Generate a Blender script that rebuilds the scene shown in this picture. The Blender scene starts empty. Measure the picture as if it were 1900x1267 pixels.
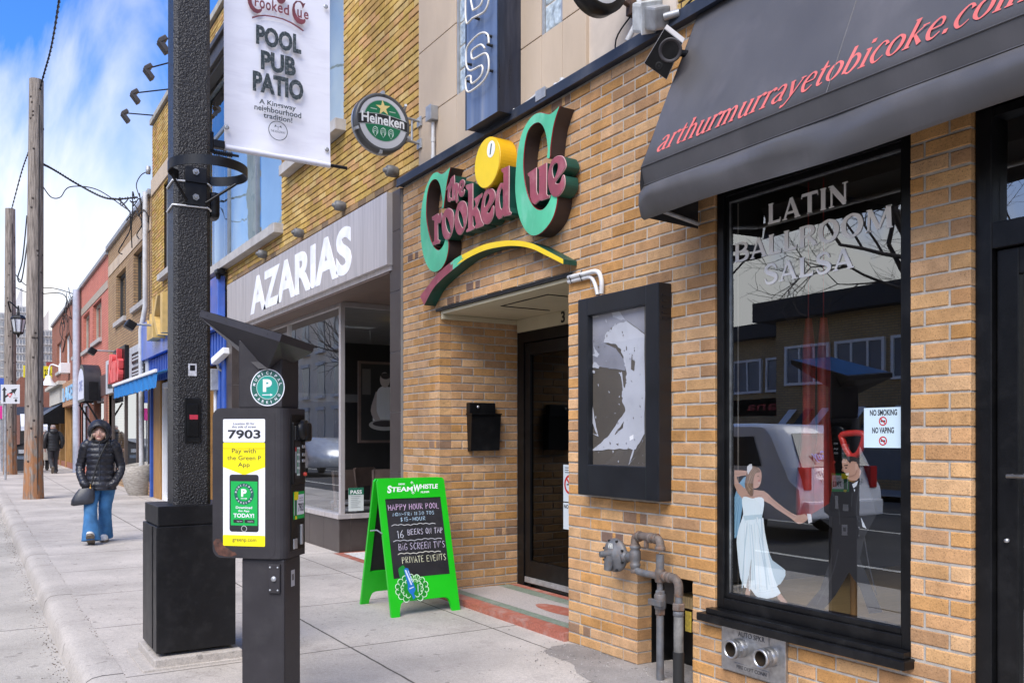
import bpy, bmesh, math, random
from mathutils import Vector, Matrix
R = math.radians
rnd = random.Random(7)
scene = bpy.context.scene
col = scene.collection

# ------------------------------------------------------------------ camera
FPX = 1620.0
TH = math.atan(1010 / FPX)            # angle between the lens axis and the street
HC, DC = 1.45, 3.62                   # eye height, distance from the shop fronts
cam_d = bpy.data.cameras.new('camera')
cam_d.sensor_width = 36.0
cam_d.lens = 36.0 * FPX / 1900.0
cam_d.shift_y = 177.5 / 1900.0
cam_d.clip_start, cam_d.clip_end = 0.05, 3000.0
cam = bpy.data.objects.new('camera', cam_d)
col.objects.link(cam)
cam.location = (-DC, 0, HC)
cam.rotation_euler = (R(90), 0, -TH)
scene.camera = cam

# ------------------------------------------------------------------ light
SUN_V = Vector((-0.62, -0.42, 0.86)).normalized()
elev = math.asin(SUN_V.z)
azim = math.atan2(SUN_V.x, SUN_V.y)
world = bpy.data.worlds.new('World')
scene.world = world
world.use_nodes = True
nt = world.node_tree
nt.nodes.clear()
w_out = nt.nodes.new('ShaderNodeOutputWorld')
w_bg = nt.nodes.new('ShaderNodeBackground')
w_sky = nt.nodes.new('ShaderNodeTexSky')
w_sky.sky_type = 'NISHITA'
w_sky.sun_disc = False
w_sky.sun_elevation = elev
w_sky.sun_rotation = azim
w_sky.air_density = 1.0
w_sky.dust_density = 0.4
w_sky.ozone_density = 2.5
w_tc = nt.nodes.new('ShaderNodeTexCoord')
w_mp = nt.nodes.new('ShaderNodeMapping')
w_mp.inputs['Scale'].default_value = (3.6, 2.2, 1.0)
w_mp.inputs['Rotation'].default_value = (0.5, -0.5, 0.5)
w_mp.inputs['Location'].default_value = (0.35, 0.1, 0.22)
w_n = nt.nodes.new('ShaderNodeTexNoise')
w_n.inputs['Scale'].default_value = 1.5
w_n.inputs['Detail'].default_value = 9
w_n.inputs['Roughness'].default_value = 0.53
w_n.inputs['Distortion'].default_value = 0.8
w_sep = nt.nodes.new('ShaderNodeSeparateXYZ')
w_el = nt.nodes.new('ShaderNodeMapRange')           # more cloud low down than overhead
w_el.inputs['From Min'].default_value = 0.0
w_el.inputs['From Max'].default_value = 0.42
w_el.inputs['To Min'].default_value = 0.36
w_el.inputs['To Max'].default_value = -0.07
w_add = nt.nodes.new('ShaderNodeMath')
w_add.operation = 'ADD'
w_rm = nt.nodes.new('ShaderNodeValToRGB')
w_rm.color_ramp.elements[0].position = 0.455
w_rm.color_ramp.elements[0].color = (0, 0, 0, 1)
w_rm.color_ramp.elements[1].position = 0.74
w_rm.color_ramp.elements[1].color = (1, 1, 1, 1)
w_tint = nt.nodes.new('ShaderNodeMix')
w_tint.data_type = 'RGBA'
w_tint.blend_type = 'MULTIPLY'
w_tint.inputs[0].default_value = 1.0
w_tint.inputs[7].default_value = (0.34, 0.70, 1.20, 1)
w_mix = nt.nodes.new('ShaderNodeMix')
w_mix.data_type = 'RGBA'
w_mix.inputs[7].default_value = (5.75, 5.65, 5.5, 1)
L = nt.links.new
L(w_tc.outputs['Generated'], w_mp.inputs['Vector'])
L(w_mp.outputs[0], w_n.inputs['Vector'])
L(w_tc.outputs['Generated'], w_sep.inputs[0])
L(w_sep.outputs['Z'], w_el.inputs['Value'])
L(w_n.outputs['Fac'], w_add.inputs[0])
L(w_el.outputs[0], w_add.inputs[1])
L(w_add.outputs[0], w_rm.inputs[0])
L(w_sky.outputs[0], w_tint.inputs[6])
L(w_tint.outputs[2], w_mix.inputs[6])
L(w_rm.outputs[0], w_mix.inputs[0])
L(w_mix.outputs[2], w_bg.inputs['Color'])
w_bg.inputs['Strength'].default_value = 0.10
L(w_bg.outputs[0], w_out.inputs['Surface'])

sun_d = bpy.data.lights.new('sun', 'SUN')
sun_d.energy = 2.3
sun_d.angle = R(45)
sun_d.color = (1.0, 0.93, 0.83)
sun = bpy.data.objects.new('sun', sun_d)
col.objects.link(sun)
sun.rotation_euler = (-SUN_V).to_track_quat('-Z', 'Y').to_euler()
sun.location = SUN_V * 60

scene.view_settings.view_transform = 'Standard'
scene.view_settings.look = 'None'
scene.view_settings.gamma = 1.0
scene.view_settings.use_curve_mapping = False
scene.view_settings.exposure = 1.2
scene.render.engine = 'CYCLES'
scene.cycles.max_bounces = 8
scene.cycles.transparent_max_bounces = 12
scene.cycles.use_denoising = True

# ------------------------------------------------------------------ photo geometry -> world planes
SN, CS = math.sin(TH), math.cos(TH)
def ray(px, py):
    t = (px - 950) / FPX
    return Vector((t * CS + SN, -t * SN + CS, -(py - 811) / FPX))
EYE = Vector((-DC, 0, HC))
def onX(px, py, X=0.0):
    r = ray(px, py); return EYE + r * ((X + DC) / r.x)
def onY(px, py, Y):
    r = ray(px, py); return EYE + r * (Y / r.y)
def gz(Y): return 0.004 * (Y - 5)     # the pavement climbs gently along the street
def onG(px, py):
    r = ray(px, py); k = (-0.02 - HC) / (r.z - 0.004 * r.y); return EYE + r * k

# ------------------------------------------------------------------ materials
def newmat(name):
    m = bpy.data.materials.new(name); m.use_nodes = True
    t = m.node_tree
    return m, t, t.nodes['Principled BSDF'], t.nodes, t.links.new
def mat(name, rgb, rough=0.6, metal=0.0, var=0.12, ns=6.0, bump=0.0, bs=80.0, spec=0.5, coat=0.0,
        dirt=None, dirt_amt=0.0, dirt_scale=3.0, stretch=None, emit=0.0):
    m, t, b, N, K = newmat(name)
    tc = N.new('ShaderNodeTexCoord')
    src = tc.outputs['Object']
    if stretch:
        mp = N.new('ShaderNodeMapping'); mp.inputs['Scale'].default_value = stretch
        K(src, mp.inputs[0]); src = mp.outputs[0]
    n1 = N.new('ShaderNodeTexNoise'); n1.inputs['Scale'].default_value = ns; n1.inputs['Detail'].default_value = 6
    K(src, n1.inputs['Vector'])
    r1 = N.new('ShaderNodeMapRange'); r1.inputs['From Min'].default_value = 0.3; r1.inputs['From Max'].default_value = 0.7
    r1.inputs['To Min'].default_value = 1 - var; r1.inputs['To Max'].default_value = 1 + var
    K(n1.outputs['Fac'], r1.inputs['Value'])
    mx = N.new('ShaderNodeMix'); mx.data_type = 'RGBA'; mx.blend_type = 'MULTIPLY'; mx.inputs[0].default_value = 1
    mx.inputs[6].default_value = (*rgb, 1); K(r1.outputs[0], mx.inputs[7])
    out = mx.outputs[2]
    if dirt:
        n2 = N.new('ShaderNodeTexNoise'); n2.inputs['Scale'].default_value = dirt_scale; n2.inputs['Detail'].default_value = 8
        n2.inputs['Roughness'].default_value = 0.65
        K(src, n2.inputs['Vector'])
        rm = N.new('ShaderNodeMapRange'); rm.inputs['From Min'].default_value = 0.5; rm.inputs['From Max'].default_value = 0.72
        rm.inputs['To Max'].default_value = dirt_amt
        K(n2.outputs['Fac'], rm.inputs['Value'])
        m2 = N.new('ShaderNodeMix'); m2.data_type = 'RGBA'
        K(rm.outputs[0], m2.inputs[0]); K(out, m2.inputs[6]); m2.inputs[7].default_value = (*dirt, 1)
        out = m2.outputs[2]
    K(out, b.inputs['Base Color'])
    rr = N.new('ShaderNodeMapRange'); rr.inputs['To Min'].default_value = max(0.02, rough - 0.08); rr.inputs['To Max'].default_value = min(1, rough + 0.08)
    K(n1.outputs['Fac'], rr.inputs['Value']); K(rr.outputs[0], b.inputs['Roughness'])
    b.inputs['Metallic'].default_value = metal
    b.inputs['Specular IOR Level'].default_value = spec
    b.inputs['Coat Weight'].default_value = coat
    if bump:
        n3 = N.new('ShaderNodeTexNoise'); n3.inputs['Scale'].default_value = bs; n3.inputs['Detail'].default_value = 4
        K(tc.outputs['Object'], n3.inputs['Vector'])
        bp = N.new('ShaderNodeBump'); bp.inputs['Strength'].default_value = min(1, bump); bp.inputs['Distance'].default_value = 0.01
        K(n3.outputs['Fac'], bp.inputs['Height']); K(bp.outputs[0], b.inputs['Normal'])
    if emit:
        b.inputs['Emission Color'].default_value = (*rgb, 1); b.inputs['Emission Strength'].default_value = emit
    return m

def brick_mat(name, speck=(0.05, 0.035, 0.02), amt=0.6, sscale=170):
    """colour of each brick from its own face colour, with fine dark specks and a rough face"""
    m, t, b, N, K = newmat(name)
    at = N.new('ShaderNodeAttribute'); at.attribute_name = 'Col'
    tc = N.new('ShaderNodeTexCoord')
    n1 = N.new('ShaderNodeTexNoise'); n1.inputs['Scale'].default_value = 9; n1.inputs['Detail'].default_value = 8; n1.inputs['Roughness'].default_value = 0.7
    K(tc.outputs['Object'], n1.inputs['Vector'])
    r1 = N.new('ShaderNodeMapRange'); r1.inputs['From Min'].default_value = 0.3; r1.inputs['From Max'].default_value = 0.7
    r1.inputs['To Min'].default_value = 0.74; r1.inputs['To Max'].default_value = 1.2
    K(n1.outputs['Fac'], r1.inputs['Value'])
    ns_ = N.new('ShaderNodeTexNoise'); ns_.inputs['Scale'].default_value = 1.3; ns_.inputs['Detail'].default_value = 7; mps = N.new('ShaderNodeMapping'); mps.inputs['Scale'].default_value = (1.2, 1.2, .4); K(tc.outputs['Object'], mps.inputs[0]); K(mps.outputs[0], ns_.inputs['Vector'])
    rs_ = N.new('ShaderNodeMapRange'); rs_.inputs['From Min'].default_value = .35; rs_.inputs['From Max'].default_value = .65; rs_.inputs['To Min'].default_value = .78; rs_.inputs['To Max'].default_value = 1.1; K(ns_.outputs['Fac'], rs_.inputs['Value'])
    ms_ = N.new('ShaderNodeMath'); ms_.operation = 'MULTIPLY'; K(r1.outputs[0], ms_.inputs[0]); K(rs_.outputs[0], ms_.inputs[1]); r1 = ms_
    mx = N.new('ShaderNodeMix'); mx.data_type = 'RGBA'; mx.blend_type = 'MULTIPLY'; mx.inputs[0].default_value = 1
    K(at.outputs['Color'], mx.inputs[6]); K(r1.outputs[0], mx.inputs[7])
    n2 = N.new('ShaderNodeTexNoise'); n2.inputs['Scale'].default_value = sscale; n2.inputs['Detail'].default_value = 3
    K(tc.outputs['Object'], n2.inputs['Vector'])
    r2 = N.new('ShaderNodeMapRange'); r2.inputs['From Min'].default_value = 0.56; r2.inputs['From Max'].default_value = 0.7; r2.inputs['To Max'].default_value = amt
    K(n2.outputs['Fac'], r2.inputs['Value'])
    m2 = N.new('ShaderNodeMix'); m2.data_type = 'RGBA'
    K(r2.outputs[0], m2.inputs[0]); K(mx.outputs[2], m2.inputs[6]); m2.inputs[7].default_value = (*speck, 1)
    K(m2.outputs[2], b.inputs['Base Color'])
    b.inputs['Roughness'].default_value = 0.85; b.inputs['Specular IOR Level'].default_value = 0.25
    bp = N.new('ShaderNodeBump'); bp.inputs['Strength'].default_value = 0.55; bp.inputs['Distance'].default_value = 0.006
    n3 = N.new('ShaderNodeTexNoise'); n3.inputs['Scale'].default_value = 75; n3.inputs['Detail'].default_value = 5
    K(tc.outputs['Object'], n3.inputs['Vector']); K(n3.outputs['Fac'], bp.inputs['Height']); K(bp.outputs[0], b.inputs['Normal'])
    return m

def glass_mat(name, refl=0.1, tint=(0.9, 0.93, 0.93), ior=1.6, wob=0.0):
    m, t, b, N, K = newmat(name)
    N.remove(b)
    o = N['Material Output']
    tr = N.new('ShaderNodeBsdfTransparent'); tr.inputs[0].default_value = (*tint, 1)
    gl = N.new('ShaderNodeBsdfGlossy'); gl.inputs['Roughness'].default_value = 0.0
    gl.inputs['Color'].default_value = (0.93, 0.97, 1.0, 1)
    lw = N.new('ShaderNodeLayerWeight'); lw.inputs['Blend'].default_value = 0.5
    pw_ = N.new('ShaderNodeMath'); pw_.operation = 'POWER'; pw_.inputs[1].default_value = 5.0; K(lw.outputs['Facing'], pw_.inputs[0])
    ad = N.new('ShaderNodeMath'); ad.operation = 'MULTIPLY_ADD'; ad.inputs[1].default_value = 1 - refl; ad.inputs[2].default_value = refl; ad.use_clamp = True
    K(pw_.outputs[0], ad.inputs[0])
    ms = N.new('ShaderNodeMixShader')
    K(ad.outputs[0], ms.inputs[0]); K(tr.outputs[0], ms.inputs[1]); K(gl.outputs[0], ms.inputs[2]); K(ms.outputs[0], o.inputs[0])
    tc = N.new('ShaderNodeTexCoord'); n = N.new('ShaderNodeTexNoise'); n.inputs['Scale'].default_value = 1.6
    K(tc.outputs['Object'], n.inputs['Vector'])
    bp = N.new('ShaderNodeBump'); bp.inputs['Strength'].default_value = wob; bp.inputs['Distance'].default_value = 0.02
    K(n.outputs['Fac'], bp.inputs['Height']); K(bp.outputs[0], gl.inputs['Normal'])
    return m

def colmat(name, rough=0.6, bump=0.0, bs=60.0, var=0.08, ns=12):
    """face colours straight from the mesh, for printed things"""
    m, t, b, N, K = newmat(name)
    at = N.new('ShaderNodeAttribute'); at.attribute_name = 'Col'
    tc = N.new('ShaderNodeTexCoord')
    n1 = N.new('ShaderNodeTexNoise'); n1.inputs['Scale'].default_value = ns; n1.inputs['Detail'].default_value = 6
    K(tc.outputs['Object'], n1.inputs['Vector'])
    r1 = N.new('ShaderNodeMapRange'); r1.inputs['To Min'].default_value = 1 - var; r1.inputs['To Max'].default_value = 1 + var
    K(n1.outputs['Fac'], r1.inputs['Value'])
    mx = N.new('ShaderNodeMix'); mx.data_type = 'RGBA'; mx.blend_type = 'MULTIPLY'; mx.inputs[0].default_value = 1
    K(at.outputs['Color'], mx.inputs[6]); K(r1.outputs[0], mx.inputs[7]); K(mx.outputs[2], b.inputs['Base Color'])
    b.inputs['Roughness'].default_value = rough
    if bump:
        n3 = N.new('ShaderNodeTexNoise'); n3.inputs['Scale'].default_value = bs
        K(tc.outputs['Object'], n3.inputs['Vector'])
        bp = N.new('ShaderNodeBump'); bp.inputs['Strength'].default_value = bump; bp.inputs['Distance'].default_value = 0.01
        K(n3.outputs['Fac'], bp.inputs['Height']); K(bp.outputs[0], b.inputs['Normal'])
    return m

def far_brick(name, c1, c2, mortar, bump=0.4, course=0.075, length=0.225):
    m, t, b, N, K = newmat(name)
    tc = N.new('ShaderNodeTexCoord'); sp = N.new('ShaderNodeSeparateXYZ'); K(tc.outputs['Object'], sp.inputs[0])
    ad = N.new('ShaderNodeMath'); K(sp.outputs['X'], ad.inputs[0]); K(sp.outputs['Y'], ad.inputs[1])
    cb = N.new('ShaderNodeCombineXYZ'); K(ad.outputs[0], cb.inputs['X']); K(sp.outputs['Z'], cb.inputs['Y'])
    br = N.new('ShaderNodeTexBrick'); K(cb.outputs[0], br.inputs['Vector'])
    br.inputs['Scale'].default_value = 1.0
    br.inputs['Color1'].default_value = (*c1, 1); br.inputs['Color2'].default_value = (*c2, 1); br.inputs['Mortar'].default_value = (*mortar, 1)
    br.inputs['Mortar Size'].default_value = 0.008; br.inputs['Mortar Smooth'].default_value = 0.1
    br.inputs['Brick Width'].default_value = length; br.inputs['Row Height'].default_value = course
    n1 = N.new('ShaderNodeTexNoise'); n1.inputs['Scale'].default_value = 1.1; n1.inputs['Detail'].default_value = 9
    K(tc.outputs['Object'], n1.inputs['Vector'])
    r1 = N.new('ShaderNodeMapRange'); r1.inputs['To Min'].default_value = 0.7; r1.inputs['To Max'].default_value = 1.3
    K(n1.outputs['Fac'], r1.inputs['Value'])
    mx = N.new('ShaderNodeMix'); mx.data_type = 'RGBA'; mx.blend_type = 'MULTIPLY'; mx.inputs[0].default_value = 1
    K(br.outputs['Color'], mx.inputs[6]); K(r1.outputs[0], mx.inputs[7]); K(mx.outputs[2], b.inputs['Base Color'])
    b.inputs['Roughness'].default_value = 0.85
    bp = N.new('ShaderNodeBump'); bp.invert = True; bp.inputs['Strength'].default_value = bump; bp.inputs['Distance'].default_value = 0.01
    K(br.outputs['Fac'], bp.inputs['Height']); K(bp.outputs[0], b.inputs['Normal'])
    return m

# ------------------------------------------------------------------ mesh building
class MB:
    def __init__(s):
        s.v, s.f, s.m, s.c, s.s = [], [], [], [], []
    def add(s, vs, fs, mi=0, c=None, sm=False):
        o = len(s.v)
        s.v += [tuple(p) for p in vs]
        for f in fs:
            s.f.append([i + o for i in f]); s.m.append(mi); s.c.append(c); s.s.append(sm)
        return s
    def box(s, x0, x1, y0, y1, z0, z1, mi=0, c=None, bev=0.0, T=None):
        if bev:
            bm = bmesh.new(); bmesh.ops.create_cube(bm, size=1)
            for v in bm.verts:
                v.co = Vector(((x0 + x1) / 2 + v.co.x * (x1 - x0), (y0 + y1) / 2 + v.co.y * (y1 - y0), (z0 + z1) / 2 + v.co.z * (z1 - z0)))
            bmesh.ops.bevel(bm, geom=bm.edges[:], offset=bev, segments=2, affect='EDGES', profile=0.6)
            bm.verts.index_update()
            vs = [v.co.copy() for v in bm.verts]; fs = [[v.index for v in f.verts] for f in bm.faces]; bm.free()
        else:
            vs = [Vector(p) for p in ((x0, y0, z0), (x1, y0, z0), (x1, y1, z0), (x0, y1, z0), (x0, y0, z1), (x1, y0, z1), (x1, y1, z1), (x0, y1, z1))]
            fs = [(0, 3, 2, 1), (4, 5, 6, 7), (0, 1, 5, 4), (1, 2, 6, 5), (2, 3, 7, 6), (3, 0, 4, 7)]
        if T: vs = [T @ p for p in vs]
        return s.add(vs, fs, mi, c)
    def quad(s, a, b, c_, d, mi=0, c=None):
        return s.add([a, b, c_, d], [(0, 1, 2, 3)], mi, c)
    def hexa(s, p, mi=0, c=None):
        return s.add(p, [(0, 3, 2, 1), (4, 5, 6, 7), (0, 1, 5, 4), (1, 2, 6, 5), (2, 3, 7, 6), (3, 0, 4, 7)], mi, c)
    def tube(s, pts, r, n=8, mi=0, c=None, caps=True, sm=True):
        pts = [Vector(p) for p in pts]
        rs = r if isinstance(r, (list, tuple)) else [r] * len(pts)
        rings = []
        up = None
        for i, p in enumerate(pts):
            d = (pts[min(i + 1, len(pts) - 1)] - pts[max(i - 1, 0)])
            if d.length < 1e-9: d = Vector((0, 0, 1))
            d.normalize()
            if up is None: up = d.orthogonal().normalized()
            up = (up - d * up.dot(d))
            up = up.normalized() if up.length > 1e-6 else d.orthogonal().normalized()
            w = d.cross(up)
            rings.append([p + (up * math.cos(2 * math.pi * k / n) + w * math.sin(2 * math.pi * k / n)) * rs[i] for k in range(n)])
        return s.loft(rings, mi, c, caps, sm)
    def loft(s, rings, mi=0, c=None, caps=True, sm=True):
        n = len(rings[0]); vs = [p for rg in rings for p in rg]; fs = []
        for i in range(len(rings) - 1):
            for k in range(n):
                fs.append((i * n + k, i * n + (k + 1) % n, (i + 1) * n + (k + 1) % n, (i + 1) * n + k))
        s.add(vs, fs, mi, c, sm)
        if caps:
            s.add(rings[0], [tuple(range(n))[::-1]], mi, c); s.add(rings[-1], [tuple(range(n))], mi, c)
        return s
    def lathe(s, prof, o, ax='z', n=24, mi=0, c=None, sm=True, caps=True):
        """prof: list of (radius, height) along the axis vector"""
        a = {'x': Vector((1, 0, 0)), 'y': Vector((0, 1, 0)), 'z': Vector((0, 0, 1))}.get(ax) if isinstance(ax, str) else Vector(ax).normalized()
        u = a.orthogonal().normalized(); w = a.cross(u); o = Vector(o)
        rings = [[o + a * h + (u * math.cos(2 * math.pi * k / n) + w * math.sin(2 * math.pi * k / n)) * max(r, 1e-4) for k in range(n)] for r, h in prof]
        return s.loft(rings, mi, c, caps, sm)
    def ball(s, o, r, n=12, mi=0, c=None, sc=(1, 1, 1)):
        o = Vector(o); rings = []
        for i in range(1, n):
            t = math.pi * i / n
            rings.append([o + Vector((math.sin(t) * math.cos(2 * math.pi * k / (2 * n)) * r * sc[0], math.sin(t) * math.sin(2 * math.pi * k / (2 * n)) * r * sc[1], -math.cos(t) * r * sc[2])) for k in range(2 * n)])
        return s.loft(rings, mi, c, True, True)
    def shape(s, loops, O, U, V, depth=0.0, mi=0, side=None, c=None, cs=None):
        """filled outline (even-odd holes) in the plane O + x*U + y*V, thickness behind it"""
        cu = bpy.data.curves.new('c', 'CURVE'); cu.dimensions = '2D'; cu.fill_mode = 'BOTH' if depth else 'FRONT'; cu.extrude = depth / 2
        for lp in loops:
            sp = cu.splines.new('POLY'); sp.points.add(len(lp) - 1)
            for i, (x, y) in enumerate(lp): sp.points[i].co = (x, y, 0, 1)
            sp.use_cyclic_u = True
        return s._curve(cu, O, U, V, depth, mi, side, c, cs)
    def _curve(s, cu, O, U, V, depth, mi, side, c, cs):
        ob = bpy.data.objects.new('tmp', cu); col.objects.link(ob)
        dg = bpy.context.evaluated_depsgraph_get(); dg.update()
        me = bpy.data.meshes.new_from_object(ob.evaluated_get(dg))
        O, U, V = Vector(O), Vector(U), Vector(V); Nn = U.cross(V).normalized()
        vs = [O + U * v.co.x + V * v.co.y + Nn * (v.co.z - depth / 2) for v in me.vertices]
        o = len(s.v); s.v += [tuple(p) for p in vs]
        for p in me.polygons:
            isside = abs(p.normal.z) < 0.5
            ids = list(p.vertices)
            if not depth and p.normal.z < 0: ids.reverse()
            s.f.append([i + o for i in ids]); s.m.append((side if (isside and side is not None) else mi)); s.c.append(cs if (isside and cs) else c); s.s.append(False)
        bpy.data.objects.remove(ob); bpy.data.curves.remove(cu); bpy.data.meshes.remove(me)
        return s
    def text(s, t, O, U, V, size, depth=0.0, mi=0, side=None, c=None, cs=None, align='CENTER', bold=0.0, shear=0.0, sx=1.0, space=1.0, res=3):
        cu = bpy.data.curves.new('t', 'FONT'); cu.body = t; cu.size = size; cu.align_x = align; cu.offset = bold * size
        cu.extrude = depth / 2; cu.shear = shear; cu.space_character = space; cu.resolution_u = res
        return s._curve(cu, O, Vector(U) * sx, V, depth, mi, side, c, cs)
    def ribbon(s, pts, O, U, V, w, mi=0, c=None, lift=0.0):
        """flat stroke with a width per point: pts (x, y[, w])"""
        O, U, V = Vector(O), Vector(U), Vector(V); Nn = U.cross(V).normalized()
        P = [(p[0], p[1]) for p in pts]; W = [(p[2] if len(p) > 2 else w) for p in pts]
        vs = []
        for i in range(len(P)):
            a, b = P[max(i - 1, 0)], P[min(i + 1, len(P) - 1)]
            dx, dy = b[0] - a[0], b[1] - a[1]; l = math.hypot(dx, dy) or 1
            nx, ny = -dy / l, dx / l
            for sg in (0.5, -0.5):
                x, y = P[i][0] + nx * W[i] * sg, P[i][1] + ny * W[i] * sg
                vs.append(O + U * x + V * y + Nn * lift)
        fs = [(2 * i, 2 * i + 1, 2 * i + 3, 2 * i + 2) for i in range(len(P) - 1)]
        return s.add(vs, fs, mi, c)
    def build(s, name, mats, parent=None, local=False, smooth=None):
        off = Vector((0, 0, 0))
        if parent is not None and not local:
            q = parent
            while q is not None: off += q.location; q = q.parent
        me = bpy.data.meshes.new(name)
        me.from_pydata([(p[0] - off.x, p[1] - off.y, p[2] - off.z) for p in s.v], [], s.f)
        mats = mats if isinstance(mats, (list, tuple)) else [mats]
        for m in mats: me.materials.append(m)
        me.polygons.foreach_set('material_index', s.m)
        me.polygons.foreach_set('use_smooth', s.s if smooth is None else [smooth] * len(s.f))
        if any(c is not None for c in s.c):
            ca = me.color_attributes.new('Col', 'FLOAT_COLOR', 'CORNER'); flat = []
            for c, p in zip(s.c, me.polygons):
                q = (*(c or (0.5, 0.5, 0.5)), 1.0); flat += list(q) * p.loop_total
            ca.data.foreach_set('color', flat)
        me.update()
        ob = bpy.data.objects.new(name, me); col.objects.link(ob)
        if parent is not None: ob.parent = parent
        return ob
def tag(o, label=None, cat=None, group=None, kind=None):
    if label: o['label'] = label
    if cat: o['category'] = cat
    if group: o['group'] = group
    if kind: o['kind'] = kind
    return o
def thing(name, loc, label, cat, group=None, rz=0.0):
    o = bpy.data.objects.new(name, None); o.location = loc; o.rotation_euler = (0, 0, rz); o.empty_display_size = 0.2
    col.objects.link(o); return tag(o, label, cat, group)
def copy_tree(o, parent=None):
    c = o.copy(); col.objects.link(c)
    if parent is not None: c.parent = parent
    for ch in list(o.children): copy_tree(ch, c)
    return c
def smooth(pts, n=4, closed=True):
    """Catmull-Rom through the points"""
    P = pts; N_ = len(P); out = []
    for i in range(N_ if closed else N_ - 1):
        g = (lambda k: P[k % N_]) if closed else (lambda k: P[min(max(k, 0), N_ - 1)])
        p0, p1, p2, p3 = g(i - 1), g(i), g(i + 1), g(i + 2)
        for j in range(n):
            t = j / n
            out.append(tuple(0.5 * (2 * b + (c - a) * t + (2 * a - 5 * b + 4 * c - d) * t * t + (3 * b - a - 3 * c + d) * t ** 3) for a, b, c, d in zip(p0, p1, p2, p3)))
    if not closed: out.append(tuple(P[-1]))
    return out
def ell(cx, cy, rx, ry, n=32, a0=0.0, a1=2 * math.pi):
    k = n if abs(a1 - a0 - 2 * math.pi) < 1e-6 else n + 1
    return [(cx + rx * math.cos(a0 + (a1 - a0) * i / n), cy + ry * math.sin(a0 + (a1 - a0) * i / n)) for i in range(k)]
def rrect(x0, x1, y0, y1, r, n=4):
    out = []
    for cx, cy, a in ((x1 - r, y1 - r, 0), (x0 + r, y1 - r, 90), (x0 + r, y0 + r, 180), (x1 - r, y0 + r, 270)):
        out += [(cx + r * math.cos(R(a + 90 * i / n)), cy + r * math.sin(R(a + 90 * i / n))) for i in range(n + 1)]
    return out
XU, ZV = Vector((0, -1, 0)), Vector((0, 0, 1))      # frame of anything that faces the street (-X)
YU = Vector((1, 0, 0))                               # frame of anything that faces -Y

def brick_field(mb, O, U, Nn, u0, u1, z0, z1, holes, pal, L_=0.2345, H_=0.0748, j=0.0115, deep=0.10, dark=0.035, seed=1, mi=0, split=True):
    """courses of separate bricks on the plane O + u*U + z, face proud of the mortar; holes = (u0,u1,z0,z1)"""
    rg = random.Random(seed)
    O, U, Nn = Vector(O), Vector(U), Vector(Nn); Zv = Vector((0, 0, 1))
    def brick(a, b, za, zb, c):
        t = rg.uniform(-0.0015, 0.0025); e = 0.004
        ja, jb = rg.uniform(-.0015, .0015), rg.uniform(-.0015, .0015)
        za += ja; zb += jb
        P = []
        for n_, k in ((-deep, 0), (t - 0.004, 0), (t, e)):
            P += [O + U * (a + k) + Zv * (za + k) + Nn * n_, O + U * (b - k) + Zv * (za + k) + Nn * n_,
                  O + U * (b - k) + Zv * (zb - k) + Nn * n_, O + U * (a + k) + Zv * (zb - k) + Nn * n_]
        fs = []
        for r_ in (0, 4):
            for k in range(4): fs.append((r_ + k, r_ + (k + 1) % 4, r_ + 4 + (k + 1) % 4, r_ + 4 + k))
        fs.append((8, 9, 10, 11))
        mb.add(P, fs, mi, c)
    n = int(round((z1 - z0) / H_))
    for r_ in range(n):
        za = z0 + r_ * H_; zb = za + H_ - j; zc = (za + zb) / 2
        iv = [(u0, u1)]
        for h in holes:
            if h[2] < zc < h[3]:
                nv = []
                for a, b in iv:
                    if h[1] <= a or h[0] >= b: nv.append((a, b)); continue
                    if h[0] > a: nv.append((a, h[0]))
                    if h[1] < b: nv.append((h[1], b))
                iv = nv
        for a, b in iv:
            ph = 0.0 if r_ % 2 == 0 else L_ / 2
            k0 = math.floor((a - u0 + ph) / L_)
            x = u0 - ph + k0 * L_
            first = True
            while x < b - 0.012:
                xa, xb = max(a, x), min(b, x + L_ - j)
                if xb - xa < 0.045 and xb < b: x += L_; continue
                if first: xa = a; first = False
                if b - (x + L_) < 0.045: xb = b; x = b
                if xb - xa > 0.01:
                    base = rg.choice(pal); f = rg.uniform(0.91, 1.09); c = tuple(q * f for q in base)
                    if split and rg.random() < dark and xb - xa > 0.15:
                        d = rg.choice(((0.19, 0.12, 0.09), (0.24, 0.145, 0.09), (0.15, 0.10, 0.085), (.28, .17, .105)))
                        w = xb - xa; s1, s2 = xa + w * rg.uniform(.25, .35), xa + w * rg.uniform(.42, .52)
                        brick(xa, s1, za, zb, d); brick(s1 + .0004, s2, za, zb, c); brick(s2 + .0004, xb, za, zb, d)
                    else: brick(xa, xb, za, zb, c)
                x += L_
    return mb
def wall_sheet(mb, axis, at, u0, u1, z0, z1, holes, mi=0, c=None):
    """mortar sheet with rectangular openings: axis 'x' = plane X=at (u is Y), axis 'y' = plane Y=at (u is X)"""
    us = sorted({u0, u1, *[min(max(h[k], u0), u1) for h in holes for k in (0, 1)]})
    zs = sorted({z0, z1, *[min(max(h[k], z0), z1) for h in holes for k in (2, 3)]})
    for i in range(len(us) - 1):
        for k in range(len(zs) - 1):
            uc, zc = (us[i] + us[i + 1]) / 2, (zs[k] + zs[k + 1]) / 2
            if any(h[0] < uc < h[1] and h[2] < zc < h[3] for h in holes): continue
            a, b, e, g = us[i], us[i + 1], zs[k], zs[k + 1]
            if axis == 'x': mb.quad((at, b, e), (at, a, e), (at, a, g), (at, b, g), mi, c)
            else: mb.quad((a, at, e), (b, at, e), (b, at, g), (a, at, g), mi, c)
    return mb
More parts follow.
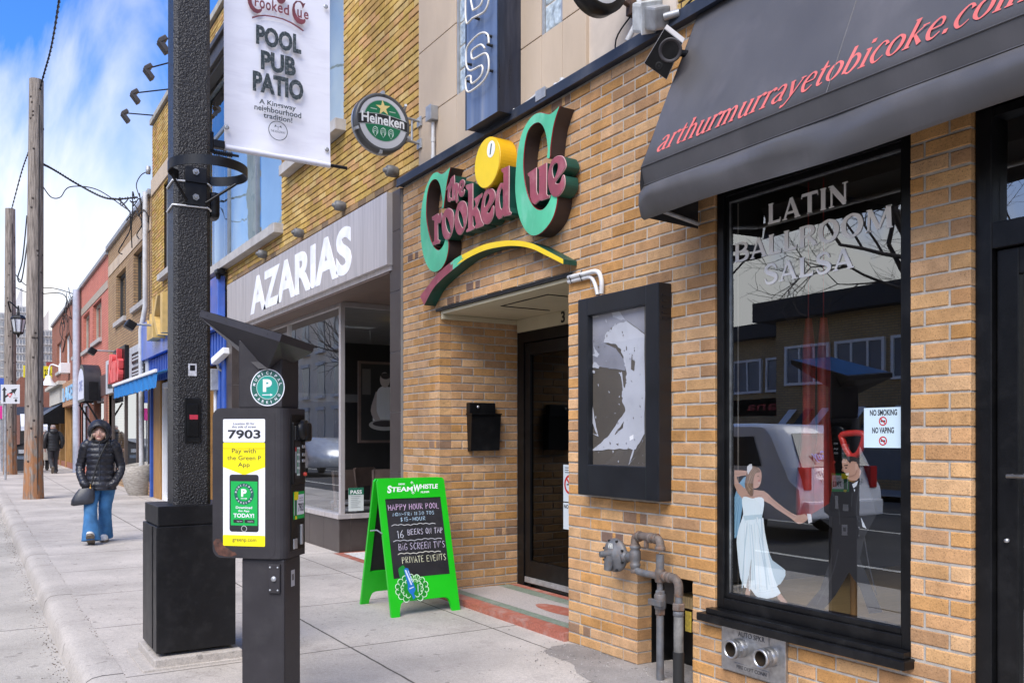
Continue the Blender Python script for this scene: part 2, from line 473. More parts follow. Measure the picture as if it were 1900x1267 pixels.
def text_fit(mb, t, O, U, V, w, h, depth=0.0, mi=0, side=None, c=None, cs=None, bold=0.0, shear=0.0, res=3, font_pts=None):
    """text stretched to a w x h box whose lower left corner is O"""
    cu = bpy.data.curves.new('t', 'FONT'); cu.body = t; cu.size = 1; cu.offset = bold; cu.extrude = 0.5; cu.shear = shear; cu.resolution_u = res
    ob = bpy.data.objects.new('tmp', cu); col.objects.link(ob)
    dg = bpy.context.evaluated_depsgraph_get(); dg.update()
    me = bpy.data.meshes.new_from_object(ob.evaluated_get(dg))
    xs = [v.co.x for v in me.vertices]; ys = [v.co.y for v in me.vertices]
    x0, y0 = min(xs), min(ys); sx, sy = w / (max(xs) - x0), h / (max(ys) - y0)
    O, U, V = Vector(O), Vector(U), Vector(V); Nn = U.cross(V).normalized()
    vs = [O + U * ((v.co.x - x0) * sx) + V * ((v.co.y - y0) * sy) + Nn * ((v.co.z - 0.5) * depth) for v in me.vertices]
    o = len(mb.v)
    keep = []
    for p in me.polygons:
        isside = abs(p.normal.z) < 0.5
        if not depth and (isside or p.normal.z < 0): continue
        mb.f.append([i + o for i in p.vertices]); mb.m.append(side if (isside and side is not None) else mi)
        mb.c.append(cs if (isside and cs) else c); mb.s.append(False)
    mb.v += [tuple(p) for p in vs]
    bpy.data.objects.remove(ob); bpy.data.curves.remove(cu); bpy.data.meshes.remove(me)
    return mb
def YX(px, X=0.0): return onX(px, 800, X).y
def ZX(px, py, X=0.0): return onX(px, py, X).z
# ------------------------------------------------------------------ shared materials
M_mortar = mat('mortar', (0.42, 0.385, 0.335), 0.95, var=0.2, ns=20, bump=0.4, bs=200)
M_brick = brick_mat('orange_brick')
M_ybrick = brick_mat('yellow_brick', speck=(0.09, 0.06, 0.03), amt=0.3, sscale=120)
M_ymortar = mat('dark_mortar', (0.055, 0.035, 0.025), 0.95, var=0.3, ns=10)
M_black = mat('black_paint', (0.005, 0.005, 0.0055), 0.36, var=0.3, ns=5, bump=0.06, bs=120, spec=.3, dirt=(0.03, 0.03, 0.03), dirt_amt=0.3, dirt_scale=9)
M_blackmetal = mat('black_metal', (0.005, 0.005, 0.006), 0.38, var=0.3, ns=8, spec=.35, dirt=(0.035, 0.034, 0.033), dirt_amt=0.3, dirt_scale=14)
M_navy = mat('navy_flashing', (0.02, 0.027, 0.045), 0.45, var=0.2, ns=4, dirt=(0.15, 0.15, 0.16), dirt_amt=0.4)
M_alu = mat('aluminium', (0.42, 0.42, 0.42), 0.36, metal=0.85, var=0.2, ns=25, dirt=(.2,.19,.18), dirt_amt=.5, dirt_scale=20)
M_galv = mat('galvanised_steel', (0.42, 0.43, 0.44), 0.5, metal=0.55, var=0.2, ns=14, dirt=(0.2, 0.18, 0.16), dirt_amt=0.5)
M_pvc = mat('grey_conduit', (0.60, 0.60, 0.60), 0.5, var=0.1, dirt=(0.3, 0.28, 0.25), dirt_amt=0.5, dirt_scale=7)
M_lime = mat('limestone', (0.51, 0.405, 0.30), 0.9, var=0.10, ns=1.6, bump=0.3, bs=260, dirt=(0.33, 0.26, 0.2), dirt_amt=0.45, dirt_scale=1.3, stretch=(1, 1, 0.35))
M_cream = mat('cream_plaster', (0.50, 0.44, 0.30), 0.8, var=0.08, ns=3, bump=0.15, bs=40)
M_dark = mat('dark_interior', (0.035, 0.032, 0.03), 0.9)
M_white = mat('white_paint', (0.78, 0.78, 0.78), 0.5, var=0.05)
M_rubber = mat('black_rubber', (0.012, 0.012, 0.012), 0.7)
M_glass = glass_mat('shop_glass', 0.27, (0.97, 0.98, 0.98), 1.55, 0.015)
M_glass_cafe = glass_mat('cafe_glass', 0.38, (0.97, 0.98, 0.98), 1.55, 0.012)
M_glass_up = glass_mat('upper_glass', 0.22, (0.8, 0.86, 0.87), 1.6, 0.10)
M_glass_dark = glass_mat('door_glass', 0.045, (0.25, 0.26, 0.27), 1.5, 0.01)
M_print = colmat('printed_vinyl', 0.5, var=0.04)
M_wood = mat('stained_wood', (0.36, 0.19, 0.06), 0.55, var=0.25, ns=5, stretch=(6, 6, 0.6))

# ------------------------------------------------------------------ ground
def concrete(name, rgb, joints=(), bump=0.35, dark=(0.24, 0.21, 0.19), dirt_amt=0.7, patches=0.22):
    m, t, b, N, K = newmat(name)
    tc = N.new('ShaderNodeTexCoord'); sp = N.new('ShaderNodeSeparateXYZ'); K(tc.outputs['Object'], sp.inputs[0])
    def noise(sc, det=8, rgh=0.6):
        n = N.new('ShaderNodeTexNoise'); n.inputs['Scale'].default_value = sc; n.inputs['Detail'].default_value = det; n.inputs['Roughness'].default_value = rgh
        K(tc.outputs['Object'], n.inputs['Vector']); return n
    def rng(src, a, b_, c, d):
        r = N.new('ShaderNodeMapRange'); r.inputs['From Min'].default_value = a; r.inputs['From Max'].default_value = b_
        r.inputs['To Min'].default_value = c; r.inputs['To Max'].default_value = d; K(src, r.inputs['Value']); return r.outputs[0]
    def mul(c1, fac):
        mx = N.new('ShaderNodeMix'); mx.data_type = 'RGBA'; mx.blend_type = 'MULTIPLY'; mx.inputs[0].default_value = 1
        K(c1, mx.inputs[6]); K(fac, mx.inputs[7]); return mx.outputs[2]
    def over(c1, fac, rgb2):
        mx = N.new('ShaderNodeMix'); mx.data_type = 'RGBA'; K(fac, mx.inputs[0]); K(c1, mx.inputs[6]); mx.inputs[7].default_value = (*rgb2, 1); return mx.outputs[2]
    base = N.new('ShaderNodeRGB'); base.outputs[0].default_value = (*rgb, 1)
    c = mul(base.outputs[0], rng(noise(0.9, 6).outputs['Fac'], 0.3, 0.7, 1 - patches, 1 + patches))
    c = mul(c, rng(noise(160, 3).outputs['Fac'], 0.3, 0.7, 0.78, 1.2))
    c = mul(c, rng(noise(42, 3).outputs['Fac'], 0.3, 0.7, 0.9, 1.1))
    c = over(c, rng(noise(2.3, 10, 0.72).outputs['Fac'], 0.56, 0.74, 0, dirt_amt), dark)
    c = over(c, rng(noise(23, 2).outputs['Fac'], 0.68, 0.74, 0, 0.6), (0.12, 0.11, 0.10))
    c = over(c, rng(noise(11, 1).outputs['Fac'], 0.72, 0.745, 0, 0.45), (0.10, 0.09, 0.08))
    cr = N.new('ShaderNodeMath'); cr.operation = 'SUBTRACT'; K(noise(0.4, 4, .6).outputs['Fac'], cr.inputs[0]); cr.inputs[1].default_value = .5
    ca = N.new('ShaderNodeMath'); ca.operation = 'ABSOLUTE'; K(cr.outputs[0], ca.inputs[0]); c = over(c, rng(ca.outputs[0], 0.0004, 0.0011, 0.22, 0.0), (0.09, 0.08, 0.07))
    wob = N.new('ShaderNodeMath'); wob.operation = 'MULTIPLY_ADD'; K(noise(5, 4).outputs['Fac'], wob.inputs[0]); wob.inputs[1].default_value = 0.018; wob.inputs[2].default_value = -0.009
    jf = None
    for ax, off, per, wid in joints:
        a = N.new('ShaderNodeMath'); a.operation = 'ADD'; K(sp.outputs[ax], a.inputs[0]); K(wob.outputs[0], a.inputs[1])
        s = N.new('ShaderNodeMath'); s.operation = 'SUBTRACT'; K(a.outputs[0], s.inputs[0]); s.inputs[1].default_value = off - per / 2
        mo = N.new('ShaderNodeMath'); mo.operation = 'FLOORED_MODULO'; K(s.outputs[0], mo.inputs[0]); mo.inputs[1].default_value = per
        d = N.new('ShaderNodeMath'); d.operation = 'SUBTRACT'; K(mo.outputs[0], d.inputs[0]); d.inputs[1].default_value = per / 2
        ab = N.new('ShaderNodeMath'); ab.operation = 'ABSOLUTE'; K(d.outputs[0], ab.inputs[0])
        f = rng(ab.outputs[0], wid * 0.5, wid, 1.0, 0.0)
        if jf is None: jf = f
        else:
            mxx = N.new('ShaderNodeMath'); mxx.operation = 'MAXIMUM'; K(jf, mxx.inputs[0]); K(f, mxx.inputs[1]); jf = mxx.outputs[0]
    if jf is not None:
        c = over(c, jf, (0.085, 0.075, 0.065))
    K(c, b.inputs['Base Color']); b.inputs['Roughness'].default_value = 0.9; b.inputs['Specular IOR Level'].default_value = 0.3
    bp = N.new('ShaderNodeBump'); bp.inputs['Strength'].default_value = bump; bp.inputs['Distance'].default_value = 0.01
    K(noise(95, 4).outputs['Fac'], bp.inputs['Height']); K(bp.outputs[0], b.inputs['Normal'])
    return m
M_walk = concrete('pavement_concrete', (0.44, 0.398, 0.355), joints=(('X', -1.38, 50, 0.010), ('X', -0.24, 60, 0.008), ('Y', 5.7, 1.55, 0.009)))
M_kerb = concrete('kerb_concrete', (0.41, 0.372, 0.33), joints=(('Y', 8.9, 3.1, 0.012),), patches=0.18)
M_road = concrete('road_surface', (0.42, 0.385, 0.335), joints=(('Y', 8.2, 6.5, 0.010),), bump=0.6, dirt_amt=0.35, patches=0.22)
M_asph = concrete('asphalt', (0.06, 0.058, 0.056), bump=0.8, dark=(0.035, 0.035, 0.035))
M_patch = concrete('rough_asphalt_patch', (0.29, 0.265, 0.245), bump=1.0, dirt_amt=0.6, patches=0.35)
M_dirt = concrete('gutter_grit', (0.16, 0.13, 0.105), bump=1.0, dirt_amt=0.5)

mb = MB(); mb.quad((-900, -900, -0.6), (900, -900, -0.6), (900, 1500, -0.6), (-900, 1500, -0.6))
tag(mb.build('ground', concrete('distant_ground', (0.25, 0.24, 0.22))), kind='structure')
def strip(name, x0, x1, y0, y1, dz, m, n=1):
    mb = MB()
    mb.quad((x0, y0, gz(y0) + dz), (x1, y0, gz(y0) + dz), (x1, y1, gz(y1) + dz), (x0, y1, gz(y1) + dz))
    return tag(mb.build(name, m), kind='structure')
strip('pavement', -2.825, 14.0, -8, 95, 0.0, M_walk)
# the kerb and its worn rounded nose, as one swept profile
mb = MB()
prof = [(-2.83, -0.004), (-2.83, -0.02), (-2.81, 0.002), (-2.93, 0.004), (-2.985, -0.004), (-3.015, -0.022), (-3.032, -0.05), (-3.055, -0.15), (-3.055, -0.25)][2:]
ys = [-8 + 0.35 * i for i in range(190)] + [59 + 4 * i for i in range(10)]
rg = random.Random(3)
pr = []
for y in ys:
    w = rg.uniform(-.009, .009)
    pr.append([(x + (w if x < -2.9 else 0), y, gz(y) + z + (w * .6 if z > -0.1 else 0)) for x, z in prof])
n = len(prof); vs = [p for r_ in pr for p in r_]
fs = [(i * n + k, (i + 1) * n + k, (i + 1) * n + k + 1, i * n + k + 1) for i in range(len(ys) - 1) for k in range(n - 1)]
mb.add(vs, fs, 0, None, True)
tag(mb.build('kerb', M_kerb), kind='structure')
strip('road', -4.5, -3.045, -8, 95, -0.135, M_road)
strip('far_lane', -15.2, -4.5, -30, 140, -0.137, M_asph)
mb = MB()
for x in (-5.6, -9.2, -12.3):
    mb.quad((x, -10, gz(-10) - .131), (x + .12, -10, gz(-10) - .131), (x + .12, 95, gz(95) - .131), (x, 95, gz(95) - .131))
tag(mb.build('lane_markings', mat('road_paint', (0.6, 0.58, 0.5), 0.8, var=0.2, dirt=(.1, .1, .1), dirt_amt=.6)), kind='structure')
strip('far_pavement', -40, -15.2, -30, 140, 0.0, M_walk)
mb = MB()
for i in range(1500):                                   # grit that gathers against the kerb
    y = rg.uniform(-1, 26); x = -3.06 - abs(rg.gauss(0, .05)); r_ = rg.uniform(.002, .008) * (1.6 if rg.random() < .06 else 1)
    z = gz(y) - .134
    a = rg.uniform(0, 6.28)
    mb.add([(x + r_ * math.cos(a + k * 2.1) * rg.uniform(.6, 1.3), y + r_ * math.sin(a + k * 2.1) * rg.uniform(.6, 1.3), z + (r_ * .7 if k == 3 else 0)) if k < 3 else (x, y, z + r_ * .8) for k in range(4)], [(0, 1, 3), (1, 2, 3), (2, 0, 3)])
for i in range(500):
    y = rg.uniform(3, 24); x = -2.825 + rg.gauss(0, .012); r_ = rg.uniform(.003, .008); z = gz(y) + .001; a = rg.uniform(0, 6.28)
    mb.add([(x + r_ * math.cos(a + k * 2.1), y + r_ * math.sin(a + k * 2.1), z) for k in range(3)] + [(x, y, z + r_ * .7)], [(0, 1, 3), (1, 2, 3), (2, 0, 3)])
tag(mb.build('gutter_grit', M_dirt), kind='stuff')
# rough patch of asphalt in front of the gas pipes, with a ragged outline
mb = MB()
pts = smooth([(-.02, 5.02), (-.30, 4.90), (-.34, 4.55), (-.46, 4.25), (-.42, 3.7), (-.5, 3.2), (-.30, 2.7), (.0, 2.6), (.24, 3.6), (.25, 4.3), (.05, 4.6)], 6)
pts = [(x + rg.uniform(-.012, .012), y + rg.uniform(-.012, .012)) for x, y in pts]
mb.shape([[(x, y) for x, y in pts]], (0, 0, gz(4) + .004), (1, 0, 0), (0, 1, 0))
tag(mb.build('asphalt_patch', M_patch), kind='structure')
mb = MB()
for i in range(900):
    x, y = rg.uniform(-.55, .2), rg.uniform(2.6, 5.1)
    r_ = rg.uniform(.002, .007); a = rg.uniform(0, 6.28); z = gz(y) + .004
    mb.add([(x + r_ * math.cos(a + k * 2.1), y + r_ * math.sin(a + k * 2.1), z) for k in range(3)] + [(x, y, z + r_ * .7)], [(0, 1, 3), (1, 2, 3), (2, 0, 3)], i % 2)
tag(mb.build('loose_gravel', [mat('gravel_pale', (.42, .4, .37), .9), mat('gravel_dark', (.14, .13, .12), .9)]), kind='stuff')
# ------------------------------------------------------------------ the brick club building
PAL = [(0.53, 0.30, 0.13), (0.56, 0.33, 0.15), (0.51, 0.275, 0.105), (0.58, 0.355, 0.18), (0.53, 0.30, 0.14), (0.46, 0.25, 0.11), (0.56, 0.34, 0.18), (0.50, 0.26, 0.09), (0.54, 0.32, 0.16), (0.42, 0.24, 0.12)]
club = thing('brick_building', (0, 4, 0), 'orange brick pub frontage with a recessed doorway, pale limestone above, right of the cafe', 'building')
H_WIN = (2.40, 3.62, 0.45, 2.86); H_DOOR = (-1.0, 2.12, -0.1, 2.95); H_PIT = (3.80, 4.30, -0.1, 0.62); H_REC = (5.05, 7.05, -0.1, 2.62)
holes = [H_WIN, H_DOOR, H_PIT, H_REC]
mb = MB()
brick_field(mb, (0, 0, -0.07), (0, 1, 0), (-1, 0, 0), -2.0, 7.82, 0, 3.99, [(a, b, c + .07, d + .07) for a, b, c, d in holes], PAL, seed=5, deep=0.12)
wall_sheet(mb, 'x', 0.006, -2.0, 7.815, -0.1, 3.9, holes, 1)
for y, s in ((2.12, 1), (2.40, -1), (3.62, 1), (3.80, -1), (4.30, 1)):          # mortar in the returns of the openings
    z0, z1 = (-.1, 2.95) if y == 2.12 else ((.45, 2.86) if y in (2.40, 3.62) else (-.1, .62))
    yy = y + .004 * s
    mb.quad((.008, yy, z0), (.2, yy, z0), (.2, yy, z1), (.008, yy, z1), 1)
mb.quad((.008, 3.8, .624), (.008, 4.3, .624), (.3, 4.3, .624), (.3, 3.8, .624), 1)
mb.quad((0.008, 7.812, -.1), (.3, 7.812, -.1), (.3, 7.812, 3.9), (.008, 7.812, 3.9), 1)
# side walls of the recess
brick_field(mb, (0.125, 7.05, -0.07), (1, 0, 0), (0, -1, 0), 0, 0.71, 0, 2.66, [], PAL, seed=11, deep=0.05)
mb.quad((.0, 7.056, -.1), (1.0, 7.056, -.1), (1.0, 7.056, 2.6), (.0, 7.056, 2.6), 1)
brick_field(mb, (0.84, 5.05, -0.07), (-1, 0, 0), (0, 1, 0), 0, 0.71, 0, 2.66, [], PAL, seed=12, deep=0.05)
mb.quad((1.0, 5.044, -.1), (.0, 5.044, -.1), (.0, 5.044, 2.6), (1.0, 5.044, 2.6), 1)
mb.build('wall', [M_brick, M_mortar], club)
# steel lintel over the recess, and over the pit
mb = MB(); mb.box(-0.012, 0.12, 5.0, 7.10, 2.588, 2.612, bev=0)
mb.build('lintel', M_blackmetal, club)
# soffit, header and the house number
mb = MB()
mb.box(0.01, 0.86, 5.06, 7.04, 2.560, 2.586)
mb.box(0.012, 0.85, 7.005, 7.043, 2.515, 2.559, bev=.006)
mb.box(0.80, 0.86, 5.06, 7.0, 2.44, 2.558)
mb.build('soffit', M_cream, club)
mb = MB()
for x0, x1, y0, y1 in ((.2, .7, 5.6, 5.612), (.2, .7, 6.3, 6.312), (.2, .212, 5.612, 6.3)):
    mb.box(x0, x1, y0, y1, 2.554, 2.559)
mb.build('soffit_hatch', M_blackmetal, club)
p = onX(1045, 591, .80)
mb = MB(); mb.text('3', (0.795, p.y, 2.455), XU, ZV, .135, .008, bold=.02)
mb.build('house_number', M_blackmetal, club)
# terrazzo doorstep: red border, green band, grey field, red oval
M_tred = mat('terrazzo_red', (0.36, 0.115, 0.075), 0.6, var=0.25, ns=60, dirt=(.45, .36, .32), dirt_amt=.6, dirt_scale=6)
M_tgreen = mat('terrazzo_green', (0.18, 0.22, 0.17), 0.6, var=0.35, ns=90, dirt=(.4, .38, .35), dirt_amt=.5, dirt_scale=8)
M_tgrey = mat('terrazzo_grey', (0.40, 0.36, 0.34), 0.6, var=0.3, ns=110)
mb = MB(); T = gz(6) + .055
mb.box(-0.03, 0.82, 5.06, 7.04, -.1, T, 0)
def tz(x0, x1, y0, y1, z, mi): mb.quad((x0, y0, z), (x1, y0, z), (x1, y1, z), (x0, y1, z), mi)
tz(.095, .82, 5.08, 7.03, T + .001, 1); tz(.19, .70, 5.08, 7.03, T + .002, 2); tz(.60, .70, 5.08, 7.03, T + .0025, 1)
tz(.735, .815, 5.08, 7.03, T + .0026, 0)
mb.shape([ell(.42, 5.75, .105, .32, 28)], (0, 0, T + .0034), (1, 0, 0), (0, 1, 0), 0, 0)
mb.build('doorstep', [M_tred, M_tgreen, M_tgrey], club)
# the black pub door in the recess
DX = 0.83
dr = MB()
dr.box(DX, DX + .06, 5.06, 5.16, T, 2.44); dr.box(DX, DX + .06, 6.93, 7.04, T, 2.44); dr.box(DX, DX + .06, 5.16, 6.93, 2.34, 2.44); dr.box(DX, DX + .06, 5.94, 6.0, T, 2.34)
f = dr.build('door_frame', M_black, club)
for y0, y1 in ((5.17, 5.935), (6.005, 6.92)):
    d = MB(); w = .085
    d.box(DX + .01, DX + .05, y0, y0 + w, T + .02, 2.33, bev=.004); d.box(DX + .01, DX + .05, y1 - w, y1, T + .02, 2.33, bev=.004)
    d.box(DX + .01, DX + .05, y0 + w, y1 - w, 2.22, 2.33, bev=.004); d.box(DX + .01, DX + .05, y0 + w, y1 - w, T + .02, T + .24, bev=.004)
    door = d.build('door', M_black, club)
    g = MB(); g.quad((DX + .03, y1 - w, T + .24), (DX + .03, y0 + w, T + .24), (DX + .03, y0 + w, 2.22), (DX + .03, y1 - w, 2.22)); g.build('glass', M_glass_dark, door)
    k = MB(); k.box(DX - .002, DX + .008, y0 + .01, y1 - .01, T + .035, T + .085); 
    for q in range(5): k.ball((DX - .003, y0 + .08 + q * (y1 - y0 - .16) / 4, T + .06), .006, 5)
    k.build('kick_strip', M_galv, door)
    k = MB(); k.tube([(DX - .03, y0 + .045, 1.0), (DX - .03, y0 + .045, 1.3)], .012, 8); k.build('handle', M_blackmetal, door)
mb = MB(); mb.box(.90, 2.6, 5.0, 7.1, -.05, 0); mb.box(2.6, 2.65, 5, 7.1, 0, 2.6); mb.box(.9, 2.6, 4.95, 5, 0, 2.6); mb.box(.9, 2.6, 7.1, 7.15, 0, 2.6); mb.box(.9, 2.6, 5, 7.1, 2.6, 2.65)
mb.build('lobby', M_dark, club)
# black boxes paint the dark of the void behind the gas pipes
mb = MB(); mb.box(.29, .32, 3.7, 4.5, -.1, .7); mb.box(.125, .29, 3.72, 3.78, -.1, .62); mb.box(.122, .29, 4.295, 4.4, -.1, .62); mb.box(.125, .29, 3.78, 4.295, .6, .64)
mb.build('pit_shade', M_black, club)
# the flashing that caps the brick
mb = MB()
mb.box(-.055, .03, -2, 7.86, 3.905, 3.975, bev=.006); mb.box(-.062, -.04, -2, 7.86, 3.895, 3.915)
mb.build('flashing', M_navy, club)
# limestone upper storey with two strips of glass block; joints are real gaps
up = MB(); ZT = 7.6
cols = [(6.78, 7.54), (5.44, 6.22), (4.88, 5.17)]
rows = [(3.96, 4.455), (4.463, 5.09), (5.098, 5.8), (5.808, 6.5), (6.508, ZT)]
for a, b in cols:
    for i, (c, d) in enumerate(rows):
        up.box(.03, .3, a + .003, b - .003, c, d, bev=.004)
for a, b in ((6.22, 6.78), (5.17, 5.44)): up.box(.03, .3, a + .001, b - .001, 3.96, 4.455, bev=.003)
for a, b in ((4.12, 4.84),):
    for c, d in rows: up.box(.075, .3, a, b - .003, c, d, bev=.004)
up.box(.058, .3, 4.0, 7.545, 3.9, ZT, 1)
up.box(.10, .28, 4.838, 4.882, 3.96, ZT, 1)
up.build('upper_wall', [M_lime, mat('pale_joint', (0.56, 0.48, 0.40), .9)], club)
M_gblock = mat('glass_block', (0.42, 0.48, 0.50), 0.08, var=0.5, ns=18, bump=0.9, bs=22, spec=1.0)
for a, b in ((6.24, 6.76), (5.19, 5.42)):
    w = MB(); 
    n = 2 if b - a > .4 else 1
    for k in range(14):
        for q in range(n):
            s = (b - a) / n
            w.box(.05, .12, a + q * s + .006, a + (q + 1) * s - .006, 4.47 + k * .205, 4.47 + k * .205 + .194, bev=.012)
    wo = w.build('glass_block_window', M_gblock, club)
    fr = MB(); fr.box(.036, .055, a - .016, a + .004, 4.457, ZT); fr.box(.036, .055, b - .004, b + .016, 4.457, ZT); fr.build('frame', M_galv, wo)
# yellow brick right of the limestone
PALY = [(0.50, 0.33, 0.09), (0.54, 0.365, 0.12), (0.46, 0.29, 0.075), (0.55, 0.385, 0.15), (0.50, 0.315, 0.10), (0.42, 0.26, 0.085), (0.52, 0.30, 0.125)]
PALM = [(0.36, 0.25, 0.09), (0.28, 0.2, 0.1), (0.42, 0.29, 0.1)]
mb = MB(); brick_field(mb, (.07, 0, 3.96), (0, 1, 0), (-1, 0, 0), -2, 4.1, 0, 2.5, [], PALM, seed=8, mi=0)
mb.quad((.078, 4.1, 3.9), (.078, -2, 3.9), (.078, -2, 6.5), (.078, 4.1, 6.5), 1)
mb.build('upper_brick', [M_ybrick, M_ymortar], club)

# ---- studio window: frame, sill, glass, room behind it
mb = MB(); y0, y1, z0, z1 = H_WIN
FX0 = 0.015
def frame(mb, x0, x1, y0, y1, z0, z1, w, bw=None, tw=None):
    bw = bw or w; tw = tw or w
    mb.box(x0, x1, y0, y0 + w, z0, z1, bev=.004); mb.box(x0, x1, y1 - w, y1, z0, z1, bev=.004)
    mb.box(x0, x1, y0 + w, y1 - w, z0, z0 + bw, bev=.004); mb.box(x0, x1, y0 + w, y1 - w, z1 - tw, z1, bev=.004)
frame(mb, FX0, .12, y0 + .004, y1 - .004, z0 + .03, z1, .05, .06, .05)
frame(mb, FX0 + .02, .11, y0 + .05, y1 - .05, z0 + .09, z1 - .05, .022, .03, .03)
win = mb.build('window', M_black, club)
mb = MB(); mb.box(-.075, .1, y0 - .02, y1 + .07, z0 - .045, z0 + .0, bev=.006); mb.box(-.05, .1, y0 - .0, y1 + .02, z0, z0 + .03, bev=.004)
mb.build('sill', M_black, win)
mb = MB(); mb.quad((.055, y1 - .07, z0 + .12), (.055, y0 + .07, z0 + .12), (.055, y0 + .07, z1 - .08), (.055, y1 - .07, z1 - .08)); mb.build('glass', M_glass, win)
mb = MB()
for a, b in ((y0 + .068, y0 + .074), (y1 - .074, y1 - .068)): mb.box(.045, .053, a, b, z0 + .12, z1 - .08)
mb.box(.045, .053, y0 + .074, y1 - .074, z1 - .086, z1 - .08)
mb.build('glazing_bead', M_alu, win)
M_floor = mat('wood_floor', (0.36, 0.25, 0.11), 0.4, var=0.3, ns=10, stretch=(0.6, 14, 1))
rm = MB()
rm.box(.13, 5, 2.25, 4.1, .40, .47, 0); rm.box(5, 5.1, -1.5, 4.2, .4, 3.4, 1); rm.box(.14, 5, 4.1, 4.2, .4, 3.4, 1); rm.box(.14, 5, 2.15, 2.25, .4, 3.4, 1); rm.box(.14, 5.0, 2.25, 4.1, 3.2, 3.3, 2)
rm.box(1.2, 1.45, 2.9, 3.15, .47, 3.2, 1); rm.box(.13, .16, 2.25, 4.1, 2.86, 3.2, 1)
room = rm.build('studio_room', [M_floor, M_dark, mat('grey_ceiling', (.10, .095, .09), .9)], club)

# ---- studio door at the right edge
mb = MB(); a, b = 0.9, 2.12
frame(mb, .03, .16, a, b - .004, -.05, 2.93, .07)
mb.box(.03, .16, a + .07, b - .074, 2.24, 2.35, bev=.004)
mb.box(.045, .15, a + .07, b - .074, 2.80, 2.835)
df = mb.build('door_frame', M_black, club)
mb = MB(); frame(mb, .055, .11, a + .08, b - .082, .02, 2.235, .09, .2, .11); dd = mb.build('door', M_black, club)
mb = MB(); mb.quad((.075, b - .17, .21), (.075, a + .17, .21), (.075, a + .17, 2.13), (.075, b - .17, 2.13)); mb.build('glass', M_glass, dd)
mb = MB(); mb.quad((.09, b - .075, 2.352), (.09, a + .075, 2.352), (.09, a + .075, 2.8), (.09, b - .075, 2.8)); mb.build('glass', M_glass, df)
mb = MB(); mb.tube([(.05, b - .15, 1.29), (.005, b - .15, 1.29), (.005, a + .2, 1.29), (.03, a + .2, 1.29)], .009, 8); mb.build('handle', M_alu, dd)
mb = MB(); mb.lathe([(.0, -.012), (.017, -.012), (.02, 0)], (.056, b - .125, 1.02), (-1, 0, 0), 16); mb.lathe([(0, .014), (.008, .014), (.01, 0)], (.056, b - .125, 1.02), (-1, 0, 0), 10); mb.build('lock', M_alu, dd)
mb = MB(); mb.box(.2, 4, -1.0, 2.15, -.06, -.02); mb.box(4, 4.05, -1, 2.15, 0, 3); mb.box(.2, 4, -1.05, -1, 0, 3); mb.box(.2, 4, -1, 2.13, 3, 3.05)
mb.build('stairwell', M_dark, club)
# ------------------------------------------------------------------ the yellow brick building: cafe, offices, blue shop
ybld = thing('yellow_brick_building', (0, 14, 0), 'long yellow brick building with big upper windows, above the cafe and the blue shop', 'building')
Y0, Y1, ZT = 7.545, 21.7, 8.72
WU1 = (9.50, 11.45, 5.06, 8.1); WU2 = (11.83, 16.6, 4.36, 7.65); WU3 = (17.6, 20.3, 5.0, 7.0)
hl = [WU1, WU2, WU3]
mb = MB()
brick_field(mb, (.03, 0, 3.90), (0, 1, 0), (-1, 0, 0), Y0, Y1, 0, ZT - 3.92, [(a, b, c - 3.9, d - 3.9) for a, b, c, d in hl], PALY, seed=21, deep=.04, split=False, H_=.0735, L_=.232, j=.011)
wall_sheet(mb, 'x', .040, Y0, Y1, 3.88, ZT - .02, hl, 1)
for a, b, c, d in hl:
    mb.quad((.04, a, c), (.25, a, c), (.25, a, d), (.04, a, d), 1); mb.quad((.04, b, c), (.25, b, c), (.25, b, d), (.04, b, d), 1)
mb.quad((.04, Y1, 0), (8, Y1, 0), (8, Y1, ZT - .02), (.04, Y1, ZT - .02), 1); mb.quad((.04, Y0, ZT - .02), (8, Y0, ZT - .02), (8, Y1, ZT - .02), (.04, Y1, ZT - .02), 1)
mb.quad((.4, 21.69, -.1), (.4, 14.3, -.1), (.4, 14.3, 3.9), (.4, 21.69, 3.9), 1)
mb.build('wall', [M_ybrick, M_ymortar], ybld)
# dirty brown courses just above the shop sign, as in the photo: stained bricks of their own colour
mb = MB(); brick_field(mb, (.022, 0, 3.90), (0, 1, 0), (-1, 0, 0), Y0 + .0, 14.4, 0, .147, [], [(0.24, .16, .09), (.3, .19, .1), (.2, .14, .09), (.33, .23, .12)], seed=33, deep=.03, split=False, H_=.0735, L_=.232, j=.011)
mb.build('stained_course', M_ybrick, ybld)
mb = MB(); mb.box(-.03, .35, Y0, Y1 + .02, ZT - .02, ZT + .10, bev=.01); mb.build('parapet_cap', mat('parapet_stone', (.36, .34, .30), .85, var=.2), ybld)
mb = MB(); mb.box(.0, .06, 17.0, Y1 + .01, 7.05, 7.42, bev=.006); mb.build('stone_band', M_lime, ybld)
mb = MB()
mb.box(-.16, .06, 11.7, 16.8, 7.66, 7.95, bev=.01); mb.box(-.21, .06, 11.65, 16.85, 7.88, 7.97, bev=.008); mb.box(-.10, .05, 11.75, 16.7, 7.60, 7.66)
mb.build('cornice', mat('dark_cornice', (.05, .045, .043), .5, var=.2), ybld)
M_sill = mat('grey_sill', (.42, .40, .38), .75, var=.15, ns=5, dirt=(.25, .22, .2), dirt_amt=.5)
M_upframe = mat('pale_window_frame', (.22, .235, .25), .4, metal=.4)
M_skyrefl = mat('pale_pane_reflection', (.60, .66, .68), .9, var=.15, ns=.8)  # pale tone put behind the panes in place of bright sky reflection
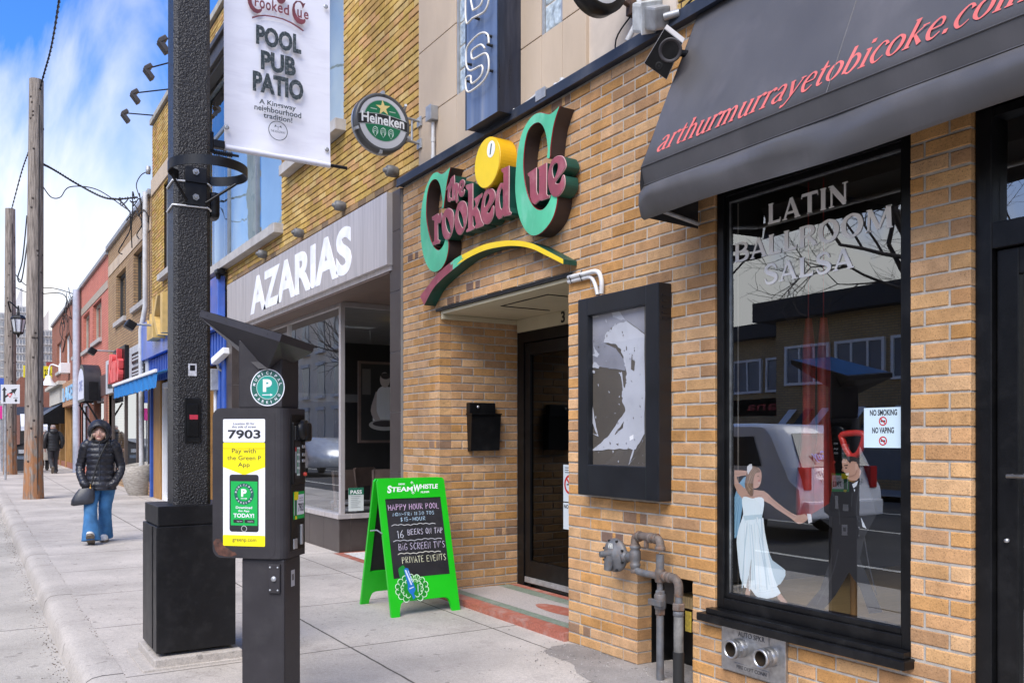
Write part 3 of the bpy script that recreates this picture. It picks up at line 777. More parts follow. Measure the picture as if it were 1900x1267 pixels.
def window(parent, rect, mull=(), trans=(), fm=None, x=.12, sill=True, w=.05, gm=None, sd=.10):
    a, b, c, d = rect; fm = fm or M_upframe; gm = gm or M_glass_up
    mb = MB(); mb.box(x - .03, x + .05, a, a + w, c, d); mb.box(x - .03, x + .05, b - w, b, c, d); mb.box(x - .03, x + .05, a + w, b - w, c, c + w); mb.box(x - .03, x + .05, a + w, b - w, d - w, d)
    for m_ in mull: mb.box(x - .025, x + .045, m_ - w / 2, m_ + w / 2, c + w, d - w)
    for t_ in trans: mb.box(x - .022, x + .04, a + w, b - w, t_ - w / 2, t_ + w / 2)
    o = mb.build('window', fm, parent)
    g = MB(); g.quad((x, b - w, c + w), (x, a + w, c + w), (x, a + w, d - w), (x, b - w, d - w)); g.build('pane', gm, o)
    if sill:
        s_ = MB(); s_.box(-sd, .12, a - .08, b + .08, c - .13, c - .0, bev=.006); s_.build('sill', M_sill, o)
    v = MB(); v.box(x + .5, x + .52, a - .2, b + .2, c - .2, d + .2); v.build('reflection_sheet', M_skyrefl, o)
    return o
window(ybld, WU1, mull=(10.5,), w=.06)
window(ybld, WU2, mull=(13.3, 15.0), trans=(6.75,), w=.06)
window(ybld, WU3, mull=(18.9,), w=.06)
mb = MB(); text_fit(mb, 'RION', (.0, onX(386, 80).y + .05, 8.02), XU, ZV, 2.3, .36, .05, bold=.015)
tag(mb.build('sign_letters', M_white), 'white raised capitals above the dark cornice, half hidden by the lamp post and banner', 'sign')
M_wfit = mat('dull_grey_fitting', (.13, .13, .13), .5, var=.3, ns=20)
# small round lamps/bells in a row above the sign
for i, (px, py) in enumerate(((559, 433), (491, 472), (636, 383), (733, 319))):
    p = onX(px, py)
    mb = MB(); mb.lathe([(.0, -.10), (.035, -.10), (.055, -.085), (.06, -.03), (.05, 0.02)], (p.x, p.y, p.z), 'x', 14)
    mb.lathe([(.0, -.125), (.02, -.125), (.03, -.10)], (p.x, p.y, p.z), 'x', 10)
    tag(mb.build('wall_fitting', M_wfit), ['small grey round fitting between the lower window sill and the cafe sign letter R', 'small grey round fitting beside the lower left end of the white window sill', 'small grey round fitting above the last letter of the cafe sign', 'small grey round fitting on the brick under the round beer sign'][i], 'wall fitting', 'round fittings above the cafe sign')
p = onX(418, 508)
mb = MB(); mb.box(p.x - .16, p.x - .02, p.y - .1, p.y + .1, p.z - .03, p.z + .06, bev=.02); mb.tube([(p.x, p.y, p.z), (p.x - .1, p.y, p.z)], .03, 8); mb.lathe([(.05, 0), (.03, -.1)], (p.x - .12, p.y - .02, p.z), 'z', 10)
tag(mb.build('wall_lamp', M_blackmetal), 'small black lamp under the lower end of the window sill, above the blue shop corner', 'lamp')

# ---- cafe shopfront
cafe = thing('cafe_shopfront', (0.3, 11, 0), 'cafe shopfront with steel framed glass, brown tiled base and deep dark entrance', 'shopfront')
M_tile = mat('brown_tile', (0.05, 0.038, 0.034), 0.35, var=0.15, ns=3, dirt=(.08, .068, .06), dirt_amt=.5, dirt_scale=5)
M_grout = mat('tile_grout', (.30, .28, .26), .9)
M_steel = mat('brushed_steel', (0.62, 0.575, 0.555), 0.42, metal=0.55, var=0.10, ns=5, stretch=(1, 6, 0.25), dirt=(.32, .29, .28), dirt_amt=.5, dirt_scale=2)
rows_t = [(-.1 if i == 0 else -.1 + i * .60, -.1 + (i + 1) * .60 - .004) for i in range(7)]
mb = MB()
for c, d in rows_t: mb.box(-.012, .3, 7.865, 8.11, c, min(d, 3.9), bev=.003)
mb.box(-.006, .3, 7.862, 8.108, -.1, 3.89, 1)
mb.build('pillar', [M_tile, M_grout], cafe)
mb = MB()
for c, d in rows_t[:-1]: mb.box(.0, .35, 14.36, 14.72, c, min(d, 3.2), 0, bev=.003)
mb.box(.006, .34, 14.364, 14.716, -.1, 3.19, 1); mb.build('pillar', [M_tile, M_grout], cafe)
mb = MB()
x = 10.3
while x < 14.3:
    mb.box(.28, .45, x + .002, min(x + .55, 14.3) - .002, -.1, .44, bev=.002); x += .55
mb.box(.284, .45, 10.304, 14.3, -.1, .435, 1)
for a, b in ((.282, .43), (.434, .98), (.984, 1.55)): mb.box(a, b, 10.29, 10.31, -.1, .44, bev=.002)
mb.box(.29, 1.6, 10.296, 10.32, -.1, .435, 1)
mb.build('stall_riser', [M_tile, M_grout], cafe)
mb = MB(); mb.box(.245, .42, 10.26, 14.34, .44, .50, bev=.008); mb.box(.42, 1.6, 10.255, 10.36, .441, .499, bev=.006)
mb.build('sill', M_steel, cafe)
mb = MB(); mb.box(.29, .35, 10.28, 10.34, .50, 3.13, bev=.004); mb.box(.28, .36, 14.25, 14.34, .50, 3.13)
mb.box(.29, .34, 10.34, 14.25, 3.07, 3.13); mb.box(.35, 1.6, 10.285, 10.33, 3.07, 3.13, bev=.003); mb.box(.285, .345, 12.35, 12.39, .50, 3.07)
fr = mb.build('window_frame', M_steel, cafe)
mb = MB(); mb.quad((.315, 14.25, .50), (.315, 10.34, .50), (.315, 10.34, 3.07), (.315, 14.25, 3.07)); mb.build('pane', M_glass_cafe, fr)
mb = MB(); mb.quad((.35, 10.305, .50), (1.6, 10.305, .50), (1.6, 10.305, 3.07), (.35, 10.305, 3.07)); mb.build('pane', glass_mat('side_glass', .03, (.85, .86, .86), 1.35, .01), fr)
mb = MB(); mb.box(.0, 2.6, 8.112, 14.3, 3.132, 3.165); mb.box(-.02, .26, 8.11, 14.34, 3.10, 3.13); mb.build('soffit', mat('brown_soffit', (.16, .11, .085), .7), cafe)
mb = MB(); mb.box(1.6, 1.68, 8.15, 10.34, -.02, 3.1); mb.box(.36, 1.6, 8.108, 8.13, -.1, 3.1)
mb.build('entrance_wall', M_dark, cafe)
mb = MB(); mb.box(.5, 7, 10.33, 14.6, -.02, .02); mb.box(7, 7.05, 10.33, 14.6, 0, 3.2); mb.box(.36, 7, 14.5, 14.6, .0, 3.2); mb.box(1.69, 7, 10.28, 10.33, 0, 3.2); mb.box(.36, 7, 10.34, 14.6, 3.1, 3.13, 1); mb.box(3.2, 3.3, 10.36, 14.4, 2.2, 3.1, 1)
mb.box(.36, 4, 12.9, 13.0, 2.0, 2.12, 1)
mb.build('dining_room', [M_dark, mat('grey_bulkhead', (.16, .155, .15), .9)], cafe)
mb = MB()
mb.quad((.20, 8.12, gz(8) + .003), (1.6, 8.12, gz(8) + .003), (1.6, 10.29, gz(10) + .003), (.20, 10.29, gz(10) + .003), 0)
mb.quad((.30, 8.2, gz(8) + .0065), (1.6, 8.2, gz(8) + .0065), (1.6, 10.2, gz(10) + .0065), (.30, 10.2, gz(10) + .0065), 1)
mb.build('doorstep', [M_tred, mat('white_mosaic', (.62, .6, .58), .6, var=.3, ns=30)], cafe)
M_bulb = mat('lit_bulb', (1.0, 0.62, 0.12), .4, emit=6)
for i, (x, y) in enumerate(((1.55, 11.2), (1.75, 11.2))):
    mb = MB(); mb.ball((x, y, 2.98), .035, 6, 0); mb.tube([(x, y, 3.02), (x, y, 3.1)], .02, 6, 1)
    tag(mb.build('ceiling_lamp', [M_bulb, M_blackmetal]), ['lit yellow spot lamp on the cafe ceiling, the left of the two', 'lit yellow spot lamp on the cafe ceiling, the right of the two'][i], 'lamp', 'lit ceiling lamps in the cafe')
# chairs and table seen through the side pane
M_chair = mat('dark_stained_chair', (.17, .12, .1), .4, var=.2)
M_seat = mat('black_vinyl_seat', (.20, .20, .21), .3)
def chair(x, y, rz, lab):
    t = thing('chair', (x, y, .02), lab, 'chair', 'chairs in the cafe', rz)
    for sx in (-1, 1):
        mb = MB(); mb.box(sx * .19 - .02, sx * .19 + .02, .18, .22, 0, .45); mb.build('leg', M_chair, t, True)
        mb = MB(); mb.tube([(sx * .19, -.2, 0), (sx * .19, -.2, .45), (sx * .185, -.27, .98)], .024, 6); mb.build('leg', M_chair, t, True)
    mb = MB(); mb.box(-.22, .22, -.22, .23, .45, .50, bev=.02); mb.build('seat', M_seat, t, True)
    mb = MB(); mb.hexa([(-.18, -.235, .72), (.18, -.235, .72), (.18, -.215, .72), (-.18, -.215, .72), (-.18, -.285, .99), (.18, -.285, .99), (.18, -.262, .99), (-.18, -.262, .99)]); mb.build('backrest', M_chair, t, True)
chair(.78, 10.95, R(200), 'dark wooden cafe chair nearest the window corner, behind the pass notice')
chair(1.25, 10.9, R(170), 'dark wooden cafe chair beside the round table by the side pane')
chair(1.2, 12.2, R(20), 'dark wooden cafe chair deep in the room behind the front pane')
t = thing('cafe_table', (1.62, 11.5, .02), 'dark cafe table beside the chairs behind the side pane', 'table')
mb = MB(); mb.lathe([(.0, .74), (.35, .74), (.36, .755), (.35, .77), (0, .77)], (1.62, 11.5, 0), 'z', 24); mb.build('table_top', M_chair, t)
mb = MB(); mb.tube([(1.62, 11.5, .02), (1.62, 11.5, .74)], .035, 8); mb.lathe([(.0, .02), (.24, .02), (.22, .05), (0, .06)], (1.62, 11.5, 0), 'z', 16); mb.build('leg', M_blackmetal, t)
# framed photograph of a cook with a bowl on the far wall
t = thing('framed_picture', (2.45, 12.7, 1.1), 'framed dark photograph of a cook in a white shirt holding a bowl, inside the cafe', 'picture')
O = (2.38, 13.35, 1.05); Yp = 12.75
xp = onY(714, 750, Yp).x - .44; zp = onY(714, 800, Yp).z - .18
mb = MB(); mb.box(xp, xp + .86, Yp, Yp + .04, zp, zp + 1.27); mb.build('frame', M_chair, t)
mb = MB(); P = lambda x, z: (1.72 + x, z)
def flat(mb, pts, c, lift): mb.shape([pts], (xp, Yp - .002 - lift, zp), YU, ZV, 0, 0, c=c)
flat(mb, [(.04, .04), (.82, .04), (.82, 1.23), (.04, 1.23)], (.03, .03, .03), 0)
flat(mb, smooth([(.28, .30), (.62, .30), (.68, .45), (.60, .82), (.50, .88), (.38, .88), (.30, .78), (.24, .45)], 4), (.9, .9, .9), .001)
flat(mb, ell(.44, .99, .085, .12, 20), (.62, .54, .50), .002); flat(mb, smooth([(.26, .72), (.30, .80), (.30, .5), (.36, .36), (.28, .34), (.2, .5)], 3), (.6, .52, .48), .0025); flat(mb, smooth([(.62, .74), (.58, .80), (.58, .5), (.52, .36), (.6, .34), (.68, .5)], 3), (.6, .52, .48), .0025); flat(mb, [(.06, .75), (.2, .75), (.2, 1.15), (.06, 1.15)], (.14, .13, .12), .0005); flat(mb, [(.66, .85), (.8, .85), (.8, 1.2), (.66, 1.2)], (.2, .19, .18), .0005)
flat(mb, ell(.45, 1.05, .08, .05, 20), (.06, .05, .05), .003)
flat(mb, ell(.44, .28, .27, .09, 24), (.5, .48, .45), .003)
flat(mb, ell(.44, .30, .21, .05, 24), (.07, .06, .06), .004)
mb.build('print', M_print, t)
t = thing('framed_picture', (3.15, 12.0, 1.1), 'framed grey picture hanging on the inner wall behind the front pane', 'picture')
mb = MB(); mb.box(3.12, 3.18, 12.0, 13.1, 1.1, 2.1); mb.build('frame', M_chair, t)
mb = MB(); mb.quad((3.115, 13.05, 1.15), (3.115, 12.05, 1.15), (3.115, 12.05, 2.05), (3.115, 13.05, 2.05)); mb.build('print', mat('grey_print', (.22, .22, .22), .6, var=.7, ns=6), t)
# pass notice in the corner of the side pane
a = onY(647, 905, 10.28); b = onY(675, 947, 10.28)
t = thing('pass_notice', (a.x, 10.28, b.z), 'white and green pass notice in the lower corner of the cafe side pane', 'notice')
mb = MB(); w, h = b.x - a.x, a.z - b.z
mb.box(a.x, b.x, 10.286, 10.289, b.z, a.z, 0, (.62, .66, .64)); mb.box(a.x, b.x, 10.284, 10.2859, a.z - h * .3, a.z, 0, (.02, .16, .09))
text_fit(mb, 'PASS', (a.x + w * .12, 10.283, a.z - h * .27), YU, ZV, w * .76, h * .17, 0, c=(.8, .82, .8), bold=.03)
for k in range(7): mb.box(a.x + w * .15, a.x + w * (.8 - .1 * (k % 3)), 10.2835, 10.2858, a.z - h * (.37 + k * .08), a.z - h * (.355 + k * .08), 0, (.25, .28, .27))
mb.build('print', M_print, t)
# mirrored lettering of the far pane, seen through the room
mb = MB(); text_fit(mb, 'AZARIAS', (.318, 12.0 + .0, 1.0), (0, 1, 0), ZV, 1.05, .16, 0, bold=.01)
tag(mb.build('window_lettering', mat('white_vinyl_film', (.5, .5, .5), .5)), 'faint white lettering reading backwards, low on the cafe front pane', 'lettering')

# ---- the cafe sign
sgn = thing('cafe_sign', (-.03, 11.2, 3.5), 'long brushed steel fascia sign with big white raised capitals above the cafe', 'sign')
mb = MB(); 
for a, b in ((8.05, 9.6), (9.603, 11.6), (11.603, 13.5), (13.503, 14.36)): mb.box(-.075, .0, a, b, 3.17, 3.895, bev=.003)
mb.box(-.03, .03, 8.06, 14.34, 3.12, 3.17)
mb.build('panel', M_steel, sgn)
ya, yb = YX(463, -.09), YX(650, -.09)
mb = MB(); text_fit(mb, 'AZARIAS', (-.078, ya, 3.245), XU, ZV, ya - yb, .535, .03, bold=.04, res=5)
mb.build('letters', mat('white_acrylic', (.85, .86, .9), .35), sgn)

# ---- blue shop
M_blue = mat('blue_sign_panel', (.05, .12, .46), .3, var=.35, ns=2.5, dirt=(.16, .16, .42), dirt_amt=.8, dirt_scale=1.2)
M_bluep = mat('blue_paint', (.03, .09, .38), .45, var=.15)
M_gold = mat('gold_letter_paint', (.60, .40, .13), .45, var=.15)
blue = thing('blue_shopfront', (0, 18, 0), 'blue shopfront with stained wood door surround and corrugated blue fascia, next to the cafe', 'shopfront')
mb = MB()
k = 0
y = 14.76
while y < 22.0: mb.box(-.02, .1, y, y + .10, 2.72, 3.24); mb.box(.02, .1, y + .10, y + .2, 2.72, 3.24); y += .2
mb.build('fascia', M_bluep, blue)
for a, b in ((14.74, 14.92), (15.05, 15.22), (21.55, 21.7)): mb = MB(); mb.box(-.03, .35, a, b, -.05, 2.72, bev=.01); mb.build('pilaster', M_bluep, blue)
for a, b in ((20.65, 21.5), (16.2, 16.8)): mb = MB(); mb.box(.02, .3, a, b, -.05, 2.72, bev=.01); mb.build('wood_surround', M_wood, blue)
mb = MB(); frame(mb, .05, .2, 19.3, 20.6, .0, 2.65, .12); frame(mb, .05, .2, 16.9, 19.2, .5, 2.65, .08); d = mb.build('door_frame', M_white, blue)
mb = MB(); mb.quad((.12, 20.5, .1), (.12, 17, .1), (.12, 17, 2.55), (.12, 20.5, 2.55)); mb.build('pane', M_glass, d)
mb = MB(); mb.box(.38, 3, 14.8, 21.6, -.03, .0); mb.box(2.4, 2.45, 14.8, 21.6, 0, 2.8); mb.build('shop_room', mat('shop_interior', (.16, .12, .08), .9), blue)
sg = thing('blue_shop_sign', (-.15, 18.4, 3.7), 'blue shop sign with raised gold letters and a gold crown, left of the lamp post', 'sign')
mb = MB(); mb.box(-.12, -.0, 14.78, 22.25, 3.26, 4.12, bev=.01); mb.build('board', M_blue, sg)
mb = MB()
yk = YX(287, -.3)
for i, ch in enumerate('KING'):
    text_fit(mb, ch, (-.36, yk - i * .95, 3.52), XU, ZV, .75 if ch != 'I' else .25, .80, .24, bold=.02)
mb.build('letters', M_gold, sg)
mb = MB(); cr = [(0, 0), (.62, 0), (.7, .45), (.5, .28), (.35, .55), (.2, .28), (0, .45)]
mb.shape([cr], (-.30, YX(272, -.3) - .02, 3.55), XU, ZV, .18); mb.build('crown', M_gold, sg)
aw = thing('blue_awning', (-.4, 19, 2.8), 'bright blue fabric awning with a white front rail, over the blue shop door', 'awning')
mb = MB(); ya, yb = 22.0, 16.6
vs = [(.0, ya, 2.86), (-.75, ya, 2.62), (-.75, yb, 2.62), (.0, yb, 2.86)]
mb.add(vs + [(x, y, z - .015) for x, y, z in vs], [(0, 1, 2, 3), (7, 6, 5, 4), (0, 4, 5, 1), (2, 6, 7, 3)])
pts = []
n = 36
fr_ = [(-.75 - .012 * math.sin(i * 1.7), ya + (yb - ya) * i / n, 2.62) for i in range(n + 1)]; bo = [(-.755 + .012 * math.sin(i * 1.7 + .5), ya + (yb - ya) * i / n, 2.33 + .025 * abs(math.sin(i * math.pi / 2))) for i in range(n + 1)]
mb.add(fr_ + bo, [(i, i + 1, n + 2 + i, n + 1 + i) for i in range(n)])
mb.build('canopy', mat('blue_canvas', (.012, .17, .46), .75, var=.1), aw)
mb = MB(); mb.box(-.79, -.74, yb, ya, 2.61, 2.67, bev=.01); mb.build('rail', M_white, aw)
# security camera and meter box on the cafe/blue shop boundary, right of the lamp post
p = onX(405, 665, -.1)
t = thing('security_camera', p, 'white security camera on a bracket right of the black lamp post', 'security camera')
mb = MB(); T_ = Matrix.Translation(p) @ Matrix.Rotation(R(-18), 4, 'X') @ Matrix.Rotation(R(10), 4, 'Z')
mb.box(-.06, .06, -.34, .16, -.05, .06, bev=.015, T=T_); mb.build('housing', M_white, t)
mb = MB(); mb.tube([p + Vector((0, .1, -.03)), p + Vector((.04, .14, -.16)), p + Vector((.12, .14, -.2))], .025, 8); mb.build('bracket', M_galv, t)
p = onX(404, 690, 0)
t = thing('junction_box', p, 'grey electrical box with conduit under the white security camera', 'junction box')
mb = MB(); mb.box(p.x - .15, p.x - .0, p.y - .16, p.y + .16, p.z - .32, p.z + .04, bev=.01); mb.build('box', M_galv, t)
mb = MB(); mb.tube([(p.x - .05, p.y - .05, p.z - .32), (p.x - .05, p.y - .05, .1)], .03, 8); mb.build('conduit', M_pvc, t)

# ---- planter
p = onG(255, 918); t = thing('concrete_planter', p, 'tapered grey concrete planter bowl with a slanted rim, by the blue shop', 'planter')
px0 = p + Vector((.05, 0, 0)); rings = []
def prg(r, z, tilt, sq=1.0): return [px0 + Vector((math.cos(a) * r, math.sin(a) * r, z + tilt * math.cos(a - 0.3))) for a in [2 * math.pi * k / 28 for k in range(28)]]
rings = [prg(.25, 0, 0), prg(.34, .2, .01), prg(.40, .45, .03), prg(.425, .72, .06), prg(.40, .74, .06), prg(.37, .6, .04), prg(.05, .58, .0)]
mb = MB(); mb.loft(rings); mb.build('bowl', mat('rough_concrete', (.36, .33, .29), .9, var=.3, ns=14, bump=.8, bs=60, stretch=(1, 1, 3)), t)

# ------------------------------------------------------------------ the terrace beyond
M_b3 = far_brick('brown_brick', (.33, .20, .10), (.40, .26, .13), (.10, .075, .06))
M_b4 = far_brick('red_painted_brick', (.52, .17, .12), (.56, .20, .14), (.30, .09, .07))
M_b5 = far_brick('red_brown_brick', (.27, .085, .045), (.32, .11, .06), (.20, .13, .10))
M_grey = mat('grey_panel', (.50, .51, .53), .5, var=.1)
M_bframe = mat('dark_window_frame', (.03, .03, .03), .5)
M_beige = mat('beige_window_frame', (.38, .32, .25), .6)
def house(name, label, ya, yb, zt, bm, wins, fm, sills=True, cap=True, zlow=3.0):
    t = thing(name, (0, (ya + yb) / 2, 0), label, 'building')
    mb = MB(); wall_sheet(mb, 'x', .02, ya, yb, -.1, zt, wins + [(ya + .15, yb - .15, .4, zlow - .3)])
    mb.quad((.02, yb, -.1), (10, yb, -.1), (10, yb, zt), (.02, yb, zt)); mb.quad((.02, ya, zt), (10, ya, zt), (10, yb, zt), (.02, yb, zt)); mb.quad((.02, ya, -.1), (.3, ya, -.1), (.3, ya, zt), (.02, ya, zt))
    for a, b, c, d in wins:
        for yy in (a, b): mb.quad((.02, yy, c), (.25, yy, c), (.25, yy, d), (.02, yy, d))
        mb.quad((.02, a, d), (.25, a, d), (.25, b, d), (.02, b, d))
    mb.build('wall', bm, t)
    for r_ in wins: window(t, r_, mull=((r_[0] + r_[1]) / 2,) if r_[1] - r_[0] > 1.2 else (), trans=() if r_[1] - r_[0] > 1.2 else ((r_[2] + r_[3]) / 2,), fm=fm, x=.16, w=.09, sd=.06)
    if cap: mb = MB(); mb.box(-.06, .3, ya, yb, zt, zt + .12); mb.build('roof_edge', M_galv, t)
    mb = MB(); mb.box(.55, .6, ya + .05, yb - .05, 0, zlow); mb.build('shop_room', M_dark, t)
    return t
def rect(x0, x1, ytop, ybot): # pixel columns x0<x1 -> opening on the fronts
    ym = (YX(x0) + YX(x1)) / 2; xm = (x0 + x1) / 2
    return (YX(x1), YX(x0), ZX(xm, ybot), ZX(xm, ytop))
h3 = house('brown_brick_building', 'narrow brown brick building with two dark framed upper windows, beyond the blue shop', 21.75, 29.1, 7.12, M_b3, [rect(246, 271, 458, 563), rect(214, 232, 503, 593)], M_bframe)
mb = MB(); mb.box(-.0, .05, 21.8, 29.0, 6.3, 6.6); mb.build('stone_band', M_lime, h3)
mb = MB(); mb.box(-.06, .06, 21.8, 29.05, 2.75, 3.75, bev=.01); mb.box(-.09, -.055, 22.1, 23.9, 2.95, 3.2, 1); mb.box(-.09, -.055, 22.1, 23.9, 3.3, 3.55, 1); mb.box(-.09, -.055, 27.0, 28.4, 2.9, 3.6, 1)
for z in (3.0, 3.08, 3.36, 3.44): mb.box(-.1, -.089, 22.2, 23.8, z, z + .04, 0)
mb.build('sign_band', [M_grey, M_blackmetal], h3)
mb = MB(); frame(mb, .05, .12, 22.3, 28.6, .45, 2.72, .12); mb.box(.05, .12, 24.0, 24.12, .57, 2.6); mb.box(.05, .12, 26, 26.12, .57, 2.6); so = mb.build('shop_window', mat('bronze_frame', (.07, .05, .04), .5), h3)
mb = MB(); mb.quad((.09, 28.5, .5), (.09, 22.4, .5), (.09, 22.4, 2.65), (.09, 28.5, 2.65)); mb.build('pane', M_glass, so)
t = thing('script_sign', (-.4, 25.5, 3.2), 'black and red box sign with red script lettering on the brown brick building', 'sign')
mb = MB(); mb.box(-.17, -.06, 24.5, 26.7, 2.72, 3.85, bev=.02); mb.build('cabinet', M_blackmetal, t)
mb = MB(); text_fit(mb, "Rina's", (-.30, 26.6, 2.92), XU, ZV, 2.0, .85, .12, bold=.05, shear=.25); 0; mb.build('letters', mat('red_acrylic', (.75, .09, .09), .4), t)
h4 = house('red_painted_building', 'red painted brick building with two beige framed upper windows, left of the brown brick one', 29.1, 36.5, 7.02, M_b4, [rect(171, 187, 560, 632), rect(153, 165, 582, 650)], M_beige)
mb = MB(); mb.box(.0, .05, 29.15, 36.45, 6.0, 6.25); mb.build('stone_band', M_beige, h4)
mb = MB(); mb.box(-.02, .06, 29.15, 36.45, 2.75, 3.4); mb.build('fascia', mat('dark_fascia', (.1, .06, .055), .6), h4)
M_pier = far_brick('pier_brick', (.22, .08, .05), (.26, .1, .06), (.14, .1, .08))
for a, b in ((29.3, 29.9), (32.2, 32.5), (33.6, 33.9)): mb = MB(); mb.box(-.01, .15, a, b, -.1, 2.75); mb.build('pier', M_pier, h4)
mb = MB(); frame(mb, .06, .12, 29.9, 36.3, .3, 2.72, .12); so = mb.build('shop_window', M_grey, h4)
mb = MB(); mb.quad((.09, 36.2, .4), (.09, 30, .4), (.09, 30, 2.65), (.09, 36.2, 2.65)); mb.build('pane', M_glass, so)
# barrel awning with an oval-topped front
BX = onY(144, 700, 32.7).x; t = thing('barrel_awning', (BX, 31.7, 3), 'black barrel awning with a white arched sign face on the red painted building', 'awning')
def arch(x, w=1.0, z0=2.6, z1=3.2, h=.62): return [(x, 31.6 - w, z0)] + [(x, 31.6 - w * math.cos(math.pi * k / 12), z1 + h * math.sin(math.pi * k / 12)) for k in range(13)] + [(x, 31.6 + w, z0)]
mb = MB(); a = arch(BX); b = arch(.0)
mb.add(a + b, [(i, i + 1, 15 + i + 1, 15 + i) for i in range(14)], 0, None, True)
mb.build('canopy', mat('black_canvas', (.02, .02, .024), .45, var=.2), t)
mb = MB(); mb.shape([[(31.6 - q[1], q[2]) for q in arch(0)]], (BX - .002, 31.6, 0), XU, ZV, .01, 0); mb.shape([[(31.6 - q[1], q[2]) for q in arch(0, .85, 2.68, 3.2, .48)]], (BX - .016, 31.6, 0), XU, ZV, .004, 1)
text_fit(mb, 'CAFE', (BX - .024, 32.1, 2.95), XU, ZV, 1.0, .34, 0, 2, bold=.02)
mb.box(BX + .1, -.1, 30.43, 30.449, 2.62, 3.2, 0)
mb.build('face', [M_blackmetal, mat('pale_sign_face', (.62, .64, .74), .5), M_blue], t)
for y in (30.5, 32.7): mb = MB(); mb.tube([(BX + .05, y, 2.55), (.02, y, 1.75)], .03, 6); mb.build('strut', M_blackmetal, t)
h5 = house('red_brick_building', 'dark red brick building with sash windows at the far end of the terrace', 36.5, 50.0, 7.0, M_b5, [rect(135, 143, 604, 660), rect(119, 128, 620, 678), rect(105, 112, 636, 690)], M_white)
mb = MB(); mb.box(-.12, .06, 36.6, 42.5, 2.75, 3.75); mb.build('wood_fascia', mat('cedar_boards', (.42, .22, .11), .6, var=.3, ns=3, stretch=(1, 1, 10)), h5)
mb = MB(); text_fit(mb, 'LAKES', (-.15, 42.2, 2.95), XU, ZV, 5.0, .6, .05, bold=.03); mb.build('letters', mat('blue_white_letters', (.25, .5, .75), .5), h5)
mb = MB(); mb.box(-.1, .06, 42.5, 50, 3.0, 3.75); mb.box(-.3, .06, 42.5, 50.1, 3.75, 3.9); mb.build('cornice', mat('cream_cornice', (.55, .52, .46), .7), h5)
for a in (36.7, 39.0, 42.3, 45.0, 49.7): mb = MB(); mb.box(-.02, .2, a, a + .3, -.1, 2.8); mb.build('pier', M_wood, h5)
mb = MB(); mb.quad((.2, 50, .2), (.2, 36.7, .2), (.2, 36.7, 2.8), (.2, 50, 2.8)); mb.build('pane', M_glass, h5)
for i, (a, b) in enumerate(((43.0, 45.8), (46.1, 49.6))):
    mb = MB(); v = [(.0, a, 3.0), (.0, b, 3.0), (-.9, b, 2.35), (-.9, a, 2.35), (-.9, b, 2.05), (-.9, a, 2.05), (0, a, 2.05)]
    mb.add(v, [(0, 1, 2, 3), (3, 2, 4, 5), (0, 3, 5, 6)])
    tag(mb.build('shop_awning', M_black), ['black fabric awning under the cream cornice, the one nearer the wooden fascia', 'black fabric awning under the cream cornice, the one farther from the wooden fascia'][i], 'awning', 'black awnings on the red brick building')
p = onX(118, 683, -.2)
mb = MB(); mb.box(p.x - .15, .2, p.y - .35, p.y + .35, p.z - .22, p.z + .2, bev=.02)
for k in range(6): mb.box(p.x - .17, p.x - .145, p.y - .3 + k * .11, p.y - .26 + k * .11, p.z - .16, p.z + .14)
tag(mb.build('window_air_conditioner', M_white), 'white air conditioner box hanging out of a red brick window', 'air conditioner')
# downpipes between the fronts
def pipe(pts, r, lab, m=M_pvc, name='downpipe', n=8):
    mb = MB(); mb.tube(pts, r, n); return tag(mb.build(name, m), lab, name.replace('_', ' '))
pipe([(-.08, 21.95, 7.2), (-.08, 21.95, 4.5), (-.12, 22.3, 4.0), (-.1, 22.3, .1)], .06, 'grey downpipe at the corner of the yellow brick building')
pipe([(-.14, 36.6, 7.0), (-.14, 36.6, .1)], .13, 'wide pale grey downpipe between the red painted and red brick buildings', mat('pale_grey_metal', (.5, .53, .6), .5))
# gooseneck spot lamps over the shops
for i, (px, py) in enumerate(((243, 601), (172, 650))):
    p = onX(px, py, -.7)
    t = thing('shop_spotlight', p, ['black spotlight on an arm above the red script sign', 'black spotlight on an arm above the black barrel awning'][i], 'lamp', 'spotlights over the shops')
    mb = MB(); mb.tube([(0, p.y, p.z), (p.x, p.y, p.z)], .025, 6); mb.build('arm', M_galv, t)
    mb = MB(); T_ = Matrix.Translation(p) @ Matrix.Rotation(R(30), 4, 'Y'); mb.box(-.1, .1, -.14, .14, -.12, .06, bev=.03, T=T_); mb.build('head', M_blackmetal, t)
p = onX(90, 710, -.6)
t = thing('gooseneck_lamp', p, 'white gooseneck barn lamp above the black awnings', 'lamp')
mb = MB(); mb.lathe([(.32, -.12), (.16, .1), (.1, .3), (0.02, .34)], p, 'z', 14); mb.build('shade', M_white, t)
mb = MB(); mb.tube(smooth([tuple(p + Vector((0, 0, .3))), tuple(p + Vector((.1, 0, .8))), tuple(p + Vector((.5, -.8, .6))), (.0, p.y - 1.6, p.z + .6)], 5, False), .03, 6); mb.build('arm', M_white, t)
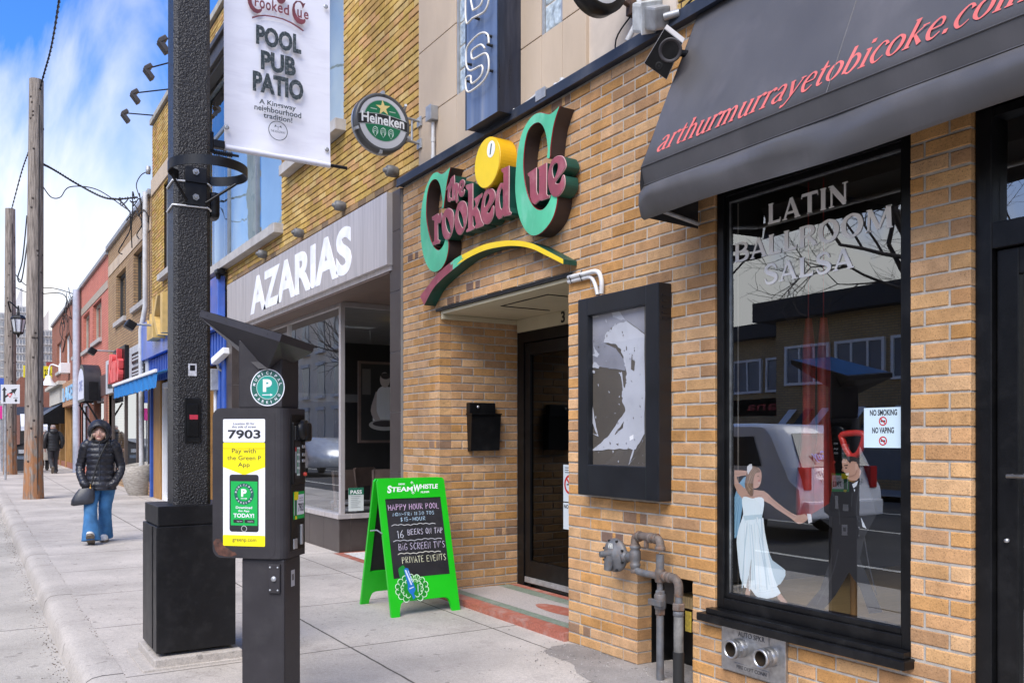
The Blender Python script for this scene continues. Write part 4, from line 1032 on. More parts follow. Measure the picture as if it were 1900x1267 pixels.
# ------------------------------------------------------------------ lettering drawn with a broad pen (serif) and with chalk
SER = {
 'a': (.92, [[(.13,.80,.16),(.32,1.0,.09),(.55,.95,.14),(.64,.72,.2),(.64,.15,.2),(.84,.03,.07)], [(.64,.6,.07),(.35,.5,.12),(.13,.26,.2),(.3,.02,.12),(.5,.07,.08),(.66,.25,.07)]]),
 'r': (.72, [[(.22,1,.2),(.22,.02,.2)], [(.02,.03,.07),(.44,.03,.07)], [(.04,.97,.07),(.22,.97,.07)], [(.22,.7,.07),(.42,.97,.1),(.58,.99,.18),(.66,.86,.2)]]),
 't': (.66, [[(.28,1.35,.05),(.28,1.0,.2),(.28,.25,.2),(.4,.02,.12),(.6,.1,.06)], [(.04,.96,.08),(.58,.96,.08)]]),
 'h': (1.0, [[(.2,1.5,.2),(.2,.02,.2)], [(.02,1.46,.07),(.2,1.46,.07)], [(.02,.03,.07),(.38,.03,.07)], [(.2,.75,.07),(.44,.98,.1),(.66,.9,.16),(.74,.6,.2),(.74,.02,.2)], [(.58,.03,.07),(.94,.03,.07)]]),
 'u': (1.0, [[(.2,1,.2),(.2,.35,.2),(.35,.03,.14),(.55,.05,.08),(.74,.3,.07)], [(.74,1,.2),(.74,.12,.2),(.94,.02,.07)], [(.02,.97,.07),(.2,.97,.07)], [(.56,.97,.07),(.74,.97,.07)]]),
 'm': (1.52, [[(.2,1,.2),(.2,.02,.2)], [(.02,.97,.07),(.2,.97,.07)], [(.02,.03,.07),(.38,.03,.07)], [(.2,.75,.07),(.4,.98,.1),(.6,.9,.16),(.68,.6,.2),(.68,.02,.2)], [(.52,.03,.07),(.86,.03,.07)], [(.68,.75,.07),(.92,.98,.1),(1.12,.9,.16),(1.2,.6,.2),(1.2,.02,.2)], [(1.04,.03,.07),(1.4,.03,.07)]]),
 'y': (.95, [[(.12,1,.2),(.48,.08,.18)], [(.84,1,.09),(.46,0,.09),(.26,-.38,.12),(.05,-.42,.18)], [(0,.97,.07),(.3,.97,.07)], [(.66,.97,.07),(.96,.97,.07)]]),
 'e': (.86, [[(.16,.52,.07),(.72,.55,.07)], [(.72,.55,.1),(.68,.85,.14),(.45,1,.09),(.2,.75,.18),(.15,.4,.2),(.3,.06,.16),(.52,.0,.1),(.76,.22,.06)]]),
 'o': (.98, [[(.46,1,.08),(.2,.8,.17),(.13,.5,.21),(.2,.2,.17),(.46,0,.08),(.72,.2,.17),(.79,.5,.21),(.72,.8,.17),(.46,1,.08)]]),
 'b': (1.0, [[(.2,1.5,.2),(.2,.05,.2)], [(.02,1.46,.07),(.2,1.46,.07)], [(.2,.75,.07),(.45,1,.1),(.74,.75,.18),(.76,.35,.2),(.5,0,.1),(.2,.15,.07)]]),
 'i': (.5, [[(.22,1,.2),(.22,.02,.2)], [(.02,.97,.07),(.22,.97,.07)], [(.02,.03,.07),(.42,.03,.07)], [(.24,1.25,.22),(.24,1.46,.22)]]),
 'c': (.84, [[(.72,.78,.2),(.6,.98,.1),(.4,1,.09),(.18,.7,.18),(.14,.35,.2),(.35,.02,.13),(.55,.02,.08),(.76,.22,.05)]]),
 'k': (.98, [[(.2,1.5,.2),(.2,.02,.2)], [(.02,1.46,.07),(.2,1.46,.07)], [(.02,.03,.07),(.38,.03,.07)], [(.78,.98,.07),(.22,.48,.08)], [(.38,.6,.12),(.84,.03,.2)], [(.6,.97,.07),(.92,.97,.07)]]),
 '.': (.45, [[(.1,.1,.22),(.3,.1,.22)]]),
 'L': (.88, [[(.2,1,.2),(.2,0,.2)], [(.06,.98,.05),(.36,.98,.05)], [(.04,.05,.11),(.74,.05,.11)], [(.74,.0,.05),(.78,.22,.04)]]),
 'A': (1.1, [[(.52,1.0,.1),(.14,.0,.1)], [(.52,1.0,.16),(.9,.0,.2)], [(.26,.3,.1),(.76,.3,.1)], [(.02,.02,.05),(.3,.02,.05)], [(.72,.02,.05),(1.06,.02,.05)]]),
 'T': (1.0, [[(.48,1,.2),(.48,0,.2)], [(.06,.94,.12),(.9,.94,.12)], [(.07,1.,.04),(.03,.78,.04)], [(.89,1,.04),(.93,.78,.04)], [(.33,.02,.05),(.63,.02,.05)]]),
 'I': (.46, [[(.22,1,.2),(.22,0,.2)], [(.06,.98,.05),(.38,.98,.05)], [(.06,.02,.05),(.38,.02,.05)]]),
 'N': (1.15, [[(.2,1,.09),(.2,0,.09)], [(.18,.95,.2),(.9,.06,.2)], [(.9,1,.09),(.9,0,.09)], [(.04,.98,.05),(.3,.98,.05)], [(.76,.98,.05),(1.04,.98,.05)], [(.06,.02,.05),(.34,.02,.05)]]),
 'B': (1.0, [[(.2,1,.2),(.2,0,.2)], [(.06,.96,.08),(.5,.96,.1),(.74,.86,.16),(.74,.66,.16),(.5,.53,.1),(.2,.53,.08)], [(.5,.53,.1),(.8,.42,.18),(.82,.18,.18),(.55,.05,.1),(.06,.05,.08)]]),
 'R': (1.05, [[(.2,1,.2),(.2,0,.2)], [(.06,.96,.08),(.5,.96,.1),(.76,.84,.17),(.76,.64,.17),(.5,.5,.1),(.2,.5,.08)], [(.5,.5,.14),(.9,.02,.2)], [(.06,.02,.05),(.34,.02,.05)], [(.8,.02,.05),(1.04,.02,.05)]]),
 'O': (1.18, [[(.55,1,.1),(.24,.84,.17),(.13,.5,.22),(.24,.16,.17),(.55,0,.1),(.86,.16,.17),(.97,.5,.22),(.86,.84,.17),(.55,1,.1)]]),
 'M': (1.36, [[(.2,1,.1),(.16,0,.1)], [(.22,.96,.18),(.64,.06,.16)], [(1.06,.96,.1),(.64,.06,.1)], [(1.08,1,.2),(1.12,0,.2)], [(.02,.02,.05),(.3,.02,.05)], [(.96,.02,.05),(1.28,.02,.05)], [(.06,.98,.05),(.24,.98,.05)], [(1.04,.98,.05),(1.24,.98,.05)]]),
 'S': (.9, [[(.76,.74,.06),(.66,.92,.1),(.45,1,.12),(.2,.88,.16),(.2,.66,.18),(.45,.52,.2),(.72,.36,.19),(.72,.14,.16),(.45,0,.12),(.22,.06,.1),(.1,.28,.06)]]),
}
CHK = {'A': [[(0,0),(.32,1),(.64,0)],[(.12,.4),(.54,.38)]], 'B': [[(.05,0),(.05,1),(.5,.85),(.45,.6),(.08,.52),(.6,.35),(.5,.05),(.05,0)]], 'C': [[(.6,.85),(.3,1),(.03,.6),(.1,.15),(.35,0),(.6,.15)]],
 'D': [[(.05,0),(.05,1),(.55,.7),(.55,.25),(.05,0)]], 'E': [[(.55,1),(.05,.95),(.05,.02),(.58,.05)],[(.05,.52),(.45,.52)]], 'F': [[(.6,1),(.08,.95),(.08,0)],[(.08,.52),(.45,.55)]],
 'G': [[(.6,.85),(.3,1),(.03,.6),(.1,.12),(.4,0),(.62,.2),(.6,.45),(.35,.42)]], 'H': [[(.05,1),(.05,0)],[(.6,1),(.58,0)],[(.05,.5),(.6,.52)]], 'I': [[(.15,1),(.13,0)]], 'i': [[(.15,.65),(.13,0)],[(.15,.95),(.16,1)]],
 'K': [[(.05,1),(.05,0)],[(.55,1),(.06,.5),(.6,0)]], 'L': [[(.05,1),(.05,.02),(.5,.0)]], 'M': [[(0,0),(.1,1),(.38,.3),(.66,1),(.76,0)]], 'N': [[(.03,0),(.05,1),(.55,.02),(.58,1)]],
 'O': [[(.3,1),(.05,.7),(.05,.25),(.3,0),(.58,.25),(.58,.7),(.3,1)]], 'P': [[(.06,0),(.06,1),(.5,.92),(.55,.65),(.07,.48)]], 'R': [[(.06,0),(.06,1),(.5,.9),(.5,.62),(.08,.5),(.58,0)]],
 'S': [[(.52,.88),(.28,1),(.05,.78),(.3,.5),(.52,.28),(.3,0),(.03,.12)]], 'T': [[(0,.97),(.62,1)],[(.3,.98),(.3,0)]], 'U': [[(.05,1),(.08,.2),(.3,0),(.5,.2),(.55,1)]], 'V': [[(0,1),(.28,0),(.58,1)]],
 'W': [[(0,1),(.18,0),(.4,.7),(.6,0),(.8,1)]], 'Y': [[(0,1),(.3,.5)],[(.6,1),(.15,-.1)]], '1': [[(.1,.85),(.25,1),(.25,0)]], '3': [[(.1,1),(.5,.95),(.25,.55),(.55,.3),(.3,0),(.05,.1)]], '5': [[(.5,1),(.12,1),(.1,.6),(.5,.5),(.5,.12),(.08,0)]],
 '6': [[(.45,1),(.1,.5),(.1,.1),(.4,0),(.55,.28),(.35,.5),(.1,.3)]], '0': [[(.3,1),(.05,.7),(.05,.25),(.3,0),(.55,.25),(.55,.7),(.3,1)]], '$': [[(.5,.8),(.28,.92),(.08,.75),(.3,.5),(.5,.3),(.28,.08),(.05,.2)],[(.3,1.1),(.3,-.1)]],
 '-': [[(.1,.45),(.5,.48)]], ':': [[(.1,.7),(.12,.64)],[(.1,.25),(.12,.19)]], "'": [[(.12,1),(.08,.75)]], ' ': []}
def serif(mb, t, O, U, V, size, mi=0, c=None, track=1.0, shear=0.0, wt=1.0, lift0=0.0):
    """size = height of a capital/x-height unit; returns the advance"""
    U, V = Vector(U), Vector(V); Vs = V + U * shear; x = 0.0; k = 0
    for ch in t:
        if ch == ' ': x += .5; continue
        adv, st = SER[ch]
        for s in st:
            pts = [((x + q[0] * track) * size, q[1] * size, q[2] * size * wt) for q in s]
            if len(pts) > 2: pts = smooth(pts, 4, False)
            mb.ribbon(pts, O, U, Vs, 0, mi, c, lift=lift0 + .0002 * (k % 4)); k += 1
        x += adv * track
    return x * size
def serif_len(t, track=1.0): return sum((SER[c][0] if c != ' ' else .5) * track for c in t)
def chalk(mb, t, O, U, V, w, h, mi=0, c=None, pen=.009, rg=None, lift=0.0):
    """chalk capitals stretched over w with height h"""
    rg = rg or random.Random(1); n = sum(.82 if ch not in " I'i:1" else .45 for ch in t); x = 0; k = 0
    sx = w / n
    for ch in t:
        dy = rg.uniform(-.05, .05) * h; sh = rg.uniform(-.04, .1)
        for s in CHK.get(ch, []):
            pts = [((x + q[0] + q[1] * sh) * sx, dy + q[1] * h, pen * rg.uniform(.75, 1.2)) for q in s]
            mb.ribbon(pts, O, U, V, pen, mi, c, lift=lift + .00015 * (k % 4)); k += 1
        x += .82 if ch not in " I'i:1" else .45
    return mb
def plane_pt(px, py, P0, n):
    r = ray(px, py); return EYE + r * ((Vector(P0) - EYE).dot(n) / r.dot(n))

# ------------------------------------------------------------------ the club sign
t = thing('club_sign', (-.1, 6, 3), 'big raised teal and maroon letter sign with a yellow billiard ball over the recessed doorway', 'sign')
M_teal = mat('teal_enamel', (.08, .45, .25), .38, var=.28, ns=3.5, dirt=(.32, .62, .50), dirt_amt=.7, dirt_scale=3, stretch=(1, 1, .5))
M_maroon = mat('maroon_enamel', (.27, .055, .075), .4, var=.2, ns=9, dirt=(.42, .16, .18), dirt_amt=.8, dirt_scale=6)
M_brown = mat('dark_brown_return', (.035, .022, .02), .45, var=.2)
M_dgreen = mat('dark_green_return', (.006, .06, .042), .45, var=.3)
M_yel = mat('yellow_enamel', (.80, .56, .01), .35, var=.06, dirt=(.5, .36, .05), dirt_amt=.3)
M_pinkedge = mat('pale_pink_trim', (.50, .28, .28), .5)
M_redtrim = mat('red_trim', (.22, .005, .012), .4)
def crop(ox, oy, s): return lambda pts: [(ox + x / s, oy + y / s) for x, y in pts]
c1, c2, c8 = crop(770, 280, 5.758), crop(920, 190, 4.873), crop(740, 180, 3.0158)
def loc(pts, X):
    return [(-p.y, p.z) for p in (onX(a, b, X) for a, b in pts)]
def sm_c(pts, tips, n=3):
    """smooth runs between sharp tips"""
    out = []; N_ = len(pts); idx = sorted(tips)
    for a, b in zip(idx, idx[1:] + [idx[0] + N_]):
        run = [pts[k % N_] for k in range(a, b + 1)]
        out += smooth(run, n, False)[:-1]
    return out
def letter(name, loops, X, m, side, back=.0, trim=None):
    ls = [loc(l, X) for l in loops]
    mb = MB()
    mb.shape(ls, (X, 0, 0), XU, ZV, abs(X - back), 0, 1)
    if trim is not None:                                   # a thin lip just behind the face
        cx = sum(p[0] for p in ls[0]) / len(ls[0]); cy = sum(p[1] for p in ls[0]) / len(ls[0])
        for l in ls:
            pts = [(X + .006, -x, y) for x, y in l]
            mb.tube(pts + [pts[0]], .0045, 5, 2, caps=False)
    return mb.build(name, [m, side] + ([trim] if trim else []), t)
C2 = c2([(575,35),(535,75),(490,108),(450,105),(400,95),(345,115),(290,175),(240,270),(205,400),(185,560),(175,760),(185,900),(205,1010),(235,1100),(280,1170),(325,1203),(380,1195),(440,1150),(500,1070),(535,980),(553,880),(545,800),(522,745),(505,820),(490,880),(460,935),(420,972),(375,970),(330,930),(290,850),(262,740),(247,600),(250,470),(265,350),(290,260),(330,205),(375,182),(410,195),(440,245),(460,330),(470,430),(462,500),(485,503),(490,420),(500,330),(520,210),(545,120)])
C1 = c8([(288,393),(262,418),(240,432),(215,420),(190,432),(165,475),(145,530),(130,600),(122,680),(122,770),(130,850),(145,910),(165,955),(190,977),(215,975),(240,955),(262,915),(275,860),(276,815),(265,768),(258,805),(245,838),(225,858),(205,850),(185,820),(168,770),(155,700),(152,640),(155,570),(165,510),(180,475),(200,460),(218,468),(232,500),(240,550),(245,590),(240,622),(250,622),(256,570),(265,500),(275,445)])
letter('big_letter', [sm_c(C1, [0, 3, 19, 36, 37])], -.13, M_teal, M_brown, trim=M_redtrim)
letter('big_letter', [sm_c(C2, [0, 3, 22, 40, 41])], -.13, M_teal, M_brown, trim=M_redtrim)
LET = [
 (c1, [[(180,708),(243,670),(246,695),(262,676),(280,660),(284,715),(262,772),(242,765),(238,800),(240,948),(262,958),(258,985),(186,1008),(188,980),(206,962),(206,745),(182,735)]], False),
 (c1, [[(350,616),(395,640),(410,710),(405,800),(385,890),(355,940),(320,940),(295,890),(285,800),(290,720),(315,645)], [(325,700),(345,720),(370,790),(382,870),(370,885),(345,860),(325,800),(318,740)]], True),
 (c1, [[(495,540),(530,550),(552,610),(552,700),(535,800),(505,870),(475,895),(445,870),(425,800),(425,720),(440,630),(465,560)], [(465,630),(490,660),(510,720),(520,790),(515,825),(495,815),(470,760),(455,690)]], True),
 (c1, [[(540,372),(612,348),(613,640),(648,580),(645,545),(630,515),(712,455),(708,490),(690,510),(655,600),(680,650),(705,745),(730,785),(725,800),(645,830),(640,800),(652,785),(634,690),(613,700),(614,800),(630,815),(625,835),(548,868),(545,850),(568,825),(568,425),(545,400)]], False),
 (c1, [[(835,590),(838,640),(830,700),(800,760),(760,782),(725,760),(705,690),(705,610),(720,520),(745,440),(785,405),(830,415),(852,465),(838,530),(765,652),(785,668),(805,645),(820,600)], [(785,455),(795,490),(775,560),(742,605),(738,560),(750,500),(768,465)]], True),
 (c1, [[(920,197),(1000,160),(998,600),(1008,655),(1025,658),(1020,680),(945,700),(945,672),(922,712),(890,728),(866,690),(855,600),(860,500),(880,410),(910,350),(945,345),(945,235),(925,222)], [(925,385),(940,420),(940,600),(925,635),(905,610),(895,540),(895,470),(910,410)]], False),
 (c2, [[(287,645),(362,592),(362,800),(375,843),(390,820),(390,610),(378,592),(455,548),(453,830),(470,850),(485,842),(480,862),(405,887),(395,880),(350,922),(325,900),(310,850),(305,672),(290,660)]], False),
 (c2, [[(600,665),(615,670),(620,740),(600,800),(565,842),(530,850),(500,830),(478,770),(470,690),(480,600),(510,520),(560,487),(605,497),(630,562),(615,610),(536,718),(552,742),(580,725)], [(550,545),(562,570),(555,620),(525,690),(508,650),(505,600),(520,560)]], True),
 (c1, [[(345,385),(372,330),(378,300),(394,298),(390,350),(400,352),(396,375),(386,378),(368,440),(364,500),(384,505),(370,545),(350,540),(345,480),(352,405),(332,420)]], False),
 (c1, [[(388,285),(415,262),(420,370),(432,345),(456,350),(462,400),(450,470),(456,540),(440,556),(430,520),(432,420),(424,408),(415,500),(418,525),(385,532),(395,500),(395,320)]], False),
 (c1, [[(520,412),(524,440),(508,480),(482,486),(465,452),(465,380),(480,330),(500,310),(522,322),(524,362),(494,428),(505,442)], [(500,342),(507,357),(487,400),(483,372)]], True)]
for cf, loops, sm in LET:
    ls = [cf(l) for l in loops]
    if sm: ls = [smooth(l, 3) for l in ls]
    letter('letter', ls, -.14, M_maroon, M_dgreen, back=-.02, trim=M_pinkedge)
# ball
cy = onX(904, 302, -.155)
mb = MB(); rb = .197
mb.lathe([(.0, 0), (rb, 0), (rb, -.15), (rb - .004, -.155), (0, -.156)], (0, cy.y, cy.z), 'x', 48)
mb.build('ball', mat('orange_yellow_rim', (.72, .40, .01), .4, var=.08), t, smooth=False)
mb = MB(); mb.shape([[(-cy.y + a, cy.z + b) for a, b in ell(0, 0, rb - .004, rb - .004, 48)]], (-.1575, 0, 0), XU, ZV, 0, 0)
q = onX(911, 277, -.159)
mb.shape([[(-q.y + a, q.z + b) for a, b in ell(0, 0, .062, .064, 28)]], (-.159, 0, 0), XU, ZV, 0, 1)
text_fit(mb, '1', (-.1605, q.y + .02, q.z - .04), XU, ZV, .036, .08, 0, 2, bold=.06, shear=.35)
mb.build('ball_face', [M_yel, M_white, M_dgreen], t)
# cue
top = c8([(118,1115),(160,1060),(220,985),(290,925),(330,896),(380,870),(470,828),(560,808),(650,803),(740,818),(820,855),(920,908)])
bot = c8([(122,1160),(142,1165),(190,1075),(240,1020),(290,976),(335,940),(380,905),(470,862),(560,840),(650,833),(740,848),(820,885),(920,935)][1:])
A, B = [onX(a, b, -.12) for a, b in smooth(top, 4, False)], [onX(a, b, -.12) for a, b in smooth(bot, 4, False)]
n = min(len(A), len(B))
mb = MB()
for i in range(n - 1):
    fr_ = i / (n - 1)
    mi = 0 if fr_ < .29 else (1 if fr_ < .40 else 2)
    a0, a1, b0, b1 = A[i], A[i + 1], B[i], B[i + 1]
    s = Vector((.115, 0, 0))
    mb.add([a0, a1, b1, b0], [(0, 3, 2, 1)], mi); mb.add([b0, b1, b1 + s, b0 + s], [(0, 1, 2, 3)], 3); mb.add([a0, a1, a1 + s, a0 + s], [(0, 1, 2, 3)], 3)
for i in (0, n - 1): mb.add([A[i], B[i], B[i] + Vector((.115, 0, 0)), A[i] + Vector((.115, 0, 0))], [(0, 1, 2, 3)], 3)
for k, (f0, f1, mi) in enumerate(((.27, .36, 1), (.26, .31, 0), (.36, .44, 1), (.40, .34, 2))):    # the jagged colour change
    i0, i1 = int(f0 * n), int(f1 * n); w = (.2 + .2 * k)
    p0, p1 = A[i0].lerp(B[i0], w), A[i1].lerp(B[i1], w); d = Vector((-.0008 - .0002 * k, 0, 0))
    mb.add([p0 + d + Vector((0, 0, .012)), p0 + d - Vector((0, 0, .012)), p1 + d], [(0, 1, 2)], mi)
mb.build('cue', [M_maroon, M_teal, M_yel, M_dgreen], t)

# ------------------------------------------------------------------ blade sign with neon tube letters
t = thing('neon_sign', (-.1, 5.95, 4.5), 'faded blue box sign with bent white neon tube letters on the limestone', 'sign')
M_bluebox = mat('faded_blue_steel', (.14, .19, .30), .4, metal=.2, var=.25, ns=2, dirt=(.30, .30, .31), dirt_amt=.7, dirt_scale=2.2, stretch=(1, 5, .35))
M_navybox = mat('navy_box_side', (.012, .018, .035), .3, var=.3, dirt=(.06, .06, .07), dirt_amt=.5, stretch=(4, 1, .4))
ya, yb = onX(865, 245, -.18).y, 5.72
mb = MB(); mb.box(-.178, .03, yb + .004, ya, 3.945, 7.4, 1)
mb.quad((-.181, ya, 3.94), (-.181, yb, 3.94), (-.181, yb, 7.4), (-.181, ya, 7.4), 0)
for y in (ya, yb): mb.box(-.185, -.176, y - .006, y + .006, 3.94, 7.4, 1)
mb.build('cabinet', [M_bluebox, M_navybox], t)
c7 = crop(640, 0, 3.726)
M_neon = mat('white_glass_tube', (.72, .68, .60), .15, var=.08)
S_ = c7([(968,338),(940,310),(882,348),(875,390),(890,410),(960,372),(985,382),(995,430),(990,500),(955,565),(890,620),(850,637),(836,600),(838,540),(870,528),(872,565),(885,577),(945,520),(946,455),(870,490),(842,460),(838,400),(842,340),(872,290),(925,240),(965,228),(990,248),(995,300)])
P_ = c7([(885,75),(870,0),(866,-60),(840,-60),(834,60),(842,165),(880,130),(955,90),(985,45),(997,-20),(995,-90)])
P2 = c7([(885,75),(930,45),(950,5),(950,-60)])
mb = MB()
for s in (S_, P_, P2):
    mb.tube([tuple(onX(a, b, -.235)) for a, b in smooth(s, 3, False)], .0085, 7)
mb.build('neon_tube', M_neon, t)
for a, b in ((1015,255),(1020,320),(1022,495),(875,450),(875,570),(930,135)):
    q = onX(640 + a / 3.726, b / 3.726, -.18); mb = MB(); mb.lathe([(.012, 0), (.009, -.05), (0, -.055)], q, 'x', 8); mb.build('tube_standoff', M_rubber, t)

# ------------------------------------------------------------------ round beer sign on a wall bracket
Yb = 7.25; ce = onY(707, 231, Yb); rr = .262
t = thing('round_beer_sign', (ce.x, Yb, ce.z), 'round green beer sign with a star and white lettering on a bracket', 'sign')
mb = MB(); mb.lathe([(rr - .02, .05), (rr, .04), (rr, -.04), (rr - .015, -.052), (rr - .03, -.045), (0, -.044)], ce, 'y', 48)
mb.build('rim', mat('dark_grey_rim', (.07, .07, .07), .4, var=.2), t)
mb = MB(); mb.lathe([(rr + .006, .045), (rr + .006, .012)], ce, 'y', 48, caps=False)
for a in (20, 95, 160, 270):
    T_ = Matrix.Translation(ce) @ Matrix.Rotation(R(a), 4, 'Y'); mb.box(rr - .012, rr + .018, -.06, .0, -.012, .012, T=T_)
mb.build('band', M_galv, t)
mb = MB(); fy = Yb - .046
def fl(pts, lift, c): mb.shape([pts], (ce.x, fy - lift, ce.z), YU, ZV, 0, 0, c=c)
fl(ell(0, 0, rr - .035, rr - .035, 48), .0, (.50, .50, .51)); 
r2 = .178
fl(ell(0, .015, r2 + .006, r2 + .006, 40), .0006, (.33, .36, .34)); fl(ell(0, .015, r2, r2, 40), .0012, (.006, .15, .06))
bw = [(-.235 + .47 * k / 14, .078 + .028 * math.sin(math.pi * k / 14)) for k in range(15)]
fl([(x, y - .03) for x, y in bw] + [(x, y - .128) for x, y in bw[::-1]], .0018, (.40, .42, .40))
fl([(x, y - .035) for x, y in bw] + [(x, y - .123) for x, y in bw[::-1]], .0024, (.012, .012, .012))
text_fit(mb, 'Heineken', (ce.x - .205, fy - .003, ce.z - .022), YU, ZV, .41, .092, 0, c=(.72, .72, .70), bold=.025)
star = []
for k in range(10):
    a = R(90 + 36 * k + 6); q = .073 if k % 2 == 0 else .028; star.append((-.0 + q * math.cos(a), .130 + q * math.sin(a)))
fl(star, .0018, (.72, .56, .22))
for sx in (-1, 1): fl([(sx * .09 - .03, .105), (sx * .09 + .03, .105), (sx * .09 + .03, .113), (sx * .09 - .03, .113)], .0016, (.4, .5, .4))
for cx in (-.075, .0, .075):
    for k in range(3):
        pts = [(cx + (.026 - .006 * k) * math.cos(R(a)), -.085 - .008 * k + (.034 - .008 * k) * math.sin(R(a))) for a in range(-40, 221, 26)]
        mb.ribbon(pts, (ce.x, fy - .0022, ce.z), YU, ZV, .004, 0, (.55, .68, .58))
    mb.ribbon([(cx - .02, -.06), (cx, -.045), (cx + .022, -.058)], (ce.x, fy - .0024, ce.z), YU, ZV, .005, 0, (.55, .68, .58)); mb.ribbon([(cx - .025, -.095), (cx, -.135), (cx + .025, -.095)], (ce.x, fy - .0026, ce.z), YU, ZV, .004, 0, (.55, .68, .58))
mb.build('face', M_print, t)
mb = MB()
for px, py in ((780, 226), (780, 267)):
    q = onX(px, py, .03)
    mb.box(.012, .03, q.y - .045, q.y + .045, q.z - .05, q.z + .04, bev=.003)
    mb.tube([(.02, q.y, q.z), (ce.x + rr + .06, q.y - .02, q.z - .0), (ce.x + rr - .01, Yb + .02, q.z + (.03 if py < 240 else -.0))], .013, 8)
q1, q2 = onX(780, 226, .03), onX(780, 267, .03); mb.tube([(-.06, q1.y - .005, q1.z), (-.06, q1.y - .005, q2.z)], .012, 8)
mb.build('bracket', M_galv, t)

# the second round sign, cut off by the top of the view
Yb = 4.35; ce2 = onY(1109, -32, Yb); rr2 = .20
t = thing('round_lamp_sign', ce2, 'round white lightbox sign with a thick black rim, above the speaker, mostly above the view', 'sign')
mb = MB(); mb.lathe([(rr2 - .05, .06), (rr2, .05), (rr2 + .004, -.04), (rr2 - .03, -.06), (rr2 - .055, -.05)], ce2, 'y', 40); mb.build('rim', M_black, t)
mb = MB(); mb.lathe([(0, -.085), (rr2 * .4, -.078), (rr2 - .05, -.05)], ce2, 'y', 32); mb.build('face', M_white, t)
q = onX(1180, 15, .07)
mb = MB(); mb.box(.01, .07, q.y - .035, q.y + .03, q.z - .06, q.z + .5, bev=.004); mb.tube([(.0, q.y, q.z), (ce2.x + rr2 - .02, Yb, ce2.z - .06)], .016, 6); mb.build('bracket', mat('rusty_steel', (.10, .06, .04), .8, var=.5, ns=20), t)
mb = MB(); mb.tube(smooth([(.03, q.y, q.z - .06), (.0, q.y + .12, q.z - .18), (.02, q.y + .11, q.z - .36), (.03, q.y - .02, q.z - .36)], 5, False), .006, 6); mb.build('cable', M_rubber, t)

# conduits and boxes on the limestone
def jbox(px, py, w, h, d, X, lab, pts, r=.016, grp=None):
    p = onX(px, py, X); t = thing('junction_box', p, lab, 'junction box', grp)
    mb = MB(); mb.box(p.x - d, p.x, p.y - w / 2, p.y + w / 2, p.z - h / 2, p.z + h / 2, bev=.006); mb.box(p.x - d - .006, p.x - d, p.y - w / 2 - .004, p.y + w / 2 + .004, p.z - h / 2 - .004, p.z + h / 2 + .004, bev=.003); mb.build('box', M_galv, t)
    mb = MB(); mb.tube(smooth(pts, 4, False), r, 10)
    for q in pts[1:3]: mb.tube([Vector(q) + Vector((0, 0, -.02)), Vector(q) + Vector((0, 0, .02))], r * 1.25, 10)
    mb.build('conduit', M_pvc, t); return t
p = onX(809, 220, .03)
jbox(809, 213, .10, .13, .075, .03, 'small grey junction box beside the round beer sign, its white conduit dropping straight down', [(.0, p.y, p.z - .04), (.0, p.y, p.z - .2), (.0, p.y, p.z - .36), (-.02, p.y - .02, p.z - .46)])
p = onX(957, 120, .03)
jbox(957, 121, .11, .15, .10, .03, 'grey junction box with a curved conduit between the blue neon sign and glass blocks', [(-.02, p.y, p.z - .07), (-.02, p.y - .0, p.z - .22), (-.02, p.y - .01, p.z - .32), (-.03, p.y - .08, p.z - .40), (-.03, p.y - .25, p.z - .40), (-.03, p.y - .42, p.z - .38)])
p = onX(1022, 178, .03)
jbox(1022, 180, .12, .07, .09, .03, 'flat grey junction box sitting on the flashing above the big letter C', [(-.02, p.y - .06, p.z), (-.02, p.y - .14, p.z + .01), (-.02, p.y - .22, p.z + .02)])
p = onX(1197, 20, .05)
mb = MB(); mb.tube(smooth([(.0, p.y, 7), (.0, p.y, 4.3), (.0, p.y + .01, 4.12), (-.03, p.y + .08, 3.99)], 3, False), .018, 10); tag(mb.build('conduit_pipe', M_pvc), 'white conduit running down the limestone behind the floodlight', 'conduit')
# floodlight
p = onX(1208, 30, -.10); t = thing('floodlight', p, 'grey floodlight with a square lens above the black loudspeaker', 'floodlight')
T_ = Matrix.Translation(p) @ Matrix.Rotation(R(25), 4, 'X') @ Matrix.Rotation(R(-20), 4, 'Y')
mb = MB(); mb.box(-.07, .05, -.13, -.02, -.07, .06, bev=.015, T=T_); mb.tube([T_ @ Vector((.0, -.13, 0)), T_ @ Vector((.06, -.2, .02))], .022, 10); mb.build('body', M_galv, t)
mb = MB(); mb.box(-.085, .06, -.02, .085, -.09, .08, bev=.02, T=T_); mb.box(-.09, .065, -.03, -.018, -.095, .085, bev=.005, T=T_); mb.build('lens', mat('clouded_glass', (.52, .54, .54), .2, var=.3, ns=12), t)
mb = MB(); mb.tube(smooth([tuple(T_ @ Vector((.06, -.2, .02))), (.0, 3.6, 4.1), (.03, 3.2, 4.3), (.05, 2.7, 4.5)], 5, False), .007, 6); mb.build('cable', M_rubber, t)
